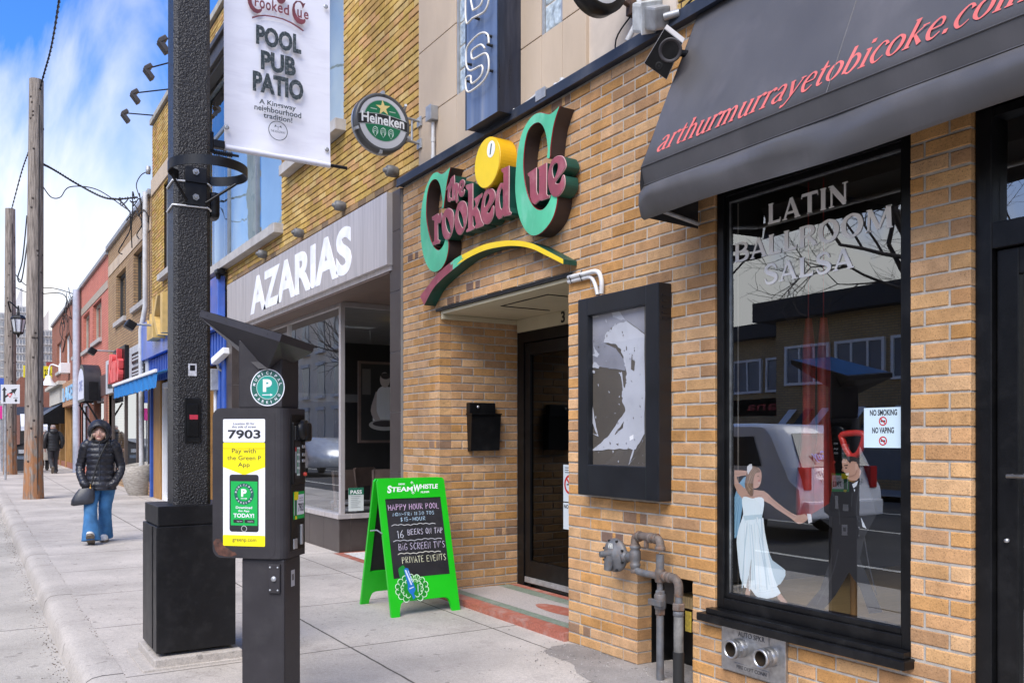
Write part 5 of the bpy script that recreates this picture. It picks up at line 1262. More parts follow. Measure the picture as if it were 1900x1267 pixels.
# loudspeaker
nrm = (-ray(1231, 100).normalized() + Vector((0, .12, -.10))).normalized(); P0s = onX(1231, 100, -.30)
cr = [plane_pt(a, b, P0s, nrm) for a, b in ((1233, 52.7), (1194.6, 117.7), (1237, 148.5), (1267, 79.4))]
back = [q - nrm * .17 for q in cr]
t = thing('loudspeaker', sum(cr, Vector()) / 4, 'black fronted loudspeaker in a pale cabinet, tilted under the floodlight at the awning corner', 'loudspeaker')
mb = MB(); mb.hexa([cr[1], cr[2], back[2], back[1], cr[0], cr[3], back[3], back[0]]); mb.build('cabinet', mat('pale_grey_plastic', (.60, .58, .58), .5), t)
cc = sum(cr, Vector()) / 4; ins = [q.lerp(cc, .035) + nrm * .002 for q in cr]; ou = [q + nrm * .012 for q in ins]
mb = MB(); mb.hexa([ins[1], ins[2], ins[3], ins[0], ou[1], ou[2], ou[3], ou[0]]); bf = mb.build('baffle', M_black, t)
wo = plane_pt(1244, 93, cr[0], nrm) + nrm * .013; tw = plane_pt(1223, 122, cr[0], nrm) + nrm * .013
mb = MB(); mb.lathe([(.066, 0), (.066, .007), (.058, .009), (.052, .004), (.02, -.018), (.018, -.004), (.0, .0)], wo, nrm, 28); mb.build('woofer', mat('speaker_cone', (.045, .04, .042), .6), bf)
mb = MB(); mb.lathe([(.022, 0), (.020, .005), (.012, .0), (0, .003)], tw, nrm, 16); mb.build('tweeter', M_rubber, bf)
mb = MB(); mb.tube([cc - nrm * .1, Vector((.0, cc.y - .03, cc.z + .04))], .02, 8); mb.build('bracket', M_blackmetal, t)

# ------------------------------------------------------------------ poster case
Xc = -.105
ya, yb, z0, z1 = onX(1072, 700, Xc).y, onX(1222, 700, Xc).y, ZX(1222, 931, Xc), ZX(1222, 523, Xc)
t = thing('poster_case', (Xc, (ya + yb) / 2, z0), 'tall black wall display case with torn paper behind its window, right of the doorway', 'display case')
wa, wb, wz0, wz1 = YX(1090, Xc), YX(1197, Xc), ZX(1197, 866, Xc), ZX(1197, 565, Xc)
M_case = mat('case_black', (.008, .009, .012), .36, var=.25, ns=4, bump=.05, bs=300)
mb = MB()
mb.box(Xc, .0, wa, ya, z0, z1, bev=.007); mb.box(Xc, .0, yb, wb, z0, z1, bev=.007); mb.box(Xc + .0008, .0, wb - .004, wa + .004, z0 + .001, wz0, bev=.006); mb.box(Xc + .0008, .0, wb - .004, wa + .004, wz1, z1 - .001, bev=.006)
mb.box(-.04, .0, wb, wa, wz0, wz1)
for k in range(5): mb.box(-.075 + 0, -.03, yb - .004, yb, z1 - .08 - k * .035, z1 - .068 - k * .035)
mb.build('body', M_case, t)
mb = MB(); Xp = -.06
cp = crop(1080, 560, 3.843)
def pap(pts, lift, m): mb.shape([[(-q.y, q.z) for q in (onX(a, b, Xp) for a, b in cp(pts))]], (Xp - lift, 0, 0), XU, ZV, 0, m)
def jag(pts, amp=4, n=4, seed=2):
    rg = random.Random(seed); out = []
    for i in range(len(pts)):
        a, b = pts[i], pts[(i + 1) % len(pts)]
        for k in range(n): out.append((a[0] + (b[0] - a[0]) * k / n + rg.uniform(-amp, amp) * (k > 0), a[1] + (b[1] - a[1]) * k / n + rg.uniform(-amp, amp) * (k > 0)))
    return out
mb.quad((Xp + .002, wa, wz0), (Xp + .002, wb, wz0), (Xp + .002, wb, wz1), (Xp + .002, wa, wz1), 0)
pap(jag([(50, 90), (445, 20), (445, 225), (320, 135), (230, 170), (175, 220), (155, 290), (240, 330), (305, 420), (310, 490), (180, 470), (52, 455)], 3), .0004, 2)
pap(jag([(315,135),(446,232),(446,940),(385,1050),(270,1045),(60,1062),(150,990),(190,955),(310,775),(290,720),(285,640),(310,610),(318,560),(315,490),(300,430),(280,340),(240,300),(155,290),(175,220),(230,170)], 5, 5), .0012, 1)
pap(jag([(50,540),(62,650),(90,830),(118,960),(50,930),(108,945),(52,815),(48,700)], 3), .001, 1)
pap(jag([(78,305),(95,340),(125,375),(110,395),(68,380),(92,366)], 3), .001, 1); pap(jag([(70,430),(95,430),(128,460),(120,475),(75,470)], 3), .001, 1); pap(jag([(65,480),(95,495),(88,510),(70,505)], 3), .001, 1)
pap(jag([(262,505),(285,500),(296,600),(310,640),(292,640),(278,530)], 3), .001, 1)
pap(jag([(380,1010),(360,1060),(330,1165),(400,1090),(340,1150),(372,1060)], 3), .001, 1)
pap(jag([(70,110),(110,95),(160,150),(130,182),(70,120)], 5), .001, 1); pap(jag([(210,75),(260,62),(310,130),(280,130),(220,110)], 5), .001, 1)
for pts in ([(355,385),(380,430),(372,495),(350,480)], [(240,935),(300,850),(290,900),(235,950)], [(245,1015),(262,1005),(258,1025)], [(318,305),(322,345),(315,345)]): pap(jag(pts, 3), .0018, 0)
pap([(340,960),(368,945),(368,975),(342,990)], .002, 3)
rg = random.Random(12)
for k in range(110):
    x, y = rg.uniform(55, 440), rg.uniform(110, 1150); r_ = rg.uniform(1.5, 6); l_ = rg.uniform(.6, 3.5)
    pap([(x + rg.uniform(-r_, r_), y - r_ * l_), (x + r_, y + rg.uniform(-r_, r_)), (x + rg.uniform(-r_, r_), y + r_ * l_), (x - r_ * .6, y)], .0022 + .00001 * k, (1, 0, 2, 0)[k % 4])
mb.build('torn_paper', [mat('brown_backing', (.09, .078, .065), .5, var=.2, ns=3), mat('white_paper', (.44, .455, .50), .8, var=.12, ns=2.5, dirt=(.30, .31, .35), dirt_amt=.6, dirt_scale=4), mat('grey_film', (.22, .225, .26), .7, var=.25, ns=3), M_white], t)
mb = MB(); mb.quad((-.082, wa, wz0), (-.082, wb, wz0), (-.082, wb, wz1), (-.082, wa, wz1)); mb.build('pane', glass_mat('case_glass', .05, (.98, .98, .98), 1.45, .06), t)
mb = MB()
q = [onX(a, b, -.03) for a, b in ((1116, 545), (1116, 520), (1108, 504), (1085, 508), (1055, 515))]
mb.tube(smooth([tuple(v) for v in q], 5, False), .016, 10)
q = [onX(a, b, -.02) for a, b in ((1109, 547), (1104, 527), (1096, 515), (1080, 517), (1055, 523))]
mb.tube(smooth([tuple(v) for v in q], 5, False), .014, 10)
for a, b in ((1061, 515), (1080, 511)):
    v = onX(a, b, -.025); mb.tube([v + Vector((0, 0, .035)), v + Vector((-.02, 0, 0)), v + Vector((0, 0, -.04))], .004, 5, 1)
mb.build('conduit', [M_pvc, M_rubber], t)
# ------------------------------------------------------------------ mailbox in the recess
a, b = onY(866, 747, 7.05), onY(919, 836, 7.05)
t = thing('mailbox', (a.x, 7.0, b.z), 'black metal mailbox on the brick side wall of the doorway', 'mailbox')
mb = MB(); w = b.x - a.x
mb.hexa([(a.x + .01, 6.99, b.z), (b.x - .005, 6.965, b.z + .005), (b.x - .005, 7.05, b.z + .005), (a.x + .01, 7.05, b.z), (a.x, 6.955, a.z - .1), (b.x, 6.945, a.z - .1), (b.x, 7.05, a.z - .1), (a.x, 7.05, a.z - .1)])
mb.build('body', M_black, t)
mb = MB(); mb.box(a.x - .005, b.x - .035, 6.985, 7.05, a.z - .10, a.z, bev=.005); mb.box(a.x - .01, b.x + .005, 6.935, 7.05, a.z - .112, a.z - .098, bev=.003); mb.build('lid', M_black, t)
mb = MB(); mb.lathe([(.0, -.01), (.013, -.008), (.015, 0)], (a.x + .085, 6.985, a.z - .04), 'y', 14); mb.build('lock', M_alu, t)
# notices on the pub door
t = thing('door_notice', (.8, 6.5, 1.0), 'white no smoking notice with a red ring stuck inside the pub doorway', 'notice')
q = onX(1049, 930, .79); mb = MB()
for z0, z1 in ((q.z + .0, q.z + .32), (q.z - .24, q.z - .01)):
    mb.box(.786, .789, q.y - .30, q.y + .025, z0, z1, 0, (.60, .66, .70))
mb.shape([ell(0, 0, .085, .085, 28), ell(0, 0, .065, .065, 28)], (.785, q.y - .075, q.z + .15), XU, ZV, 0, 0, c=(.5, .02, .02))
mb.ribbon([(-.055, .055), (.055, -.055)], (.7845, q.y - .075, q.z + .15), XU, ZV, .018, 0, (.5, .02, .02)); mb.box(.783, .7835, q.y - .13, q.y - .03, q.z + .145, q.z + .155, 0, (.03, .03, .03))
for k in range(3): mb.box(.7845, .7855, q.y - .2, q.y, q.z + .25 + .02 * k, q.z + .257 + .02 * k, 0, (.1, .1, .1))
text_fit(mb, 'NO SMOKING', (.7845, q.y + .01, q.z - .06), XU, ZV, .26, .035, 0, c=(.02, .02, .02), bold=.02)
mb.shape([ell(0, 0, .035, .035, 20), ell(0, 0, .026, .026, 20)], (.785, q.y - .1, q.z - .11), XU, ZV, 0, 0, c=(.5, .02, .02))
mb.build('print', M_print, t)

# ------------------------------------------------------------------ fire department connection
ya, yb, z0, z1 = 3.545, 3.09, .155, .415
t = thing('sprinkler_connection', (-.02, 3.3, .3), 'polished steel wall plate with two open hose couplings below the studio window', 'hose connection')
mb = MB(); mb.box(-.022, .0, yb, ya, z0, z1, bev=.004); mb.box(-.027, -.02, yb + .11, ya - .10, z1 - .07, z1 - .018, bev=.002); mb.box(-.026, -.02, yb + .11, ya - .10, z0 + .016, z0 + .055, bev=.002); mb.build('plate', M_alu, t)
M_worn = mat('worn_metal', (.13, .13, .135), .5, metal=.7)
mb = MB(); text_fit(mb, 'AUTO SPKR', (-.0285, ya - .13, z1 - .056), XU, ZV, .19, .028, .003, bold=.01); mb.build('lettering', M_worn, t); mb = MB(); text_fit(mb, 'FIRE DEPT CONN', (-.0275, ya - .12, z0 + .026), XU, ZV, .21, .02, .003, bold=.01); mb.build('lettering', M_worn, t)
M_bore = mat('painted_bore_shade', (.03, .02, .012), .6, metal=.3)  # near-black sleeve colour paints the shade inside each hose coupling
for k, (px, py) in enumerate(((1368, 1202), (1424, 1219))):
    q = onX(px, py, -.05)
    mb = MB(); mb.lathe([(.052, .05), (.052, .0), (.046, -.005), (.044, -.03)], q, 'x', 26, caps=False); mb.lathe([(.047, -.036), (.056, -.035), (.056, -.015), (.047, -.013)], q, 'x', 8, sm=False, caps=False); mb.lathe([(.046, -.03), (.052, -.036), (.052, -.056), (.047, -.06), (.040, -.058), (.038, .03), (.0, .032)], q, 'x', 28, caps=False)
    co = mb.build('hose_coupling', M_alu, t)
    mb = MB(); mb.lathe([(.0385, -.052), (.036, .027), (0, .028)], q, 'x', 24, caps=False); mb.build('bore_shade', M_bore, co)

# ------------------------------------------------------------------ gas regulator and pipes
t = thing('gas_regulator', (-.08, 4.3, 0), 'grey gas pipework with a round regulator beside the doorway corner', 'gas regulator')
M_gas = mat('grey_gas_paint', (.115, .118, .125), .5, metal=.1, var=.25, ns=18, dirt=(.17, .11, .07), dirt_amt=.75, dirt_scale=14, bump=.2, bs=60)
M_gasr = mat('rusty_fitting', (.115, .092, .078), .65, var=.4, ns=22, dirt=(.20, .09, .04), dirt_amt=.9, dirt_scale=18, bump=.3, bs=70)
cg = lambda x, y, X=-.10: onX(1100 + x / 4.525, 980 + y / 4.525, X)
def pipeg(pts, r, m=M_gas, nm='pipe', sm=True):
    mb = MB(); P = [tuple(q) for q in pts]
    mb.tube(smooth(P, 4, False) if sm and len(P) > 2 else P, r, 14); return mb.build(nm, m, t)
def coll(p, r, ax, w=.022, m=M_gasr, n=14):
    mb = MB(); p = Vector(p); a = {'z': Vector((0, 0, 1)), 'y': Vector((0, 1, 0)), 'x': Vector((1, 0, 0))}[ax]
    mb.lathe([(r * .9, -w), (r, -w * .8), (r, w * .8), (r * .9, w)], p, ax, n, sm=(n > 8)); return mb.build('fitting', m, t)
g0 = cg(545, 1100).copy(); g0.z = gz(4) - .02
A1, A2 = cg(560, 440), cg(560, 350)
ax, ay = A1.x, cg(565, 600).y
pipeg([(ax, ay, -.03), (ax, ay, cg(560, 700).z)], .023); pipeg([(ax, ay, cg(560, 560).z), (ax, ay, cg(560, 350).z)], .019)
coll((ax, ay, cg(560, 680).z), .032, 'z', .03, M_gasr, 6); coll((ax, ay, cg(560, 610).z), .036, 'z', .045, M_gas); coll((ax, ay, cg(560, 545).z), .03, 'z', .02, M_gas, 6)
mb = MB(); mb.box(ax - .05, ax - .02, ay - .055, ay + .055, cg(560, 615).z - .018, cg(560, 615).z + .018, bev=.005); mb.build('valve_handle', M_gas, t)
coll((ax, ay, cg(560, 395).z), .032, 'z', .04)
zt = cg(560, 395).z; yr = cg(720, 430).y
pipeg([(ax, ay, zt), (ax, ay - .06, zt), (ax, yr + .03, zt - .0), (ax, yr, zt - .035), (ax, yr, zt - .10)], .026, M_gasr); coll((ax, ay - .05, zt), .032, 'y', .012); coll((ax, ay - .085, zt), .032, 'y', .012)
pipeg([(ax, yr, zt - .09), (ax, yr, zt - .16)], .023); coll((ax, yr, zt - .16), .038, 'z', .022, M_gasr, 6); coll((ax, yr, zt - .20), .032, 'z', .015, M_gas)
pipeg([(ax, yr, zt - .19), (ax, yr, .20)], .029, mat('weathered_pipe', (.15, .145, .135), .7, var=.5, ns=12, bump=.3, dirt=(.06, .055, .05), dirt_amt=.8, dirt_scale=9)); pipeg([(ax, yr, .20), (ax, yr, -.04)], .033, M_rubber)
zu = cg(560, 90).z; y2 = cg(355, 90).y
pipeg([(ax, ay, zt), (ax, ay, zu - .09)], .025); pipeg([(ax, ay, zu - .06), (ax, ay, zu - .035), (ax, ay + .03, zu), (ax, y2 - .03, zu), (ax, y2, zu - .03), (ax, y2, zu - .08)], .026, M_gasr)
for yy in (ay + .035, ay + .085, y2 - .04): coll((ax, yy, zu), .033, 'y', .011)
coll((ax, ay, zu - .055), .032, 'z', .012); coll((ax, y2, zu - .065), .032, 'z', .012); coll((ax, (ay + y2) / 2 + .01, zu - .035), .017, 'z', .03, M_gasr, 6)
zr = cg(360, 235).z
mb = MB(); mb.lathe([(.026, -.075), (.033, -.06), (.034, -.045), (.028, -.04), (.036, -.02), (.036, .03), (.028, .045), (.034, .05), (.034, .065), (.026, .07)], (ax, y2, zr), 'z', 16); mb.build('regulator_body', M_gas, t)
pipeg([(ax, y2, zr - .07), (ax, y2, zt + .03), (ax, y2 - .035, zt - .002), (ax, ay + .02, zt - .004)], .022); coll((ax, y2, zr - .09), .03, 'z', .012)
dc = cg(165, 225, -.13); zr = dc.z
mb = MB(); mb.tube([(ax, y2, zr), (-.085, dc.y - .06, zr)], .030, 12); mb.lathe([(.03, 0), (.042, .01), (.042, .03), (.03, .035)], (ax, dc.y - .115, zr), 'y', 6); mb.build('regulator_neck', M_gas, t)
mb = MB(); mb.lathe([(.05, .05), (.103, .02), (.108, .012), (.108, -.006), (.098, -.012), (.085, -.026), (.045, -.036), (.04, -.045), (0, -.046)], (dc.x + .02, dc.y, dc.z), 'x', 32)
for k in range(8):
    a = R(22 + 45 * k); mb.lathe([(.008, -.012), (.008, .02)], (dc.x + .01, dc.y + .098 * math.cos(a), dc.z + .098 * math.sin(a)), 'x', 6, 1)
mb.tube([(dc.x - .02, dc.y, dc.z - .0), (dc.x - .03, dc.y + .01, dc.z - .095)], [.036, .026], 12); mb.tube([(dc.x - .01, dc.y, dc.z + .01), (dc.x - .085, dc.y + .02, dc.z + .01)], [.026, .02], 12)
mb.build('diaphragm', [M_gas, M_rubber], t)
mb = MB(); mb.box(dc.x - .0165, dc.x - .014, dc.y - .02, dc.y + .025, dc.z + .045, dc.z + .078); mb.build('data_plate', mat('data_plate', (.45, .45, .42), .4, var=.6, ns=90), t)
mb = MB(); mb.box(.0, .003, 3.81, 3.86, .30, .42); tag(mb.build('gas_warning_tag', mat('yellow_tag', (.45, .32, .04), .5, var=.3, ns=60)), 'small yellow tag on the pit side behind the grey gas pipes', 'tag')

# ------------------------------------------------------------------ the awning
AY = 3.75; a0 = onY(1189, 311, AY); a1 = onY(1187, 343, AY); a2 = onY(1192, 403, AY); at = Vector((0, AY, 3.925))
t = thing('shop_awning', (-.2, 2, 3), 'large dark grey awning with a red web address on its slope, over the studio window', 'awning')
M_awn = mat('grey_awning_fabric', (.080, .077, .079), .42, var=.12, ns=2.2, bump=.12, bs=420, dirt=(.13, .12, .125), dirt_amt=.5, dirt_scale=2.5, stretch=(1.5, 1.5, .7))
M_awnd = mat('black_awning_fabric', (.02, .02, .022), .6, var=.2)
ye = -1.2
mb = MB(); n = 120; sl_ = [(at.x + (a0.x - at.x) * f / 6, at.z + (a0.z - at.z) * f / 6) for f in range(7)]
prof = sl_ + [(a0.x + .001, a0.z - .001), (a1.x + .035, a1.z), (a1.x + .034, a1.z - .001), (a1.x - .006, a1.z * .72 + a2.z * .28), (a1.x * .5 + a2.x * .5 - .012, a1.z * .4 + a2.z * .6), (a2.x, a2.z), (a2.x + .012, a2.z - .012)]
vs = []
for i in range(n + 1):
    y = AY + (ye - AY) * i / n
    for k, (x, z) in enumerate(prof):
        wv = 0
        if 0 < k < 6: wv = -.016 * math.sin(math.pi * k / 6) * (.5 - .5 * math.cos(2 * math.pi * (AY - y) / 1.24)) + .003 * math.sin(y * 11 + k * 1.3)
        k -= 5
        if k in (5, 6): wv = .034 * math.exp(-((y - 3.62) / .10) ** 2) + .026 * math.sin(y * 3.9 + .7 + .5 * (k - 5)) + .016 * math.sin(y * 9.5 - 1.3 * (k - 5)) + .03 * math.exp(-((y - 2.75 + .3 * (k - 5)) / .22) ** 2)
        if k == 7: wv = .010 * math.sin(y * 3.3 + 2.0)
        vs.append((x - wv, y, z + (0.007 * math.sin(y * 4.1 + 1) if k >= 5 else 0)))
m_ = len(prof); mb.add(vs, [(i * m_ + k, (i + 1) * m_ + k, (i + 1) * m_ + k + 1, i * m_ + k + 1) for i in range(n) for k in range(m_ - 1)], 0, None, True)
mb.s = [(i % (m_ - 1)) >= 9 or (i % (m_ - 1)) < 6 for i in range(len(mb.f))]
for q in (1, 2, 3):
    yy = AY - 1.24 * q; mb.tube([(x - .0015, yy, z) for x, z in sl_], .003, 5)
for q in (a0, Vector((a1.x + .03, 0, a1.z))): mb.tube([(q.x - .001, AY, q.z), (q.x - .001, ye, q.z)], .0035, 5)
mb.build('fabric', M_awn, t)
bk = onY(1296, 425, AY)
mb = MB(); mb.add([(at.x, AY - .001, at.z), (a0.x, AY - .001, a0.z), (a1.x, AY - .001, a1.z), (a2.x, AY - .001, a2.z), (-.002, AY - .001, bk.z)], [(0, 1, 2, 3, 4)]); mb.build('side_panel', M_awnd, t)
mb = MB(); mb.tube([(a2.x + .07, AY - .03, a2.z + .05), (a2.x + .07, ye, a2.z + .05)], .013, 8); mb.tube([(-.03, AY - .03, bk.z + .02), (a2.x + .07, AY - .03, a2.z + .05)], .013, 8); mb.tube([(-.02, AY - .03, 3.82), (a0.x + .07, AY - .03, a0.z - .02)], .013, 8); mb.build('frame_tube', M_galv, t)
V_ = Vector((at.x - a0.x, 0, at.z - a0.z)).normalized(); N_ = XU.cross(V_).normalized()
bl = plane_pt(1216, 284, a0, N_); br = plane_pt(1748, 64, a0, N_)
word = 'arthurmurrayetobicoke'; sz = (bl.y - br.y) / (serif_len(word, .96) + .1)
mb = MB(); serif(mb, word + '.com', bl + N_ * .002, XU, V_, sz, track=.96, shear=.22, wt=1.0)
mb.build('lettering', mat('faded_red_print', (.62, .13, .12), .7, var=.12), t)

# ------------------------------------------------------------------ things in and on the studio window
t = thing('window_lettering', (.05, 3, 2.3), 'pale grey capitals on the studio window reading LATIN BALLROOM SALSA', 'lettering')
M_film = mat('pale_vinyl', (.80, .77, .73), .6, var=.05)
mb = MB()
def fitw(tx, x0, yb0, x1, ytop, ybot1, X=.052):
    p, q = onX(x0, yb0, X), onX(x1, ybot1, X); hh = onX(x0, ytop, X).z - p.z
    w = p.y - q.y; tr = w / hh / serif_len(tx)
    serif(mb, tx, (X, p.y, p.z), XU, ZV, hh, track=tr, wt=1.25)
fitw('LATIN', 1424, 417, 1577, 380, 377); fitw('BALLROOM', 1362, 488, 1660, 453, 420); fitw('SALSA', 1416, 528, 1586, 494, 499)
mb.build('vinyl_letters', M_film, t)
t = thing('dancer_cutouts', (.12, 3, .6), 'flat printed cutout of a dancing bride and groom inside the studio window', 'window display')
mb = MB(); cd = crop(1340, 820, 3.52); Xd = .085
def pr(pts, lift, c, sm=0):
    q = cd(pts); q = smooth(q, sm) if sm else q
    mb.shape([[(-p.y, p.z) for p in (onX(a, b, Xd) for a, b in q)]], (Xd - lift, 0, 0), XU, ZV, 0, 0, c=c)
SK = (.56, .34, .25); DR = (.84, .93, .95)
pr([(160,220),(110,270),(75,380),(45,500),(42,615),(70,628),(100,610),(120,500),(135,400),(150,300)], .0, (.22, .42, .58), 2)
pr([(48,190),(75,183),(165,188),(168,215),(95,228),(145,300),(272,318),(330,368),(420,440),(490,478),(540,468),(560,500),(530,526),(495,532),(450,497),(350,432),(278,385),(135,375),(80,280),(46,225)], .001, SK, 2)
pr([(230,165),(255,190),(258,235),(248,280),(225,300),(200,290),(195,200)], .0015, (.60, .36, .27), 3)
pr([(165,190),(195,155),(235,170),(250,195),(218,205),(205,260),(208,335),(185,350),(150,290),(156,230)], .002, (.23, .14, .09), 3)
pr([(240,262),(250,262),(246,272),(238,272)], .0025, (.7, .6, .55)); pr([(165,160),(195,142),(195,190),(170,210)], .0025, (.75, .75, .75), 2)
pr([(135,362),(160,356),(200,368),(240,358),(275,372),(272,440),(262,500),(280,580),(300,680),(330,770),(415,835),(400,900),(360,940),(385,985),(330,1015),(265,1020),(220,1000),(190,960),(150,945),(120,880),(100,700),(98,620),(120,530),(140,470),(132,400)], .003, DR, 2)
pr([(195,740),(180,850),(160,940),(185,950),(190,840)], .0035, (.45, .42, .40), 2); pr([(300,700),(330,770),(415,838),(400,900),(360,930),(320,800)], .0036, (.50, .62, .68), 2)
pr([(165,520),(190,640),(200,745),(190,640)], .0034, (.45, .6, .66)); pr([(140,480),(265,470),(262,500),(150,510)], .0034, (.56, .70, .75), 1)
pen = lambda pts, w_, l_, c: mb.ribbon([(-q.y, q.z) for q in (onX(a, b, Xd) for a, b in smooth(cd(pts), 4, False))], (Xd - l_, 0, 0), XU, ZV, w_, 0, c)
rg = random.Random(6)
for k in range(16):                                    # folds printed on the dress
    x0 = 150 + k * 7.5; dx = rg.uniform(-25, 55) + (k - 6) * 7
    pen([(x0 + rg.uniform(-6, 6), 480 + rg.uniform(0, 60)), (x0 + dx * .3, 640), (x0 + dx * .7, 800), (x0 + dx, 930 + rg.uniform(0, 50))], rg.uniform(.004, .011), .0042 + .00003 * k, [(.68, .80, .84), (.92, .97, .98), (.58, .70, .76), (.86, .92, .92)][k % 4])
for k in range(7): pen([(150 + rg.uniform(-8, 8), 290), (95 + k * 4, 380), (52 + k * 9, 520), (48 + k * 9, 612)], .004, .0004 + .00003 * k, [(.34, .55, .68), (.15, .33, .48)][k % 2])
for k in range(9): pen([(205 + 3 * k, 165 + 2 * k), (176 + 4 * k, 210), (165 + 5 * k - (k > 4) * 22, 280), (170 + 4 * k, 335 - 4 * k)], .0045, .0028 + .00003 * k, [(.34, .22, .14), (.14, .08, .05), (.45, .31, .2)][k % 3])
pen([(232, 222), (244, 220)], .004, .0036, (.12, .07, .05)); pen([(236, 252), (250, 250)], .006, .0036, (.55, .16, .14)); pen([(248, 226), (258, 240), (250, 244)], .003, .0036, (.45, .25, .18))
pen([(48, 205), (90, 208), (150, 206)], .004, .002, (.44, .26, .19)); pen([(300, 360), (400, 440), (480, 488)], .005, .002, (.46, .27, .2)); pen([(150, 345), (200, 352), (262, 345)], .004, .002, (.46, .28, .2))
pen([(800, 152), (824, 150)], .005, .0036, (.05, .03, .02)); pen([(796, 160), (786, 184), (800, 190)], .004, .0036, (.40, .22, .15)); pen([(830, 226), (870, 212), (884, 180)], .005, .0036, (.40, .22, .15)); pen([(806, 168), (818, 167)], .005, .0037, (.04, .03, .03))
for pts in ([(720, 330), (760, 420), (770, 540)], [(900, 300), (880, 420), (890, 560)], [(930, 620), (960, 800), (1010, 1000)], [(760, 700), (720, 860), (620, 1060)], [(850, 330), (845, 420)]): pen(pts, .006, .0016, (.045, .045, .05))
pr([(835, 300), (850, 285), (860, 300), (880, 285), (882, 315), (862, 306), (842, 318)], .0024, (.01, .01, .012))
pr([(162,940),(188,955),(182,1005),(148,1005)], .002, SK, 1); pr([(355,985),(385,990),(440,1062),(405,1060),(365,1020)], .002, SK, 1)
pr([(555,466),(582,470),(590,522),(565,530)], .002, (.75, .75, .75), 1)
pr([(720,300),(830,255),(960,300),(1010,470),(930,620),(900,760),(1000,1000),(1050,1110),(960,1120),(900,950),(830,850),(740,1000),(650,1110),(540,1080),(640,960),(710,760),(720,560),(640,500),(590,530),(585,470),(700,400)], .001, (.016, .016, .018), 1)
pr([(790,110),(840,100),(900,140),(908,200),(880,250),(832,246),(818,230),(830,212),(798,196),(786,150)], .002, (.52, .30, .21), 2)
pr([(795,108),(840,92),(895,112),(912,185),(895,165),(880,130),(845,125),(838,140),(815,112)], .003, (.025, .018, .015), 2); pr([(808,205),(830,200),(828,218),(812,216)], .0032, (.65, .6, .58)); pr([(870,140),(890,145),(885,190),(872,180)], .0031, (.60, .37, .27), 1)
pr([(850,275),(890,252),(866,325)], .002, (.7, .74, .78)); pr([(908,490),(945,565),(918,552)], .002, (.7, .74, .78))
mb.build('print', M_print, t)
t = thing('shovel', onX(1581, 825, .2), 'shovel with a bright red D shaped handle standing behind the studio window', 'shovel')
q = [onX(a, b, .2) for a, b in ((1563, 806), (1600, 804), (1601, 822), (1592, 842), (1580, 846), (1571, 836), (1564, 818))]
mb = MB(); mb.tube([tuple(v) for v in smooth([tuple(v) for v in q], 3)] + [tuple(q[0])], .016, 8); mb.build('grip', mat('red_plastic', (.55, .03, .02), .35), t)
mb = MB(); mb.tube([tuple(q[4]), (.22, q[4].y, .47)], .017, 8); mb.build('shaft', M_wood, t)
t = thing('smoking_notice', onX(1639, 785, .06), 'pale blue NO SMOKING NO VAPING notice inside the studio window', 'notice')
a, b = onX(1603, 757, .05), onX(1675, 814, .05); mb = MB(); w, h = a.y - b.y, .19
z1 = a.z; z0 = z1 - h
mb.box(.0505, .053, b.y, a.y, z0, z1, 0, (.55, .68, .74))
text_fit(mb, 'NO SMOKING', (.0498, a.y - w * .16, z1 - h * .2), XU, ZV, w * .7, h * .15, 0, c=(.02, .02, .03), bold=.03); text_fit(mb, 'NO VAPING', (.0498, a.y - w * .22, z1 - h * .64), XU, ZV, w * .56, h * .15, 0, c=(.02, .02, .03), bold=.03)
for zc in (z1 - h * .34, z1 - h * .83):
    mb.shape([ell(0, 0, h * .115, h * .115, 20), ell(0, 0, h * .085, h * .085, 20)], (.0498, a.y - w * .5, zc), XU, ZV, 0, 0, c=(.5, .03, .03)); mb.ribbon([(-h * .08, h * .08), (h * .08, -h * .08)], (.0496, a.y - w * .5, zc), XU, ZV, h * .03, 0, (.5, .03, .03)); mb.box(.0499, .0501, a.y - w * .56, a.y - w * .44, zc - .004, zc + .004, 0, (.05, .05, .05))
mb.build('print', M_print, t)
for i, (px, x0, lab) in enumerate(((1500, .9, 'long red costume hanging in the studio, the left of the two'), (1528, .95, 'long red costume hanging in the studio, the right of the two'))):
    p = onX(px, 640, x0); mb = MB(); rings = []
    for k in range(9):
        f = k / 8; r_ = .02 + .055 * f + .01 * math.sin(f * 9); z = 2.2 - 1.25 * f
        rings.append([(p.x + r_ * (1 + .3 * math.sin(q * 3.1)) * math.cos(2 * math.pi * q / 14), p.y + r_ * (1 + .3 * math.sin(q * 2.3)) * math.sin(2 * math.pi * q / 14), z) for q in range(14)])
    mb.loft(rings); mb.tube([(p.x, p.y, 2.2), (p.x, p.y, 3.2)], .004, 5)
    tag(mb.build('hanging_costume', mat('red_satin', (.45, .04, .03), .35, var=.4, ns=8)), lab, 'costume', 'red costumes hanging in the studio')
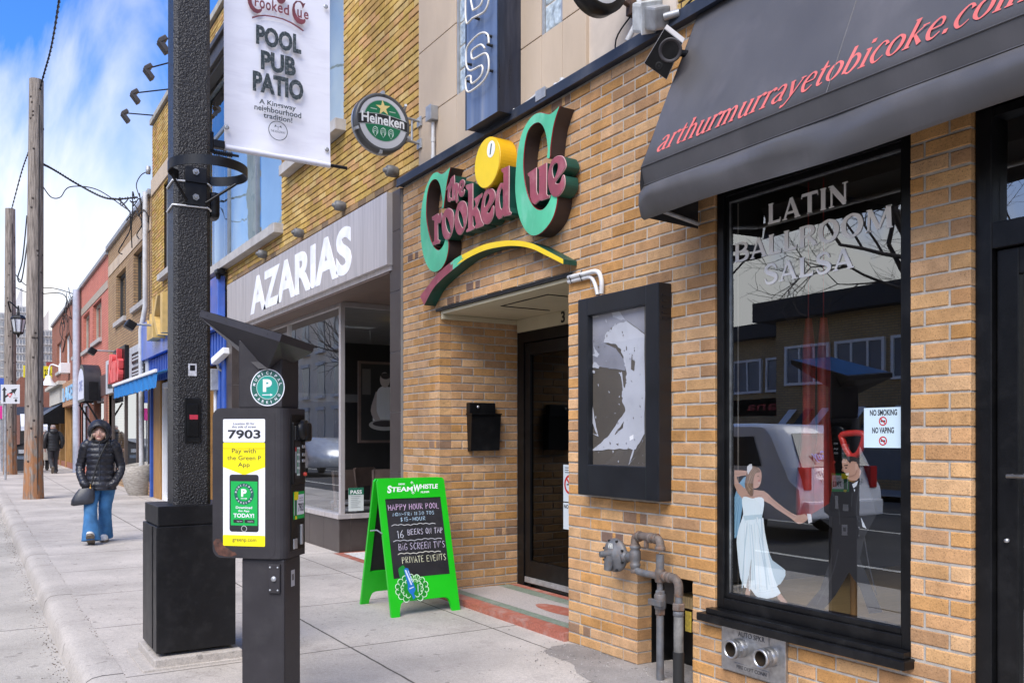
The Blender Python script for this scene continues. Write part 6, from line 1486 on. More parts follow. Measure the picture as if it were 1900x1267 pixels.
# ------------------------------------------------------------------ lamp post with cabinet, ring and banner
def Wb(px, py, b):
    t_ = (px - 950) / FPX
    return Vector((-DC + b * (t_ * CS + SN), b * (-t_ * SN + CS), HC - (py - 811) / FPX * b))
PX, PY = -2.372, 6.06
M_pole = mat('dark_textured_coating', (.016, .015, .015), .36, var=.25, ns=30, bump=1.0, bs=92, spec=.45, dirt=(.05, .047, .047), dirt_amt=.4, dirt_scale=40)
t = thing('lamp_post', (PX, PY, gz(PY)), 'thick black square lamp post on a black base cabinet, behind the parking machine', 'lamp post')
hp, ch = .118, .026
oct_ = [(-hp + ch, -hp), (hp - ch, -hp), (hp, -hp + ch), (hp, hp - ch), (hp - ch, hp), (-hp + ch, hp), (-hp, hp - ch), (-hp, -hp + ch)]
mb = MB(); N_z = 2
rings = [[Vector((PX + x * s, PY + y * s, z)) for x, y in oct_] for z, s in ((.93, 1.0), (9.5, .93))]
mb.loft(rings, sm=False); mb.build('shaft', M_pole, t)
fY = 5.82
c0 = onY(290, 1213, fY); cR = onY(437.5, 1195, fY); zt = onY(290, 978, fY).z; zc = onY(291, 940, fY).z
bx0, bx1 = c0.x, cR.x; by1 = fY + .50
mb = MB(); mb.box(bx0, bx1, fY, by1, c0.z, zt, bev=.006); mb.box(bx0 + .02, bx1 - .02, fY + .02, by1 - .02, zt - .01, zt + .006)
mb.box(bx0 - .004, bx0 + .1, fY + .13, fY + .136, c0.z + .01, zt - .004)
mb.build('base_cabinet', M_blackmetal, t)
mb = MB(); mb.box(bx0 + .012, bx1 - .012, fY + .012, by1 - .012, zt + .006, zc, bev=.005)
mb.build('base_cap', M_blackmetal, t)
mb = MB(); mb.box(bx0 - .02, bx1 + .03, fY - .05, by1 + .06, gz(6) - .02, gz(6) + .065, bev=.008); mb.box(bx0 - .09, bx1 + .07, fY - .07, by1 + .1, gz(6) - .03, gz(6) + .012, bev=.004)
mb.build('plinth', M_kerb, t)
for zz in (onY(350, 383, PY - hp).z, onY(350, 372, PY - hp).z + .12):
    mb = MB(); pts = [(PX + x * 1.02, PY + y * 1.02, zz + .006 * math.sin(k * 2)) for k, (x, y) in enumerate(oct_)]; mb.tube(pts + [pts[0]], .006, 5); mb.build('strap', M_white, t)
mb = MB()
q = onY(357, 778, PY - hp)
mb.box(q.x - .05, q.x + .05, PY - hp - .012, PY - hp, q.z - .15, q.z + .14, bev=.004); mb.box(q.x - .035, q.x + .035, PY - hp - .02, PY - hp - .012, q.z - .11, q.z + .1, bev=.004)
mb.build('access_panel', M_black, t)
mb = MB(); mb.box(q.x - .022, q.x + .03, PY - hp - .0225, PY - hp - .02, q.z + .0, q.z + .03); mb.build('red_label', mat('red_label', (.5, .03, .06), .5), t)
q = onY(357, 686, PY - hp); mb = MB(); mb.box(q.x - .026, q.x + .026, PY - hp - .003, PY - hp, q.z - .04, q.z + .04); mb.box(q.x - .016, q.x + .016, PY - hp - .0042, PY - hp - .003, q.z - .005, q.z + .03, 1); mb.build('sticker', [mat('worn_sticker', (.5, .5, .52), .6, var=.3, ns=60), M_blackmetal], t)
q = onY(395, 385, PY); mb = MB(); mb.box(PX + hp, PX + hp + .07, PY - .08, PY + .05, q.z - .09, q.z + .09, bev=.03); mb.build('socket_cover', M_black, t)
# basket ring
rz_ = onY(376, 320, PY - .35); rc = Vector((onY(377, 320, PY - .32).x, PY - .02, onY(377, 318, PY).z + .02))
R_ = .235; rc = Vector((PX + .055, PY - hp - R_ + .05, onY(377, 316, PY - .3).z))
t2 = thing('basket_ring', rc, 'black steel flower basket ring bolted to the black lamp post under the banner', 'ring')
mb = MB()
rings = []
for k in range(97):
    a = 2 * math.pi * k / 96; c_, s_ = math.cos(a), math.sin(a)
    rings.append([rc + Vector((c_ * r_, s_ * r_, z)) for r_, z in ((R_, -.03), (R_ + .007, -.03), (R_ + .007, .03), (R_, .03))])
mb.loft(rings, caps=False, sm=False); mb.build('hoop', M_blackmetal, t2)
mb = MB(); zb = rc.z - .155
mb.box(PX - .05, PX + .085, PY - hp - .016, PY - hp, zb - .03, rc.z + .06, bev=.003); mb.box(PX - .05, PX + .085, PY - hp - .03, PY - hp - .016, rc.z - .04, rc.z - .028)
for zz in (rc.z + .03, zb + .02): mb.lathe([(.022, 0), (.022, -.008), (.013, -.008), (.012, -.02), (0, -.021)], (PX + .015, PY - hp - .016, zz), 'y', 6, 1, sm=False)
for sx in (-1, 1): mb.tube([(PX + .0175 + sx * .06, PY - hp - .02, zb - .01), (rc.x + sx * .2, rc.y + .1, rc.z - .03)], .009, 6)
mb.build('bracket', [M_blackmetal, M_alu], t2)
# banner
t3 = thing('street_banner', (-1.7, PY, 4), 'white vinyl banner reading POOL PUB PATIO hanging from an arm of the black lamp post', 'banner')
BY = PY
b00, b10, b01 = onY(416, 272, BY), onY(612, 308, BY), onY(418, 0, BY)
bw = b10.x - b00.x; z0 = (b00.z + b10.z) / 2; zt_ = z0 + 1.9
M_vinyl = mat('white_vinyl', (.74, .74, .80), .45, var=.05, ns=2, dirt=(.62, .61, .68), dirt_amt=.7, dirt_scale=3, stretch=(.8, 1, 4))
mb = MB(); nx, nz = 16, 30
def bwv(u, v): return .010 * math.sin(u * 7 + v * 3) * (1 - u) + .014 * math.exp(-v * 9) * math.sin(u * 11)
vs = [(b00.x + bw * i / nx, BY + bwv(i / nx, k / nz), z0 + (zt_ - z0) * k / nz + .0) for k in range(nz + 1) for i in range(nx + 1)]
mb.add(vs, [(k * (nx + 1) + i, k * (nx + 1) + i + 1, (k + 1) * (nx + 1) + i + 1, (k + 1) * (nx + 1) + i) for k in range(nz) for i in range(nx)], 0, None, True)
mb.tube([(b00.x, BY + .002, z0), (b10.x, BY + .002, z0)], .02, 10)
mb.build('vinyl', M_vinyl, t3)
fy = BY - .028
M_ink = mat('dark_green_ink', (.018, .03, .035), .6, var=.5, ns=90, dirt=(.3, .32, .33), dirt_amt=.7, dirt_scale=70)
def bpos(px, py): q = onY(px, py, fy); return q
mb = MB()
def btext(tx, x0, y0, x1, y1top, h=None, bold=.02):
    """x0,y0 lower left and x1,y1top upper right pixels"""
    p, q = bpos(x0, y0), bpos(x1, y1top); text_fit(mb, tx, (p.x, fy, p.z), YU, ZV, q.x - p.x, q.z - p.z, 0, bold=bold, res=3)
btext('POOL', 475, 82, 559, 66, bold=.045); btext('PUB', 484, 129, 549, 108, bold=.045); btext('PATIO', 469, 169, 563, 151, bold=.045)
btext('A Kingsway', 481, 195, 549, 197, bold=.02); btext('neighbourhood', 472, 206.5, 559, 210, bold=.02); btext('tradition!', 489, 218.5, 542.5, 219, bold=.02)
q = bpos(516, 243); e = .068
mb.shape([ell(0, 0, e, e, 36), ell(0, 0, e - .005, e - .005, 36)], (q.x, fy, q.z), YU, ZV)
text_fit(mb, 'THE KINGSWAY', (q.x - .052, fy, q.z - .015), YU, ZV, .104, .016, 0, bold=.01); pass
for k in (-1, 1): mb.shape([[(k * .012, .03), (k * .026, .02), (k * .020, .042)]], (q.x, fy, q.z), YU, ZV); 
mb.ribbon([(0, .005), (0, .025), (-.018, .03)], (q.x, fy, q.z), YU, ZV, .003); mb.ribbon([(0, .005), (0, .025), (.018, .03)], (q.x, fy, q.z), YU, ZV, .003)
mb.build('lettering', M_ink, t3)
# the same club mark in maroon at the top of the banner
mb = MB(); fz = fy - .0
cb = crop(420, 0, 9.5)
def bl(pts, lift, mi, s=0):
    pp = cb(pts); pp = smooth(pp, s) if s else pp
    mb.shape([[(q.x, q.z) for q in (onY(a, b, fz) for a, b in pp)]], (0, fz - lift, 0), YU, ZV, 0, mi)
bl([(372,0),(385,70),(420,150),(480,215),(545,245),(600,230),(628,190),(628,130),(605,165),(560,172),(510,150),(470,100),(450,50),(445,0),(440,-60),(450,-150),(480,-190),(420,-180),(385,-110)], 0, 0, 1)
bl([(1310,25),(1225,20),(1175,80),(1158,180),(1165,270),(1200,350),(1250,410),(1320,438),(1375,420),(1398,380),(1390,335),(1360,350),(1310,340),(1255,300),(1220,230),(1205,150),(1215,80),(1255,40),(1300,50),(1330,100),(1345,160),(1360,140),(1395,60),(1360,70)], 0, 0, 1)
bl(ell(968, -10, 78, 85, 20), 0, 0)
bl([(455,335),(450,300),(560,275),(680,265),(850,290),(1000,330),(1150,395),(1300,490),(1370,545),(1350,560),(1250,490),(1130,415),(1000,355),(850,315),(680,290),(560,300)], 0, 0)
for tx, x0, y0, x1, y1 in (('r', 500, 110, 575, 20), ('o', 585, 150, 680, 20), ('o', 695, 180, 785, 60), ('k', 805, 195, 900, 30), ('e', 905, 225, 995, 110), ('d', 1010, 255, 1105, 95), ('u', 1250, 310, 1330, 190), ('e', 1365, 335, 1450, 230)):
    p, q = [onY(*v, fz) for v in cb([(x0, y0), (x1, y1)])]
    text_fit(mb, tx, (p.x, fz - .0004, p.z), YU, ZV, q.x - p.x, q.z - p.z, 0, 0, bold=.02)
mb.build('club_mark', mat('maroon_ink', (.16, .035, .045), .5, var=.3, ns=14), t3)
for px, py in ((605, 12), (421, 236), (607, 277)):
    mb = MB(); q = bpos(px, py); mb.lathe([(.008, 0), (.016, -.002), (.017, -.004), (.009, -.006)], (q.x, fy + .01, q.z), 'y', 14); mb.build('eyelet', M_galv, t3)
mb = MB(); mb.tube([(PX + hp, BY, z0), (b10.x + .13, BY, z0)], .012, 8); mb.box(PX + hp, PX + hp + .035, BY - .04, BY + .04, z0 - .05, z0 + .08, bev=.008); mb.box(PX + hp + .03, b00.x - .0, BY - .03, BY + .025, z0 - .02, z0 + .035, bev=.01)
for k in range(9): mb.lathe([(.018, -.004), (.018, .004)], (PX + hp + .04 + k * .014, BY - .03, z0 - .055), 'x', 8)
mb.tube([(PX + hp, BY - .03, z0 - .055), (PX + hp + .2, BY - .03, z0 - .055)], .009, 6)
mb.tube([(PX + hp, BY, zt_ + .03), (b10.x + .13, BY, zt_ + .03)], .012, 8)
mb.build('banner_arm', M_blackmetal, t3)

# ------------------------------------------------------------------ parking pay station
MS = 1.06                                   # the machine's size; its foot is let into the pavement
a_, b_ = (528 - 950) / FPX * 4.2 * MS, 4.2 * MS
cx_, cy_ = -DC + a_ * CS + b_ * SN, -a_ * SN + b_ * CS
t = thing('parking_machine', (cx_, cy_, gz(cy_)), 'dark grey parking pay station with a solar hood and a white and yellow sticker', 'parking machine', rz=-(TH + R(12)))
t.location.z = HC + (gz(4) - HC) * MS; t.scale = (MS, MS, MS)
M_mach = mat('dark_grey_powdercoat', (.034, .031, .0335), .45, var=.12, ns=6, bump=.12, bs=350, spec=.25, dirt=(.06, .057, .057), dirt_amt=.35, dirt_scale=9)
M_rust = mat('rust_patch', (.085, .034, .022), .85, var=.6, ns=30, dirt=(.04, .035, .03), dirt_amt=.9, dirt_scale=25)
zb0, zb1 = .862 - gz(4), 1.592 - gz(4)
def outline(x0, x1, z0, z1, r): return rrect(x0, x1, z0, z1, r, 6)
mb = MB()
# cabinet: rounded outline with a soft vertical corner towards the payment side
L_, D_ = .382, .222
sec = [(-L_, .0), (-.055, .0)] + [(-.055 + .055 * math.sin(R(k)), .055 - .055 * math.cos(R(k))) for k in (15, 30, 45, 60, 75)] + [(0, .055), (0, D_), (-L_, D_)]
mb.shape([[(x, y) for x, y in outline(-L_, -.05, zb0, zb1, .045)]], (0, 0, 0), (1, 0, 0), (0, 0, 1), D_)
n_ = len(sec)
mb.loft([[Vector((min(max(x, -.11), 0), y + (.001 if y == 0 else 0), z)) for x, y in sec] for z in (zb0 + .0005, zb1 - .0005)], sm=False)
mb.build('cabinet', M_mach, t, True)
mb = MB(); mb.box(-.238, -.012, .02, .20, -.02, zb0, bev=.012); mb.build('post', M_mach, t, True)
mb = MB(); mb.box(-.252, -.022, .015, .20, zb1, 1.93, bev=.008); mb.build('neck', M_mach, t, True)
mb = MB()
rg = random.Random(9)
pts = [(-L_ + .002, zb0 + .050), (-L_ + .012, zb0 + .020), (-L_ + .040, zb0 + .003), (-.27, zb0 + .002), (-.262, zb0 + .015), (-.29, zb0 + .03), (-.32, zb0 + .045), (-.35, zb0 + .085), (-L_ + .003, zb0 + .075)]
pts = [(a + .008 + rg.uniform(-.003, .003) * (i > 3), b + .008 + rg.uniform(-.003, .003) * (i > 3)) for i, (a, b) in enumerate(smooth(pts, 3))]
mb.shape([pts], (0, -.0012, 0), (1, 0, 0), (0, 0, 1)); mb.build('rust_stain', M_rust, t, True)
# hood: tilted solar panel over a folded underside
Mi = (Matrix.Translation(t.location) @ Matrix.Rotation(-(TH + R(12)), 4, 'Z') @ Matrix.Scale(MS, 4)).inverted()
A_, B_, C_ = Mi @ Wb(373, 575, 4.46 * MS), Mi @ Wb(523, 620, 3.98 * MS), Mi @ Wb(584, 641, 4.28 * MS)
D2 = A_ + C_ - B_; up = (B_ - A_).cross(C_ - A_).normalized(); up = up if up.z > 0 else -up
th_ = .035
mb = MB(); low = [q - up * th_ for q in (A_, B_, C_, D2)]
apex = [Vector((-.135, -.004, 1.785)), Vector((-.085, -.004, 1.785)), Vector((-.085, .16, 1.80)), Vector((-.135, .16, 1.80))]
mb.hexa(low + [A_, B_, C_, D2])
mb.add(low + apex, [(0, 1, 5, 4), (1, 2, 6, 5), (2, 3, 7, 6), (3, 0, 4, 7)])
for f in (.1, .35, .6, .85):
    q = A_.lerp(B_, f) - up * .017; nn = Vector((0, -1, 0)); mb.ball(q + (B_ - A_).cross(up).normalized() * -.001, .004, 4)
mb.build('hood', M_mach, t, True)
mb = MB(); ce_ = (A_ + C_) / 2; mb.add([q.lerp(ce_, .06) + up * .002 for q in (A_, B_, C_, D2)], [(0, 1, 2, 3)]); mb.build('solar_panel', mat('solar_cells', (.012, .02, .05), .12, var=.3, ns=30), t, True)
# printed stickers on the broad face
mb = MB(); F0 = -.0016
def fc(pts, lift, c): mb.shape([pts], (0, F0 - lift, 0), (1, 0, 0), (0, 0, 1), 0, 0, c=c)
Lx = lambda px: -L_ + (px - 80) / (390 - 80) * (L_ - .055 + .045)          # columns of the enlarged view of the face
Lz = lambda py: zb1 - (py - 510) / (1222 - 510) * (zb1 - zb0)
WHT = (.72, .72, .76); YEL = (.80, .68, .0); GRN = (.0, .36, .06); DKG = (.012, .09, .07); BLK = (.015, .015, .017)
def rr_(x0, x1, y0, y1, r=.006): return rrect(Lx(x0), Lx(x1), Lz(y1), Lz(y0), r, 3)
def tx(s, x0, x1, y0, y1, c, lift=.0012, bold=.0): text_fit(mb, s, (Lx(x0), F0 - lift, Lz(y1)), (1, 0, 0), (0, 0, 1), Lx(x1) - Lx(x0), Lz(y0) - Lz(y1), 0, c=c, bold=bold)
fc(rr_(128, 314, 562, 672), 0, WHT)
tx('Location ID for', 174, 268, 578, 589, BLK); tx('this side of street', 168, 275, 593, 604, BLK); tx('7903', 150, 294, 613, 655, BLK, bold=.025)
fc(rr_(128, 314, 674, 1164), 0, WHT)
fc([(Lx(128), Lz(700)), (Lx(314), Lz(700)), (Lx(314), Lz(790)), (Lx(222), Lz(828)), (Lx(128), Lz(790))], .0004, YEL); fc(rr_(128, 314, 674, 704), .0004, YEL)
tx('Pay with', 168, 274, 702, 730, (.05, .045, .03)); tx('the Green P', 147, 297, 736, 756, (.05, .045, .03)); tx('App', 195, 247, 768, 794, (.05, .045, .03))
fc(rr_(128, 314, 1112, 1164), .0004, YEL); tx('greenp.com', 170, 276, 1130, 1147, (.06, .055, .03))
fc(rr_(157, 286, 825, 1096, .012), .0008, BLK); fc(rr_(163, 281, 857, 1066, .001), .0012, GRN)
def roundel(xc, yc, r, lift, dark):
    X_, Z_ = Lx(xc), Lz(yc)
    if dark: fc(ell(X_, Z_, r * 1.06, r * 1.06, 40), lift, WHT); fc(ell(X_, Z_, r, r, 40), lift + .0003, DKG); fc(ell(X_, Z_, r * .68, r * .68, 36), lift + .0006, (.70, .74, .74)); fc(ell(X_, Z_, r * .655, r * .655, 36), lift + .0009, (.01, .27, .21))
    else: fc(ell(X_, Z_, r, r, 36), lift, DKG); fc(ell(X_, Z_, r * .68, r * .68, 36), lift + .0006, GRN)
    tl = lift + .0013
    text_fit(mb, 'P', (X_ - r * .28, F0 - tl, Z_ - r * .25), (1, 0, 0), (0, 0, 1), r * .56, r * .72, 0, c=WHT, bold=.05)
    mb.ribbon([(-r * .32, -r * .42), (r * .2, -r * .42)], (X_, F0 - tl, Z_), (1, 0, 0), (0, 0, 1), r * .05, 0, WHT); mb.shape([[(r * .18, -r * .34), (r * .34, -r * .42), (r * .18, -r * .5)]], (X_, F0 - tl, Z_), (1, 0, 0), (0, 0, 1), 0, 0, c=WHT)
    for word, a0, a1, s in (('MUNICIPAL', 168, 12, 1), ('PARKING', 212, 328, -1)):
        for k, chh in enumerate(word):
            a = R(a0 + (a1 - a0) * k / (len(word) - 1)); rad = Vector((math.cos(a), 0, math.sin(a))); tan = Vector((math.sin(a), 0, -math.cos(a))) * s; U_, V2 = tan, rad * s
            h = r * .17; O_ = Vector((X_, F0 - tl, Z_)) + rad * (r * (.75 if s > 0 else .93)) - U_ * h * .4
            text_fit(mb, chh, O_, U_, V2, h * (.8 if chh != 'I' else .25), h, 0, c=WHT, bold=.02)
roundel(222, 917, .052, .0016, False)
tx('Download', 186, 258, 975, 987, WHT, .0022, .02); tx('the App', 196, 246, 992, 1004, WHT, .0022, .02); tx('TODAY!', 175, 267, 1009, 1029, WHT, .0022, .03)
fc(rr_(175, 219, 1038, 1054, .003), .0018, BLK); fc(rr_(224, 268, 1038, 1054, .003), .0018, BLK); tx('App Store', 190, 215, 1044, 1050, WHT, .0026); tx('Google Play', 238, 264, 1044, 1050, WHT, .0026)
fc(ell(Lx(222), Lz(1081), .015, .015, 20), .0012, (.5, .5, .5)); fc(ell(Lx(222), Lz(1081), .0125, .0125, 20), .0016, BLK)
mb.build('face_sticker', M_print, t, True)
mb = MB(); F0 = .0135; X_ = Lx(330)
Lx_old, Lz_old = Lx, Lz
Lx = lambda px: px; Lz = lambda py: py
pc = Mi @ Wb(490, 718, 4.2 * MS)
roundel(pc.x, pc.z, .085, 0, True); mb.build('round_sticker', M_print, t, True)
# payment side (local +X face)
mb = MB(); U2, V2 = Vector((0, 1, 0)), Vector((0, 0, 1))
def side(y0, y1, z0, z1, d, mi, bev=.003): mb.box(-.001, d, y0, y1, z0, z1, mi, bev=bev)
side(.062, .214, zb0 + .03, zb1 - .03, .004, 0); side(.068, .205, 1.22, 1.53, .014, 0, .01); side(.08, .135, 1.44, 1.51, .018, 1); side(.140, .150, 1.25, 1.43, .016, 0)
mb.box(.012, .05, .15, .212, 1.43, 1.53, 0, bev=.02); mb.lathe([(.052, 0), (.05, .02), (.03, .03), (0, .03)], (.014, .165, 1.49), 'x', 20, 0)
side(.085, .125, .905, .955, .008, 3); side(.16, .18, .92, 1.02, .012, 3); mb.lathe([(.01, 0), (.009, .012), (0, .013)], (.014, .185, 1.27), 'x', 12, 4)
for z in (1.40, 1.36, 1.33): side(.16, .19, z, z + .015, .018, 3)
mb.build('payment_panel', [M_black, mat('dark_screen', (.02, .022, .025), .1), M_white, M_galv, mat('red_button', (.55, .05, .03), .4)], t, True)
mb = MB()
def sd(y0, y1, z0, z1, x, c): mb.add([(x, y0, z0), (x, y1, z0), (x, y1, z1), (x, y0, z1)], [(0, 1, 2, 3)], 0, c)
sd(.078, .135, 1.25, 1.43, .0155, BLK); sd(.08, .096, 1.28, 1.40, .0158, (.30, .32, .33)); sd(.08, .096, 1.385, 1.405, .016, (.4, .03, .03)); sd(.1, .133, 1.265, 1.405, .0158, (.55, .62, .58))
for k in range(4): sd(.103, .116, 1.275 + k * .033, 1.298 + k * .033, .016, (.05, .25, .14)); sd(.119, .131, 1.275 + k * .033, 1.296 + k * .033, .016, (.25, .27, .27))
sd(.082, .205, 1.05, 1.185, .0052, GRN); sd(.09, .2, 1.07, 1.17, .0056, WHT); sd(.095, .12, 1.055, 1.19, .006, (.02, .15, .06)); sd(.09, .135, 1.145, 1.185, .0064, YEL); sd(.1, .12, 1.05, 1.066, .0064, YEL)
text_fit(mb, '7903', (.0062, .135, 1.085), U2, V2, .06, .042, 0, c=BLK, bold=.02); text_fit(mb, 'Location ID for', (.0062, .145, 1.148), U2, V2, .045, .008, 0, c=BLK); text_fit(mb, 'this side of street', (.0062, .142, 1.136), U2, V2, .05, .008, 0, c=BLK)
sd(.09, .13, .72, .80, -.0105, (.4, .4, .42)); sd(.1, .12, .75, .78, -.0102, (.1, .1, .1))
mb.build('side_stickers', M_print, t, True)
mb = MB(); mb.box(-.09, -.03, .008, .021, .70, .84, 0, bev=.003); 
for q in ((-.08, .715), (-.04, .715), (-.08, .825), (-.04, .825)): mb.lathe([(.005, 0), (.004, -.004), (0, -.004)], (q[0], .008, q[1]), 'y', 8, 1)
mb.lathe([(.013, 0), (.012, -.008), (0, -.008)], (-.06, .008, .77), 'y', 14, 1)
mb.build('lock_plate', [M_mach, M_galv], t, True)
Lx, Lz = Lx_old, Lz_old

# ------------------------------------------------------------------ sandwich board
fl0, fr0 = onG(727, 1146), onG(854, 1131)
by0 = (fl0.y + fr0.y) / 2; ax0, ax1 = fl0.x, fr0.x; aw_ = ax1 - ax0
g_ = gz(by0)
t = thing('sandwich_board', ((ax0 + ax1) / 2, by0 + .34, g_), 'bright green sandwich board with chalk writing on black, in front of the recessed doorway', 'sandwich board')
topL = onY(703.4, 887.8, by0 + .34); Hh = topL.z - g_; ln = .30
sl = math.hypot(Hh, ln)
M_green = mat('bright_green_plastic', (.012, .50, .012), .35, var=.06, ns=4)
M_chb = mat('black_chalkboard', (.014, .013, .015), .6, var=.5, ns=4, dirt=(.05, .05, .055), dirt_amt=.5, dirt_scale=3)
def panel(front):
    sg = 1 if front else -1
    O = Vector((ax0, by0, g_)) if front else Vector((ax1, by0 + .68, g_))
    U = Vector((1, 0, 0)) * sg; V = Vector((0, sg * ln / sl, Hh / sl))
    w, s = aw_, sl
    out = [(0, 0), (.115 * w, 0), (.125 * w, .05)] + smooth([(.125 * w, .05), (.15 * w, .10), (.20 * w, .118), (.30 * w, .12)], 3, False)[1:] + smooth([(.70 * w, .12), (.80 * w, .118), (.85 * w, .10), (.875 * w, .05)], 3, False) + [(.885 * w, 0), (w, 0), (w, s - .02), (w - .015, s), (.015, s), (0, s - .02)]
    mb = MB(); mb.shape([out, [(.085 * w, .27 * s), (.915 * w, .27 * s), (.915 * w, .85 * s), (.085 * w, .85 * s)]], O, U, V, .028)
    N2 = U.cross(V).normalized()
    po = mb.build('panel', M_green, t)
    mb = MB(); b0 = O + U * .08 * w + V * .265 * s - N2 * .006
    mb.add([b0, b0 + U * .84 * w, b0 + U * .84 * w + V * .59 * s, b0 + V * .59 * s], [(0, 1, 2, 3)]); mb.build('chalkboard', M_chb, po)
    mb = MB()
    for q in (.06, .94): 
        f0 = O + U * q * w - N2 * .014; mb.box(f0.x - .02, f0.x + .02, f0.y - .012, f0.y + .012, f0.z - .004, f0.z + .006)
    mb.build('foot_pad', M_rubber, po)
    return O, U, V, N2, w, s, po
O, U, V, N2, w, s, po = panel(True); panel(False)
bo = O - N2 * .0052
mb = MB(); rg = random.Random(4)
def ck(txt, x0, x1, y, h, c, pen=.005): chalk(mb, txt, bo + U * x0 * w + V * y * s, U, V, (x1 - x0) * w, h * s, 0, c, pen, rg)
PK, BL, WH, PL, YW = (.62, .42, .62), (.40, .55, .66), (.60, .62, .68), (.50, .44, .56), (.62, .62, .42)
ck('HAPPY HOUR POOL', .12, .89, .765, .042, PK); ck('MON-FRi 11:30 TO5', .175, .80, .722, .024, BL, .0042); ck('$15-HOUR', .275, .66, .680, .028, BL, .0045)
ck('16', .20, .32, .560, .056, WH); ck('BEERS ON TAP', .36, .90, .578, .042, (.55, .52, .62))
ck('BiG SCREEN TV\'S', .205, .91, .470, .048, PL); ck('PRIVATE EVENTS', .235, .90, .375, .046, YW)
for y, x0, x1, c in ((.650, .14, .79, (.5, .5, .5)), (.535, .14, .86, (.45, .45, .48)), (.440, .185, .82, (.6, .58, .5))):
    pts = [(x0 * w + (x1 - x0) * w * k / 40, y * s + .008 * abs(math.sin(k * .55)) + .003 * math.sin(k * .3), .006) for k in range(41)]
    mb.ribbon(pts, bo, U, V, .006, 0, c)
mb.build('chalk_writing', colmat('chalk', .95, var=.5, ns=130), po)
mb = MB(); lo = O + N2 * .0008; SH = Vector(U) * .22
def lg(tt, x0, x1, y, h, bold=.02, l=.0): text_fit(mb, tt, lo + N2 * l + U * x0 * w + V * y * s, U * 1.0, V + U * .18 + Vector((0, 0, 0)), (x1 - x0) * w, h * s, 0, c=(.85, .88, .85), bold=bold)
lg('S', .125, .185, .892, .056, .035); lg('TEAM', .185, .50, .900, .036, .03); lg('W', .505, .615, .895, .056, .035); lg('HISTLE', .62, .885, .915, .036, .03); lg('DRINK', .30, .40, .950, .013, .03); lg('PILSNER', .62, .75, .884, .014, .03)
for y in (.955, .878): mb.ribbon([(.50 * w, y * s), (.505 * w, (y + .018) * s)], lo, U, V, .006, 0, (.8, .85, .8)); mb.ribbon([(.48 * w, (y + .008) * s), (.505 * w, (y + .02) * s), (.525 * w, (y + .006) * s)], lo, U, V, .004, 0, (.8, .85, .8))
# whistle in a burst of steam, lower left
cxw, cyw = .33 * w, .19 * s
def wg(pts, l, c): mb.shape([pts], lo + N2 * l, U, V, 0, 0, c=c)
cl = []
for k in range(13):
    a = R(-70 + 320 * k / 12 + 0); cl.append((cxw + .155 * math.cos(a) * (1.0 if k % 2 else .92), cyw + .115 * math.sin(a) * (1.0 if k % 2 else .9)))
wg(smooth(cl, 4), .0002, (.006, .24, .012))
wg(smooth([(cxw - .075, cyw + .02), (cxw - .105, cyw + .15), (cxw - .08, cyw + .185), (cxw - .045, cyw + .18), (cxw - .005, cyw + .02)], 4), .0004, (.006, .24, .03))
for k in range(26):
    a = R(-60 + 300 * (k % 13) / 12); rr = (.80 if k < 13 else .52); px_, py_ = cxw + .155 * rr * math.cos(a), cyw + .115 * rr * math.sin(a); r3 = .026 if k < 13 else .020
    mb.ribbon([(px_ + r3 * math.cos(a + R(q)), py_ + r3 * math.sin(a + R(q)), .0035 + .0035 * (1 - abs(q) / 110)) for q in range(-105, 106, 30)], lo + N2 * .0008, U, V, .006, 0, (.62, .85, .60))
wh = [(-.075, .16), (-.055, .172), (-.035, .165), (-.0, .03), (.01, -.01), (-.01, -.04), (.0, -.075), (-.02, -.09), (-.03, -.05), (-.05, -.03), (-.06, -.0), (-.055, .03)]
wg([(cxw + a + .02, cyw + b) for a, b in wh], .0012, (.01, .16, .50))
for a, b, ww in (((-.052, .155), (-.012, .03), .013), ((-.03, .15), (.0, .05), .005), ((-.035, .0), (.005, .012), .008), ((.045, .03), (.04, -.03), .006)): mb.ribbon([(cxw + a[0] + .01, cyw + a[1], ww), (cxw + b[0] + .01, cyw + b[1], ww)], lo + N2 * .0016, U, V, ww, 0, (.62, .70, .82))
for k in range(7): a = R(40 + 14 * k); mb.ribbon([(cxw + .03 + .02 * math.cos(a), cyw + .03 + .02 * math.sin(a), .001), (cxw + .03 + .085 * math.cos(a), cyw + .02 + .085 * math.sin(a), .005)], lo + N2 * .0014, U, V, .004, 0, (.55, .82, .5))
mb.build('printed_logo', M_print, po)
mb = MB(); h0 = O + V * .60 * s - U * .008
mb.tube([h0 + N2 * .0, h0 + Vector((0, .10, .018)), h0 + Vector((0, .235, -.0))], .006, 6); mb.build('spreader', M_galv, t)

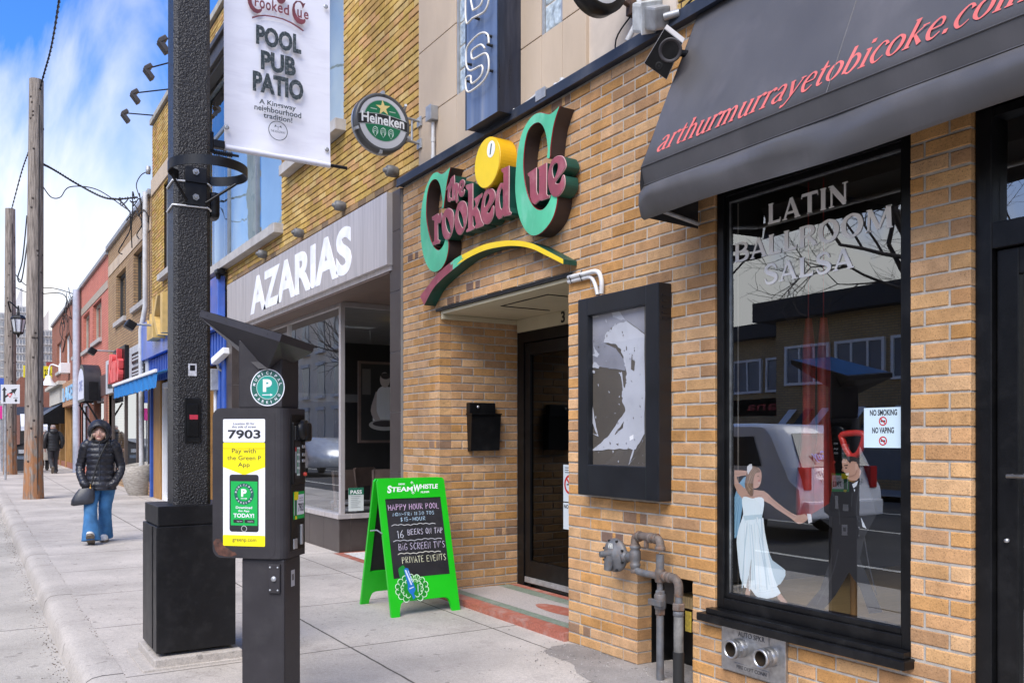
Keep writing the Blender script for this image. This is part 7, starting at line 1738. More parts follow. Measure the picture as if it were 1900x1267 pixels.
# ------------------------------------------------------------------ floodlights on arms at the top of the yellow brick building
for i, (hx, hy, Yl, lab) in enumerate(((302, 76, 15.9, 'topmost and nearest of the four floodlights on arms at the yellow brick parapet'), (275, 127, 17.6, 'second from the top of the four floodlights on arms at the yellow brick parapet'), (250, 173, 19.4, 'third from the top of the four floodlights on arms at the yellow brick parapet'), (232, 210, 21.2, 'lowest and farthest of the four floodlights on arms at the yellow brick parapet'))):
    p = onY(hx, hy, Yl)
    if i == 0: base_p = p
    t = thing('sign_floodlight', p, lab, 'floodlight', 'floodlights on arms along the parapet')
    mb = MB(); mb.tube([p, (.02, Yl, 8.78)], .014, 6); mb.build('arm', M_blackmetal, t)
    mb = MB(); T_ = Matrix.Translation(p) @ Matrix.Rotation(R(-38), 4, 'Y'); mb.box(-.07, .07, -.10, .10, -.03, .05, bev=.015, T=T_); T2 = Matrix.Translation(p) @ Matrix.Rotation(R(18), 4, 'Y'); mb.box(-.02, .20, -.09, .09, -.10, -.02, bev=.01, T=Matrix.Translation(p) @ Matrix.Rotation(R(52), 4, 'Y')); mb.build('head', mat('bronze_metal', (.06, .05, .045), .5), t)

# ------------------------------------------------------------------ wooden utility poles and cables
def wood_pole_mat(name):
    m, tt, b, N, K = newmat(name)
    tc = N.new('ShaderNodeTexCoord'); mp = N.new('ShaderNodeMapping'); mp.inputs['Scale'].default_value = (9, 9, .7); K(tc.outputs['Object'], mp.inputs[0])
    n = N.new('ShaderNodeTexNoise'); n.inputs['Scale'].default_value = 3; n.inputs['Detail'].default_value = 9; n.inputs['Roughness'].default_value = .65; K(mp.outputs[0], n.inputs['Vector'])
    r = N.new('ShaderNodeValToRGB'); r.color_ramp.elements[0].position = .34; r.color_ramp.elements[0].color = (.10, .08, .065, 1); r.color_ramp.elements[1].position = .62; r.color_ramp.elements[1].color = (.34, .29, .245, 1); K(n.outputs['Fac'], r.inputs[0])
    n2 = N.new('ShaderNodeTexNoise'); n2.inputs['Scale'].default_value = 4; n2.inputs['Detail'].default_value = 7; mp2 = N.new('ShaderNodeMapping'); mp2.inputs['Scale'].default_value = (3, 3, 1.2); K(tc.outputs['Object'], mp2.inputs[0]); K(mp2.outputs[0], n2.inputs['Vector'])
    sp = N.new('ShaderNodeSeparateXYZ'); K(tc.outputs['Object'], sp.inputs[0])
    hz = N.new('ShaderNodeMapRange'); hz.inputs['From Min'].default_value = .9; hz.inputs['From Max'].default_value = 1.9; hz.inputs['To Min'].default_value = .78; hz.inputs['To Max'].default_value = 0; K(sp.outputs['Z'], hz.inputs['Value'])
    ml = N.new('ShaderNodeMath'); ml.operation = 'MULTIPLY'; K(hz.outputs[0], ml.inputs[0]); s2 = N.new('ShaderNodeMapRange'); s2.inputs['From Min'].default_value = .38; s2.inputs['From Max'].default_value = .55; K(n2.outputs['Fac'], s2.inputs['Value']); K(s2.outputs[0], ml.inputs[1])
    mx = N.new('ShaderNodeMix'); mx.data_type = 'RGBA'; K(ml.outputs[0], mx.inputs[0]); K(r.outputs[0], mx.inputs[6]); mx.inputs[7].default_value = (.36, .145, .045, 1)
    K(mx.outputs[2], b.inputs['Base Color']); b.inputs['Roughness'].default_value = .9
    bp = N.new('ShaderNodeBump'); bp.inputs['Strength'].default_value = .8; bp.inputs['Distance'].default_value = .02; K(n.outputs['Fac'], bp.inputs['Height']); K(bp.outputs[0], b.inputs['Normal'])
    return m
M_upole = wood_pole_mat('weathered_pole_wood')
def utility_pole(px, py, r0, r1, top, lab, lean=0.0):
    p = onG(px, py); t = thing('utility_pole', p, lab, 'utility pole', 'wooden utility poles along the kerb')
    zt_ = HC + (811 - top) / FPX * ((p + Vector((DC, 0, 0))).x * SN + p.y * CS)
    mb = MB(); n = 14
    mb.tube([(p.x + lean * k / n, p.y, -.05 + (zt_ + .05) * k / n) for k in range(n + 1)], [r0 * 1.0 + (r1 - r0) * k / n + (.02 if k == 0 else 0) for k in range(n + 1)], 18); mb.build('trunk', M_upole, t)
    mb = MB(); rg = random.Random(int(px))
    for k in range(26):
        z = rg.uniform(.8, zt_ - .3); a = rg.uniform(3.4, 6.0); rr = r0 + (r1 - r0) * z / zt_; d = Vector((math.cos(a), math.sin(a), 0))
        mb.lathe([(.028, -.012), (.024, .006), (.0, .009)], p + Vector((lean * z / zt_, 0, z - p.z)) + d * rr, d, 8)
    mb.build('knot', mat('dark_knot', (.07, .055, .045), .9), t)
    mb = MB(); mb.tube([p + Vector((lean * k / 8 + (r0 + (r1 - r0) * k / 8) * .35, -(r0 + (r1 - r0) * k / 8) * .95, zt_ * .93 * k / 8)) for k in range(9)], .010, 5); mb.build('ground_wire', M_rubber, t)
    return p, zt_
p1, z1 = utility_pole(62, 925, .20, .148, 148, 'nearest wooden utility pole with an orange worn base, left of the woman in jeans', .06)
p2, z2 = utility_pole(19, 880, .215, .16, 388, 'farther wooden utility pole at the left edge, behind the traffic sign')
M_cable = mat('black_cable', (.012, .012, .013), .6)
def cable(pts, r, lab, name='cable', tw=False, grp='overhead cables'):
    P = [tuple(q) for q in pts]; P = smooth(P, 8, False)
    mb = MB(); mb.tube(P, r, 6)
    if tw:
        for k in (0, 1):
            mb.tube([tuple(Vector(q) + Vector((math.cos(i * 1.1 + k * 3.1), 0, math.sin(i * 1.1 + k * 3.1))) * r * 1.5) for i, q in enumerate(smooth(P, 4, False))], r * .7, 5)
    return tag(mb.build(name, M_cable), lab, 'cable', grp)
bb = lambda px, py, X: onX(px, py, X)
bp1 = Vector((p1.x, p1.y, 0))
def atp(px, py, dx=.17): q = onY(px, py, p1.y); return q
cable([atp(80, 305), atp(100, 315), onY(150, 345, 22.6), onY(200, 368, 22.2), onY(255, 366, 21.9)], .014, 'twisted service cable from the nearest pole to the corner of the yellow building', tw=True)
cable([atp(80, 347), atp(95, 366), onY(112, 366, 23), onY(130, 347, 22.8), onY(180, 352, 22.4), onY(235, 388, 22.0)], .012, 'looped cable sagging below the twisted service cable')
cable([onY(240, 392, 22.0), onY(222, 372, 22.2), onY(205, 368, 22.3)], .018, 'short cable dropping from the service cable to the brown brick roof edge')
cable([onY(112, -10, 16), onY(95, 90, 20), atp(74, 170), onY(60, 260, 27), onY(40, 320, 32), onY(20, 395, 38)], .012, 'long twisted cable running down past both utility poles', tw=True)
cable([onY(277, 318, 21.9), onY(262, 325, 21.9), onY(253, 345, 21.9), onY(262, 372, 21.9)], .012, 'thin cable curling up to the small insulator on the yellow corner')
cable([atp(56, 335), atp(52, 380), atp(54, 420), atp(48, 470), atp(40, 520), atp(33, 515), atp(42, 480), atp(50, 400)], .014, 'bundle of slack cable hanging beside the nearest utility pole')
cable([onY(22, 500, 38), onY(50, 530, 37), onY(100, 535, 36), onY(135, 545, 36.4)], .018, 'lower cable from the far pole to the red brick corner')
cable([onY(22, 530, 38), onY(60, 545, 37), onY(115, 545, 36), onY(128, 570, 36.4)], .018, 'lowest cable from the far pole to the red brick corner')
for i, (x0, y0, ln_, lab) in enumerate(((262, 395, 1.0, 'tangle of black cables at the top of the brown brick wall'), (132, 570, 1.5, 'tangle of black cables at the top corner of the red brick building'))):
    mb = MB(); rg = random.Random(i + 3)
    q0 = onX(x0, y0, -.1)
    for k in range(9):
        a = q0 + Vector((rg.uniform(-.3, .0), rg.uniform(-.6, .8) * ln_, rg.uniform(-.2, .5) * ln_)); pts = [tuple(a)]
        for _ in range(4): a = a + Vector((rg.uniform(-.12, .12), rg.uniform(-.35, .35) * ln_, rg.uniform(-.45, .15) * ln_)); pts.append(tuple(a))
        mb.tube(smooth(pts, 4, False), .014, 5)
    tag(mb.build('cable_tangle', M_cable), lab, 'cables')
q = onY(275, 316, 21.8)
mb = MB(); mb.lathe([(.0, .1), (.05, .09), (.06, .0), (.05, -.09), (0, -.1)], q, 'z', 10); mb.tube([q, (.0, 21.69, q.z)], .012, 5); tag(mb.build('insulator', M_galv), 'small grey insulator knob on the top corner of the yellow brick building', 'insulator')

# ------------------------------------------------------------------ signs, bin and lantern by the far pole
ps = Wb(19, 731, 27.5)
t = thing('traffic_sign', (ps.x, ps.y, gz(ps.y)), 'white square traffic sign with black arrows and a red triangle, before the far pole', 'sign')
Uc = Vector((CS, -SN, 0)); hs = .30
mb = MB(); mb.add([ps + Uc * (sx * hs) + ZV * (sz * hs) for sx, sz in ((-1, -1), (1, -1), (1, 1), (-1, 1))], [(0, 1, 2, 3)], 0, (.55, .55, .56))
ns = Uc.cross(ZV).normalized()
def tsg(pts, l, c): mb.shape([pts], ps + ns * l, Uc, ZV, 0, 0, c=c)
BK = (.02, .02, .02)
tsg([(-.22, -.25), (-.15, -.25), (-.15, .12), (-.11, .12), (-.185, .23), (-.26, .12), (-.22, .12)], .003, BK); tsg([(-.15, -.05), (.05, .09), (.02, .14), (.22, .18), (.13, .0), (.10, .05), (-.15, -.12)], .003, BK)
tsg([(-.1, .02), (.08, .02), (-.01, -.12)], .005, (.55, .03, .04)); tsg([(-.055, -.005), (.035, -.005), (-.01, -.075)], .007, (.6, .6, .6)); tsg([(.15, .02), (.16, .02), (.16, -.06), (.15, -.06)], .003, BK); tsg(ell(.18, -.2, .04, .05, 14), .003, BK); tsg([(.1, -.11), (.24, -.11), (.24, -.125), (.1, -.125)], .003, BK)
mb.build('plate', M_print, t)
pp = Wb(10, 811, 27.6); mb = MB(); mb.tube([(pp.x, pp.y, gz(pp.y)), (pp.x, pp.y, 3.0)], .035, 8); mb.build('post', M_galv, t)
for (px, py, sx, sz, c, lab, b) in ((6, 722, .22, .42, (.03, .08, .35), 'blue street sign plate at the left edge behind the traffic sign', 33.0), (3, 765, .16, .25, (.55, .02, .22), 'pink flag sign at the left edge below the blue plate', 33.5)):
    q = Wb(px, py, b); mb = MB()
    T_ = Matrix.Translation(q) @ Matrix.Rotation(-TH, 4, 'Z'); mb.box(-sx, sx, -.02, .02, -sz, sz, bev=.008, T=T_); mb.tube([q + Vector((-.0, .06, -sz)), Vector((q.x, q.y + .06, gz(q.y)))], .03, 6, 1)
    tag(mb.build('street_sign', [mat('sign_colour', c, .5), M_galv]), lab, 'sign')
pb = onG(45, 876); t = thing('litter_bin', pb, 'dark street litter bin with a slanted top between the two utility poles', 'litter bin', rz=-.1)
mb = MB(); mb.hexa([(-.3, -.35, .05), (.3, -.35, .05), (.3, .35, .05), (-.3, .35, .05), (-.3, -.35, .95), (.3, -.35, 1.12), (.3, .35, 1.12), (-.3, .35, .95)]); mb.build('body', mat('bin_grey', (.03, .032, .036), .45), t, True)
mb = MB(); mb.hexa([(-.32, -.37, .951), (.32, -.37, 1.125), (.32, .37, 1.125), (-.32, .37, .951), (-.32, -.37, 1.01), (.32, -.37, 1.2), (.32, .37, 1.2), (-.32, .37, 1.01)]); mb.build('lid', M_blackmetal, t, True)
mb = MB(); mb.box(-.17, .17, -.36, -.352, .72, .86); mb.box(-.22, .22, -.362, -.352, .5, .62, 1); mb.build('label', [mat('bin_label', (.4, .42, .45), .5, var=.4, ns=30), mat('bin_print', (.12, .16, .22), .5, var=.5, ns=40)], t, True)
pl = Wb(34, 600, 30.6); t = thing('street_lantern', pl, 'old fashioned black lantern with pale panes hanging on an arm beside the far utility pole', 'lantern')
mb = MB(); mb.lathe([(.16, .28), (.26, .17), (.24, .14)], pl, 'z', 6, sm=False); mb.lathe([(.02, .62), (.04, .5), (.05, .3), (.16, .28)], pl, 'z', 8); mb.lathe([(.13, -.38), (.17, -.34), (.15, -.30)], pl, 'z', 6, sm=False)
for k in range(6): a = math.pi / 3 * k; mb.tube([pl + Vector((.15 * math.cos(a), .15 * math.sin(a), -.32)), pl + Vector((.235 * math.cos(a), .235 * math.sin(a), .15))], .014, 5)
mb.lathe([(.0, -.5), (.04, -.46), (.05, -.4), (.1, -.38)], pl, 'z', 8); mb.build('frame', M_blackmetal, t)
mb = MB(); mb.lathe([(.14, -.31), (.22, .15)], pl, 'z', 6, sm=False); mb.build('pane', mat('opal_glass', (.62, .64, .66), .3), t)
mb = MB(); mb.tube(smooth([tuple(pl + Vector((0, 0, .5))), tuple(pl + Vector((-.3, 0, .75))), (p2.x, pl.y + .2, pl.z + .4)], 5, False), .025, 6); mb.build('arm', M_blackmetal, t)
# ------------------------------------------------------------------ people
def quilt_mat(name, rgb, period=.075):
    m = mat(name, rgb, .36, var=.25, ns=14, bump=.35, bs=45)
    return m
M_jacket = mat('black_quilted_nylon', (.014, .014, .019), .36, var=.3, ns=10, bump=.5, bs=38)
M_jeans = mat('blue_denim', (.035, .14, .31), .85, var=.32, ns=7, bump=.3, bs=160, dirt=(.09, .25, .45), dirt_amt=.6, dirt_scale=4)
M_skin = mat('skin', (.55, .33, .25), .5, var=.08)
M_hair = mat('grey_blond_hair', (.42, .34, .25), .6, var=.3, ns=30)
M_shoe = mat('white_shoe', (.66, .64, .62), .6)
M_sole = mat('brown_sole', (.16, .13, .10), .8, var=.4, ns=40)
def skinned(joints, name, m, parent, extra=None, sub=1):
    """one continuous surface grown around a skeleton: joints = {name: (parent, position, radius)}"""
    me = bpy.data.meshes.new(name); names = list(joints); idx = {n: i for i, n in enumerate(names)}
    me.from_pydata([joints[n][1] for n in names], [(idx[n], idx[joints[n][0]]) for n in names if joints[n][0]], [])
    ob = bpy.data.objects.new(name, me); col.objects.link(ob)
    sk = ob.modifiers.new('skin', 'SKIN'); sk.use_smooth_shade = True
    for n in names:
        r = joints[n][2]; r = r if isinstance(r, tuple) else (r, r)
        me.skin_vertices[0].data[idx[n]].radius = r
        me.skin_vertices[0].data[idx[n]].use_root = (joints[n][0] is None)
    ss = ob.modifiers.new('sub', 'SUBSURF'); ss.levels = sub; ss.render_levels = sub
    dg = bpy.context.evaluated_depsgraph_get(); dg.update()
    m2 = bpy.data.meshes.new_from_object(ob.evaluated_get(dg)); bpy.data.objects.remove(ob)
    mb = MB(); mb.add([v.co for v in m2.vertices], [list(p.vertices) for p in m2.polygons], 0, None, True)
    bpy.data.meshes.remove(m2)
    if extra: extra(mb)
    return mb.build(name, m, parent, True)
def hring(c, rx, ry, n=22, rot=0.0, pw=1.0):
    return [Vector(c) + Vector((math.cos(a + 0) * rx * math.cos(rot) - math.sin(a) * ry * math.sin(rot), math.cos(a) * rx * math.sin(rot) + math.sin(a) * ry * math.cos(rot), 0)) for a in [2 * math.pi * k / n for k in range(n)]]
def limb(path, n=18, steps=10, quilt=0.0, per=.07, seed=0):
    """smooth limb: path of (x, y, z, r) resampled, rings square to the path, with padded quilting"""
    P = smooth(path, steps, False); rg = random.Random(seed); rings = []; d0 = 0.0; up = None
    for i, p in enumerate(P):
        a, b = Vector(P[max(i - 1, 0)][:3]), Vector(P[min(i + 1, len(P) - 1)][:3]); d = (b - a).normalized()
        if i: d0 += (Vector(p[:3]) - Vector(P[i - 1][:3])).length
        if up is None: up = Vector((0, 1, 0)) if abs(d.y) < .9 else Vector((1, 0, 0))
        up = (up - d * up.dot(d)).normalized(); w = d.cross(up)
        q = 1 + quilt * (abs(math.sin(math.pi * d0 / per)) - .6)
        rings.append([Vector(p[:3]) + (up * math.cos(2 * math.pi * k / n) + w * math.sin(2 * math.pi * k / n)) * p[3] * q * (1 + .02 * math.sin(k * 2.3 + i)) for k in range(n)])
    return rings
def torso(zs, quilt=.05, per=.075, n=28):
    """zs: rows (z, rx, ry, cy)"""
    P = smooth(zs, 12, False); rings = []
    for z, rx, ry, cy in P:
        q = 1 + quilt * (abs(math.sin(math.pi * z / per)) - .6)
        rings.append([Vector((math.cos(a) * rx * q, cy + math.sin(a) * ry * q, z)) for a in [2 * math.pi * k / n for k in range(n)]])
    return rings
def hand(mb, o, d, side, s=1.0):
    """palm and five bent fingers, pointing along d"""
    o = Vector(o); d = Vector(d).normalized(); w = d.orthogonal().normalized(); u = d.cross(w)
    mb.tube([o, o + d * .045 * s, o + d * .085 * s], [.024 * s, .032 * s, .026 * s], 8)
    for k, (ln_, off) in enumerate(((.062, -.027), (.072, -.009), (.068, .009), (.052, .026))):
        a = o + d * .082 * s + w * off * s
        mb.tube([a, a + d * ln_ * .5 * s + u * .004 * s, a + d * ln_ * s * .85 + u * .022 * s], [.009 * s, .0085 * s, .006 * s], 6)
    a = o + d * .03 * s - w * .026 * s; mb.tube([a, a + d * .03 * s - w * .022 * s, a + d * .06 * s - w * .024 * s + u * .012 * s], [.011 * s, .01 * s, .007 * s], 6)

# -- the woman in the quilted jacket, walking towards the camera with her hands in her pockets
pw = Wb(186, 1003, 11.8); pw.z = gz(pw.y)
t = thing('person', pw, 'woman in a black hooded quilted jacket and blue flared jeans walking towards the camera', 'person', rz=-.22)
J = {'pelvis': (None, (0, 0, .90), (.13, .10)), 'spine': ('pelvis', (0, .01, 1.10), (.12, .09)), 'chest': ('spine', (0, .01, 1.27), (.13, .09)), 'neck': ('chest', (0, -.03, 1.39), .05), 'head': ('neck', (0, -.065, 1.475), (.078, .092)), 'crown': ('head', (0, -.05, 1.56), (.07, .085)),
     'sl': ('chest', (-.17, .02, 1.30), .05), 'el': ('sl', (-.238, .05, 1.03), .033), 'wl': ('el', (-.21, -.07, .855), .023), 'sr': ('chest', (.17, .02, 1.30), .05), 'er': ('sr', (.238, .05, 1.03), .033), 'wr': ('er', (.21, -.07, .855), .023),
     'hl': ('pelvis', (-.09, -.02, .84), .085), 'kl': ('hl', (-.10, -.17, .48), .055), 'al': ('kl', (-.085, -.25, .10), .035), 'hr': ('pelvis', (.09, .02, .84), .085), 'kr': ('hr', (.06, -.0, .48), .055), 'ar': ('kr', (.045, .13, .10), .035)}
def face(mb):
    hc = Vector((0, -.068, 1.475))
    mb.ball(hc + Vector((0, -.012, -.005)), .09, 9, 0, None, (.83, .92, 1.16))
    mb.tube([hc + Vector((0, -.088, .018)), hc + Vector((0, -.104, -.018)), hc + Vector((0, -.090, -.026))], [.010, .015, .010], 8)
    for s in (-1, 1): mb.ball(hc + Vector((s * .055, -.058, -.02)), .028, 6)
    mb.ball(hc + Vector((0, -.075, -.075)), .028, 6, 0, None, (1.1, .9, .8))
    hand(mb, (-.195, -.085, .83), (.8, -.05, -.5), -1, .9); hand(mb, (.195, -.085, .83), (-.8, -.05, -.5), 1, .9)
bd = skinned(J, 'body', M_skin, t, face)
mb = MB(); hc = Vector((0, -.068, 1.475))
for s in (-1, 1):
    mb.ball(hc + Vector((s * .031, -.081, .014)), .0085, 5, 0, None, (1.6, .5, .7)); mb.tube([hc + Vector((s * .017, -.092, .038)), hc + Vector((s * .032, -.092, .043)), hc + Vector((s * .05, -.08, .036))], .0045, 5, 0)
mb.tube([hc + Vector((-.026, -.088, -.052)), hc + Vector((0, -.097, -.049)), hc + Vector((.026, -.088, -.052))], .0058, 6, 1)
mb.build('facial_features', [mat('dark_eye', (.05, .03, .025), .4), mat('lips', (.34, .11, .10), .5)], bd, True)
mb = MB()
for s in (-1, 1):
    for k in range(4 if s < 0 else 2):
        x = s * (.062 + .008 * (k % 4)); y = -.10 - .012 * k + .03 * (k % 2)
        mb.tube([(x * .82, y + .01, 1.53 - .01 * (k % 3)), (x * 1.15, y - .012, 1.46), (x * 1.32, y - .004, 1.41 - .012 * (k % 3)), (x * 1.38 + s * .01, y + .012, 1.375)], [.010, .014, .012, .005], 6)
mb.build('hair', M_hair, t, True)
mb = MB()
mb.loft(torso([(.71, .198, .16, -.01), (.76, .204, .165, -.01), (.88, .185, .148, 0), (1.02, .168, .138, 0), (1.16, .175, .138, .0), (1.28, .18, .13, .01), (1.35, .16, .115, .01), (1.40, .095, .09, -.005), (1.425, .085, .085, -.01)]))
for s in (-1, 1):
    mb.loft(limb([(s * .115, .01, 1.345, .07), (s * .178, .02, 1.28, .078), (s * .222, .05, 1.13, .064), (s * .248, .06, 1.02, .060), (s * .238, .0, .92, .055), (s * .20, -.09, .835, .052), (s * .17, -.13, .79, .055), (s * .10, -.12, .76, .04)], quilt=.09, per=.062, seed=s))
    mb.loft(limb([(s * .155, -.165, .83, .012), (s * .19, -.155, .79, .014), (s * .2, -.14, .74, .012)]))
jk = mb.build('jacket', M_jacket, t, True)
mb = MB(); mb.tube([(0.005, -.168, .72), (.005, -.156, .95), (.004, -.148, 1.15), (.0, -.128, 1.30), (.0, -.095, 1.41)], .006, 6); mb.build('zip', mat('dark_zip', (.05, .05, .055), .4), jk, True)
mb = MB(); hc = Vector((0, -.07, 1.492)); ax = Vector((0, -.93, -.36)).normalized(); u = Vector((1, 0, 0)); v = ax.cross(u)
rings = []
for k in range(1, 19):
    th = R(6 + 6.75 * k); rr = .158 * (1 + .05 * (abs(math.sin(th * 3.2)) - .6))
    rings.append([hc - ax * math.cos(th) * rr + (u * math.cos(a) * .94 + v * math.sin(a) * 1.06) * math.sin(th) * rr for a in [2 * math.pi * q / 24 for q in range(24)]])
th = R(129); rings.append([hc - ax * math.cos(th) * .143 + (u * math.cos(a) * .90 + v * math.sin(a) * 1.04) * math.sin(th) * .138 for a in [2 * math.pi * q / 24 for q in range(24)]])
mb.loft(rings, caps=False); mb.build('hood', M_jacket, t, True)
mb = MB()
mb.loft(limb([(-.085, -.01, .84, .10), (-.092, -.06, .70, .10), (-.10, -.15, .52, .085), (-.095, -.20, .36, .084), (-.085, -.245, .18, .105), (-.08, -.27, .055, .118)], n=20, seed=3))
mb.loft(limb([(.085, .02, .84, .10), (.085, .02, .70, .10), (.062, .0, .50, .085), (.055, .05, .34, .082), (.045, .11, .17, .098), (.04, .14, .06, .108)], n=20, seed=4))
mb.loft(torso([(.74, .165, .125, 0), (.86, .165, .125, 0), (.95, .15, .11, 0)], quilt=0))
mb.build('jeans', M_jeans, t, True)
mb = MB(); T_ = Matrix.Translation((-.08, -.30, .075)) @ Matrix.Rotation(R(-32), 4, 'X')
def shoe(T_, mb):
    o = [(-.04, .09), (-.046, .0), (-.05, -.09), (-.035, -.16), (0, -.18), (.035, -.16), (.05, -.09), (.046, .0), (.04, .09), (0, .11)]; o = smooth(o, 2)
    mb.loft([[T_ @ Vector((x * s, y * s, z)) for x, y in o] for z, s in ((-.03, 1.0), (.0, 1.02))], 1, caps=True)
    mb.loft([[T_ @ Vector((x * s, y * s + dy, z)) for x, y in o] for z, s, dy in ((.0, 1.0, 0), (.03, .98, .0), (.06, .75, .03), (.085, .45, .06))], 0, caps=True)
shoe(T_, mb); shoe(Matrix.Translation((.045, .10, .035)), mb)
mb.build('shoes', [M_shoe, M_sole], t, True)
# her bag
bw_ = pw + Vector((-.255, -.16, 0)); Tb = Matrix.Translation(pw) @ Matrix.Rotation(-.22, 4, 'Z')
t = thing('handbag', Tb @ Vector((-.2, -.16, .5)), 'dark grey leather bag hanging at the side of the woman in the black jacket', 'bag')
mb = MB(); o8 = [(-.10, 0), (-.08, -.045), (0, -.06), (.08, -.045), (.10, 0), (.08, .045), (0, .06), (-.08, .045)]; o8 = smooth(o8, 2)
mb.loft([[Tb @ (Vector((-.165 + sh, -.2, z)) + Vector((x * sx, y * sy, x * .12))) for x, y in o8] for z, sx, sy, sh in ((.525, 1.1, .9, -.03), (.54, 1.38, 1.35, -.03), (.60, 1.42, 1.3, -.02), (.68, 1.2, 1.0, .0), (.745, .92, .5, .02))]); mb.build('pouch', mat('grey_leather', (.035, .036, .044), .4, var=.25, bump=.2), t)
mb = MB(); P = [Tb @ Vector(q) for q in ((-.10, -.21, .74), (-.06, -.19, .90), (.0, -.175, 1.12), (.09, -.12, 1.33), (.11, -.02, 1.40))]; mb.tube(smooth([tuple(q) for q in P], 4, False), .011, 6); mb.build('strap', M_rubber, t)
mb = MB(); q = Tb @ Vector((-.095, -.22, .745)); mb.ball(q, .016, 6); mb.tube([q, q + Vector((0, 0, .05))], .008, 6); mb.build('clasp', mat('brass', (.55, .30, .08), .3, metal=.8), t)

# -- the man walking away, and the person in a pale coat beside him
def walker(p, rz, label, coat, trou, H=1.76, cap=None, hemz=.82, swing=1.0, hood=True):
    t = thing('person', p, label, 'person', rz=rz); k = H / 1.76
    S = lambda x, y, z: (x * k, y * k, z * k)
    J = {'pelvis': (None, S(0, 0, .96), (.13, .1)), 'chest': ('pelvis', S(0, .0, 1.32), (.14, .1)), 'neck': ('chest', S(0, -.0, 1.52), .055), 'head': ('neck', S(0, -.03, 1.62), (.08, .095)), 'crown': ('head', S(0, -.02, 1.71), (.07, .085)),
         'sl': ('chest', S(-.19, 0, 1.43), .055), 'el': ('sl', S(-.27, .04, 1.15), .045), 'wl': ('el', S(-.22, -.06, .92), .033), 'sr': ('chest', S(.19, 0, 1.43), .055), 'er': ('sr', S(.28, .05, 1.15), .045), 'wr': ('er', S(.27, -.02, .90), .033),
         'hl': ('pelvis', S(-.09, 0, .9), .09), 'kl': ('hl', S(-.09, -.12 * swing, .5), .06), 'al': ('kl', S(-.09, -.08 * swing, .09), .04), 'hr': ('pelvis', S(.09, 0, .9), .09), 'kr': ('hr', S(.09, -.02, .50), .06), 'ar': ('kr', S(.085, .30 * swing, .22), .04)}
    def fx(mb):
        hc = Vector(S(0, -.035, 1.63)); mb.ball(hc, .095 * k, 8, 0, None, (.84, .98, 1.15)); mb.ball(hc + Vector((0, -.095 * k, -.015)), .018, 5)
        for s in (-1, 1): mb.ball(hc + Vector((s * .08 * k, .01, 0)), .024, 5, 0, None, (.5, .8, 1.3))
        hand(mb, S(-.22, -.06, .92), (.1, -.2, -1), -1); hand(mb, S(.27, -.02, .90), (-.1, -.2, -1), 1)
    skinned(J, 'body', M_skin, t, fx)
    mb = MB(); mb.loft(torso([(hemz * k, .21, .16, 0), ((hemz + .1) * k, .215, .165, 0), (1.12 * k, .205, .155, 0), (1.30 * k, .225, .155, .0), (1.42 * k, .215, .14, 0), (1.50 * k, .14, .12, 0), (1.56 * k, .09, .1, 0)], quilt=.03, per=.11))
    for s in (-1, 1): mb.loft(limb([(s * .14 * k, .0, 1.46 * k, .08), (s * .22 * k, .01, 1.38 * k, .09), (s * .285 * k, .05, 1.17 * k, .08), (s * .27 * k, .0, 1.0 * k, .068), (s * .25 * k, -.04, .90 * k, .055)], quilt=.04, per=.1))
    if hood: mb.loft(torso([(1.44 * k, .12, .07, .10), (1.50 * k, .15, .10, .09), (1.57 * k, .12, .09, .07), (1.60 * k, .07, .06, .06)], quilt=0))
    mb.build('coat', coat, t, True)
    mb = MB(); mb.loft(limb([S(-.085, 0, .94) + (.115,), S(-.09, -.06 * swing, .72) + (.1,), S(-.09, -.12 * swing, .5) + (.078,), S(-.09, -.10 * swing, .28) + (.07,), S(-.09, -.08 * swing, .06) + (.075,)]))
    mb.loft(limb([S(.085, 0, .94) + (.115,), S(.09, -.01, .72) + (.1,), S(.09, -.01, .5) + (.078,), S(.088, .13 * swing, .36) + (.07,), S(.085, .29 * swing, .22) + (.07,)])); mb.build('trousers', trou, t, True)
    mb = MB(); shoe(Matrix.Translation(S(-.09, -.10 * swing, .03)), mb); shoe(Matrix.Translation(S(.085, .36 * swing, .17)) @ Matrix.Rotation(R(58 * swing), 4, 'X'), mb); mb.build('shoes', [mat('dark_shoe', (.05, .05, .055), .5), M_sole], t, True)
    if cap is not None:
        mb = MB(); hc = Vector(S(0, -.03, 1.655)); rings = []
        for q in range(1, 10):
            th = R(88 - 9.5 * q); rings.append([hc + Vector((math.cos(a) * .092 * math.cos(th) / math.cos(R(0)), math.sin(a) * .108 * math.cos(th), .09 * math.sin(th))) for a in [2 * math.pi * w_ / 18 for w_ in range(18)]])
        mb.loft(rings); mb.build('hat', cap, t, True)
    return t
pm = Wb(99, 880, 32.0); pm.z = gz(pm.y)
walker(pm, math.pi + .1, 'man in a black padded jacket and grey cap walking away from the camera', mat('black_padded_jacket', (.012, .012, .014), .5, var=.2, bump=.3, bs=20), mat('dark_trousers', (.03, .03, .035), .8), 1.80, mat('grey_cap', (.32, .27, .25), .8, var=.3, ns=30))
pc_ = Wb(83, 876, 34.5); pc_.z = gz(pc_.y)
walker(pc_, math.pi, 'person in a long beige coat, half hidden by the nearest utility pole', mat('beige_coat', (.50, .45, .38), .8, bump=.3, bs=20), mat('black_trousers', (.02, .02, .022), .8), 1.62, mat('grey_hair', (.4, .38, .36), .8), .45, .3, False)

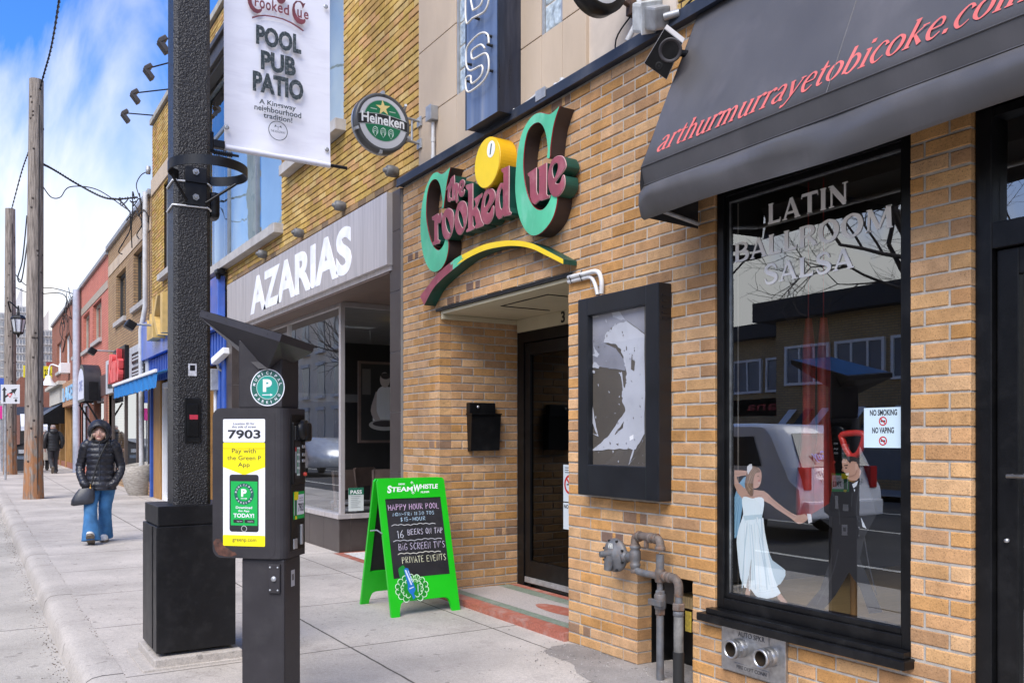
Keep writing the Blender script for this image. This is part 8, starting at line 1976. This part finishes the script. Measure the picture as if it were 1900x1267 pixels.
# ------------------------------------------------------------------ the far end of the street
def block(name, label, x0, x1, y0, y1, z1, wm, cols, rows, gm, face='y', band=None, cat='building'):
    """a far building with a grid of window bays on its -Y and +-X faces; window grids are one mesh per bay row"""
    t = thing(name, ((x0 + x1) / 2, y0, 0), label, cat)
    mb = MB(); mb.box(x0, x1, y0, y1, -.6, z1); mb.build('wall', wm, t)
    ph = z1 / rows; pwid = (x1 - x0) / cols
    for r_ in range(rows):
        w = MB()
        for c_ in range(cols):
            a = x0 + pwid * (c_ + .18); b = a + pwid * .64; z = ph * r_ + ph * .32
            w.box(a, b, y0 - .12, y0 - .02, z, z + ph * .52, 0)
            w.box((a + b) / 2 - .08, (a + b) / 2 + .08, y0 - .18, y0 - .12, z, z + ph * .52, 1); w.box(a, b, y0 - .5, y0 - .02, z - ph * .18, z - ph * .04, 1)
        ny = max(2, int((y1 - y0) / pwid))
        for c_ in range(ny):
            a = y0 + (y1 - y0) / ny * (c_ + .2); b = a + (y1 - y0) / ny * .6; z = ph * r_ + ph * .32
            w.box(x1 + .02, x1 + .12, a, b, z, z + ph * .5, 0)
        w.build('window_row', [gm, wm], t)
    mb = MB(); mb.box(x0 + 2, x0 + (x1 - x0) * .5, y0 + 2, y1 - 2, z1, z1 + 4); mb.build('roof_house', wm, t); return t
M_far1 = mat('pale_concrete_far', (.52, .50, .48), .9, var=.08, ns=.2); M_far2 = mat('pale_brick_far', (.50, .45, .41), .9, var=.08, ns=.2)
M_fglass = mat('far_glass', (.16, .18, .20), .25, var=.4, ns=.4)
def bx(px, Y): return onY(px, 811, Y).x
Yt = 205.0
block('apartment_tower', 'tall pale apartment tower far down the street, seen between the two utility poles', bx(22, Yt), bx(56, Yt), Yt, Yt + 26, HC + (811 - 568) / FPX * (Yt / (CS + .56 * SN)) , M_far1, 6, 17, M_fglass)
block('apartment_tower', 'pale apartment slab far down the street, just right of the nearest utility pole', bx(70, 190), bx(112, 190), 190, 215, HC + (811 - 612) / FPX * (190 / (CS + .53 * SN)), M_far2, 7, 14, M_fglass)
block('apartment_tower', 'plain pale tower at the left edge of the view behind the far utility pole', bx(-35, 230), bx(14, 230), 230, 255, HC + (811 - 580) / FPX * (230 / (CS + .58 * SN)), M_far1, 7, 16, M_fglass)
# cross street building with the yellow sign
Yc = 92.0
t = thing('corner_building', (bx(80, Yc), Yc, 0), 'low brick corner building under the yellow sign, at the end of the pavement', 'building')
xa, xb = bx(38, Yc), bx(140, Yc); zt_ = onY(70, 700, Yc).z; zs = onY(70, 679, Yc).z
mb = MB(); mb.box(xa, xb, Yc, Yc + 20, -.5, zt_); mb.build('wall', M_b5, t)
mb = MB(); mb.box(xa - .3, xb, Yc - .3, Yc + .2, onY(70, 790, Yc).z, onY(70, 760, Yc).z); mb.box(xa, xb, Yc - .15, Yc, onY(70, 742, Yc).z, onY(70, 728, Yc).z); mb.build('cornice', M_white, t)
for k in range(5):
    a = xa + .8 + k * (xb - xa) / 5; mb = MB(); mb.box(a, a + 1.6, Yc - .06, Yc + .1, onY(70, 728, Yc).z, onY(70, 706, Yc).z); mb.build('window', M_fglass, t)
mb = MB(); mb.box(xa, xb, Yc - .1, Yc + .1, -.3, onY(70, 792, Yc).z); mb.build('shopfront', M_dark, t)
ts = thing('yellow_roof_sign', (bx(80, Yc), Yc - .2, zt_), 'long yellow sign with black digits on the low corner building', 'sign')
mb = MB(); mb.box(bx(43, Yc), bx(140, Yc), Yc - .25, Yc - .05, zt_ - .1, zs); mb.build('panel', mat('yellow_panel', (.75, .60, .01), .5), ts)
mb = MB(); text_fit(mb, '231-', (bx(82, Yc), Yc - .26, zt_ + .15), YU, ZV, bx(97, Yc) - bx(82, Yc), (zs - zt_) * .55, 0, bold=.02); text_fit(mb, 'X', (bx(46, Yc), Yc - .26, zt_ + .15), YU, ZV, .8, (zs - zt_) * .5, 0, bold=.02); mb.build('digits', M_black, ts)
mb = MB(); mb.box(bx(86, Yc), bx(140, Yc), Yc - .2, Yc + .3, zs + .02, onY(90, 672, Yc).z); mb.build('roof_edge', mat('red_roof_trim', (.3, .05, .03), .6), ts)
# dark shop rows left of the nearest pole
Yd = 70.0
t = thing('shop_row', (bx(42, Yd), Yd, 0), 'narrow dark shopfronts with pale awnings between the two utility poles', 'building')
xa, xb = bx(37, Yd), bx(60, Yd) + 1.2
mb = MB(); mb.box(xa, xb, Yd, Yd + 18, -.3, onY(45, 700, Yd).z); mb.build('wall', M_b5, t)
mb = MB(); mb.box(xa - .2, xb, Yd - .3, Yd, onY(45, 770, Yd).z, onY(45, 755, Yd).z); mb.build('cornice', mat('navy_trim', (.05, .06, .09), .6), t)
mb = MB(); mb.box(xa, xb, Yd - .05, Yd + .1, 0, onY(45, 772, Yd).z); mb.build('shopfront', M_dark, t)
for k, px in enumerate((37, 47)):
    mb = MB(); a = bx(px, Yd); zz = onY(45, 762, Yd).z; mb.add([(a, Yd - .06, zz), (a + 1.3, Yd - .06, zz), (a + 1.3, Yd - 1.2, zz - 1.1), (a, Yd - 1.2, zz - 1.1), (a, Yd - 1.2, zz - 1.4), (a + 1.3, Yd - 1.2, zz - 1.4)], [(0, 1, 2, 3), (3, 2, 5, 4)])
    mb.build('awning', M_white, t)

# ------------------------------------------------------------------ bare trees
def bare_tree(name, p, H, label, seed, spread=.55, r0=None, depth=5, cat='tree', m=None):
    rg = random.Random(seed); t = thing(name, p, label, cat, 'bare street trees'); tr, cr_ = MB(), MB()
    def grow(mb, a, d, ln_, r, lev):
        pts = [a]; dd = d.copy()
        for k in range(4):
            dd = (dd + Vector((rg.uniform(-.18, .18), rg.uniform(-.18, .18), rg.uniform(-.06, .14)))).normalized(); pts.append(pts[-1] + dd * ln_ / 4)
        mb.tube(pts, [r * (1 - .11 * k) for k in range(5)], 8 if lev < 2 else (5 if lev < 4 else 3))
        if lev >= depth: return
        for k in range(3 if lev < 3 else 4):
            q = pts[rg.choice((2, 3, 4))] if k else pts[4]; a_ = rg.uniform(0, 6.28); w = dd.orthogonal().normalized(); v = dd.cross(w)
            nd = (dd * .75 + (w * math.cos(a_) + v * math.sin(a_)) * rg.uniform(.4, .95) * spread * 1.5).normalized(); nd.z += .05
            grow(cr_, q, nd.normalized(), ln_ * rg.uniform(.6, .82), r * (.52 if k else .66), lev + 1)
    grow(tr, Vector(p), Vector((rg.uniform(-.1, .1), rg.uniform(-.1, .1), 1)).normalized(), H * .28, r0 or H * .02, 0)
    M_ = mat('bark', (.075, .06, .05), .95, var=.3, ns=8)
    tr.build('trunk', M_, t); cr_.build('crown', M_, t); return t
bare_tree('bare_tree', (-9.6, 36, 0), 9, 'leafless tree across the road, behind the far utility pole at the left edge', 3)
bare_tree('bare_tree', (-12, 64, 0), 10, 'leafless tree farther along the opposite side of the street', 8)
# ------------------------------------------------------------------ the other side of the street (seen in the window panes)
M_oyb = far_brick('opposite_yellow_brick', (.36, .25, .11), (.42, .30, .15), (.2, .16, .12))
t = thing('opposite_shop_building', (-18, 12, 0), 'low yellow brick shop with a dark flat roof across the street, reflected in the window', 'building')
mb = MB(); mb.box(-34, -17.5, 1.5, 18.6, -.2, 5.0); mb.box(-34, -20, 18.6, 40, -.2, 4.9); mb.build('wall', M_oyb, t)
mb = MB(); mb.box(-34.5, -17.0, 1.0, 19.1, 5.0, 5.6); mb.box(-34.5, -19.6, 19.1, 40.4, 4.9, 5.4); mb.build('roof', mat('dark_roof_fascia', (.035, .03, .028), .7), t)
mb = MB(); mb.box(-26, -22, 12, 16, 5.6, 6.8); mb.build('roof_unit', M_oyb, t)
for a, b, xo in ((12.8, 14.6, 0), (14.8, 16.4, 0), (16.6, 18.2, 0), (3, 5, 0), (6, 8, 0), (19.2, 21.2, -2.5), (21.4, 23.4, -2.5), (25, 27, -2.5)):
    mb = MB(); frame(mb, -17.52 + xo, -17.4 + xo, a, b, 3.0, 4.2, .08); [mb.box(-17.5 + xo, -17.42 + xo, a + (b - a) * q - .03, a + (b - a) * q + .03, 3.08, 4.12) for q in (.33, .66)]; w_ = mb.build('window', M_white, t); mb = MB(); mb.box(-17.49 + xo, -17.46 + xo, a + .08, b - .08, 3.08, 4.12); mb.build('pane', M_fglass, w_)
mb = MB(); mb.box(-20.3, -20.0, 18.8, 24, 2.2, 2.8); text_fit(mb, 'Juliana', (-20.0 + .3 - .28, 19.5, 2.3), (0, 1, 0), ZV, 2.6, .4, 0, 0); mb.build('red_sign_band', mat('red_band', (.45, .03, .03), .5), t)
mb = MB(); 
for k in range(9): mb.add([(-17.5, 13 + k * .6, 2.3), (-17.5, 13.3 + k * .6, 2.3), (-18.4 + 2.2 - .6, 13.3 + k * .6, 1.7), (-16.8, 13 + k * .6, 1.7)], [(0, 1, 2, 3)], k % 2)
mb.build('striped_awning', [M_white, mat('dark_stripe', (.04, .05, .05), .7)], t)
mb = MB(); mb.ball((-17.4, 13.0, 2.5), .8, 8, 0, None, (.8, 1, .8)); mb.build('green_dome_awning', mat('green_canvas', (.01, .18, .08), .7), t)
mb = MB(); mb.box(-17.53, -17.49, 2, 12, .3, 2.2); mb.box(-17.53, -17.49, 13, 18.4, .3, 1.7); mb.build('shop_glass', M_fglass, t)
t = thing('opposite_stone_building', (-19, 70, 0), 'beige stone apartment building across the street, reflected in the cafe pane', 'building')
mb = MB(); mb.box(-36, -18.5, 44, 95, -.2, 19); mb.box(-36.2, -18.1, 43.8, 95.2, 12.6, 13.1); mb.box(-36.3, -18.0, 43.7, 95.3, 18.6, 19.4); mb.build('wall', mat('beige_stone', (.62, .53, .42), .85, var=.1, ns=1), t)
for r_ in range(5):
    mb = MB()
    for k in range(14): y = 45.5 + k * 3.5; mb.box(-18.52, -18.44, y, y + 1.5, 1.2 + r_ * 3.4, 3.5 + r_ * 3.4)
    mb.build('window_row', M_fglass, t)
    mb = MB()
    for k in range(14): y = 45.5 + k * 3.5; mb.box(-18.45, -18.3, y - .15, y + 1.65, 3.5 + r_ * 3.4, 3.75 + r_ * 3.4); mb.box(-18.45, -18.25, y - .15, y + 1.65, 1.0 + r_ * 3.4, 1.2 + r_ * 3.4)
    mb.build('window_trim', M_far1, t)
bare_tree('bare_tree', (-13.2, 10.3, 0), 12.5, 'large leafless tree across the street, reflected over the studio window', 21, .75, .15, 6)
bare_tree('bare_tree', (-15.8, 29, 0), 9, 'leafless tree across the street beside the beige stone building', 5, .6)
# white minivan
t = thing('parked_van', (-7.6, 11, gz(10) - .135), 'white minivan with lettered back door across the road, reflected in the studio window', 'van')
zb_ = gz(10) - .135
M_vp = mat('white_car_paint', (.66, .66, .68), .2, var=.03, coat=1.0); M_vg = mat('dark_car_glass', (.02, .022, .025), .06)
def vprof(z0s, x): return [Vector((x, y, z + zb_)) for y, z in z0s]
side_p = [(8.75, .32), (8.62, .55), (8.68, .95), (8.9, 1.35), (9.12, 1.70), (9.5, 1.78), (11.6, 1.76), (12.3, 1.55), (13.0, 1.08), (13.6, .95), (13.85, .7), (13.85, .32)]
sp = smooth(side_p, 3, False)
rings = []
for x, s, dz in ((-8.52, .94, .0), (-8.42, 1, 0), (-6.72, 1, 0), (-6.62, .94, 0)):
    cy, cz = 11.2, .95
    rings.append([Vector((x, cy + (y - cy) * (s if z > .9 else 1), zb_ + .3 + (z - .3) * (1 if s == 1 else .965))) for y, z in sp])
mb = MB(); mb.loft(rings, sm=True); mb.build('body', M_vp, t)
mb = MB()
for x in (-8.535, -6.605):
    mb.add([(x, 9.35, zb_ + 1.12), (x, 12.2, zb_ + 1.1), (x, 11.75, zb_ + 1.55), (x, 9.5, zb_ + 1.58)], [(0, 1, 2, 3)])
mb.add([(-8.34, 8.735, zb_ + 1.12), (-6.80, 8.735, zb_ + 1.12), (-6.92, 9.03, zb_ + 1.63), (-8.22, 9.03, zb_ + 1.63)], [(0, 1, 2, 3)])
mb.build('side_glass', M_vg, t)
for x in (-8.5, -6.64):
    for y in (9.65, 12.7):
        mb = MB(); mb.lathe([(.2, -.1), (.31, -.1), (.33, -.06), (.33, .06), (.31, .1), (.2, .1)], (x, y, zb_ + .33), 'x', 24); w_ = mb.build('wheel', M_rubber, t)
        mb = MB(); mb.lathe([(.0, -.09), (.2, -.09), (.2, .09), (0, .09)], (x, y, zb_ + .33), 'x', 16); mb.build('rim', M_alu, w_)
for x in (-8.42, -6.88):
    mb = MB(); mb.box(x, x + .16, 8.62, 8.78, zb_ + .78, zb_ + 1.12, bev=.02); mb.build('tail_light', mat('red_lens', (.35, .01, .01), .15), t)
mb = MB(); mb.box(-8.45, -6.69, 8.52, 8.7, zb_ + .36, zb_ + .62, bev=.04); mb.build('bumper', M_vp, t)
mb = MB(); mb.box(-7.77, -7.37, 8.60, 8.63, zb_ + .68, zb_ + .80); mb.build('licence_plate', mat('plate_blue_white', (.3, .32, .36), .4), t)
mb = MB()
text_fit(mb, 'BigGuy', (-7.72, 8.74, zb_ + 1.19), YU, ZV + Vector((0, .58, 0)), .62, .17, 0, 0, bold=.02); text_fit(mb, '905-387-9017', (-7.75, 8.66, zb_ + .98), YU, ZV + Vector((0, .5, 0)), .65, .075, 0, 1); text_fit(mb, 'IS OUR BIGGEST PRIORITY', (-8.1, 8.635, zb_ + .86), YU, ZV + Vector((0, .2, 0)), 1.0, .07, 0, 1)
mb.build('lettering', [mat('blue_van_print', (.25, .35, .8), .5), M_black], t)

# silver car parked farther along, reflected in the cafe pane
t = thing('parked_car', (-7.2, 33, gz(33) - .135), 'silver hatchback parked across the road, reflected low in the cafe pane', 'car')
zb_ = gz(33) - .135
cp_ = smooth([(31.0, .35), (30.95, .6), (31.05, .9), (31.6, 1.35), (32.2, 1.47), (33.4, 1.42), (34.2, 1.0), (35.1, .85), (35.3, .6), (35.3, .35)], 3, False)
mb = MB(); mb.loft([[Vector((x, 33.1 + (y - 33.1) * s, zb_ + .3 + (z - .3) * s)) for y, z in cp_] for x, s in ((-8.1, .94), (-8.02, 1), (-6.4, 1), (-6.32, .94))]); mb.build('body', mat('silver_car_paint', (.45, .46, .48), .25, metal=.3, coat=.8), t)
mb = MB()
for x in (-8.115, -6.305): mb.add([(x, 31.7, zb_ + .92), (x, 33.9, zb_ + .92), (x, 33.2, zb_ + 1.3), (x, 32.1, zb_ + 1.33)], [(0, 1, 2, 3)])
mb.build('side_glass', M_vg, t)
for x in (-8.05, -6.37):
    for y in (31.8, 34.5):
        mb = MB(); mb.lathe([(.19, -.1), (.3, -.1), (.32, -.05), (.32, .05), (.3, .1), (.19, .1)], (x, y, zb_ + .32), 'x', 20); w_ = mb.build('wheel', M_rubber, t)
        mb = MB(); mb.lathe([(.0, -.09), (.19, -.09), (.19, .09), (0, .09)], (x, y, zb_ + .32), 'x', 14); mb.build('rim', M_alu, w_)
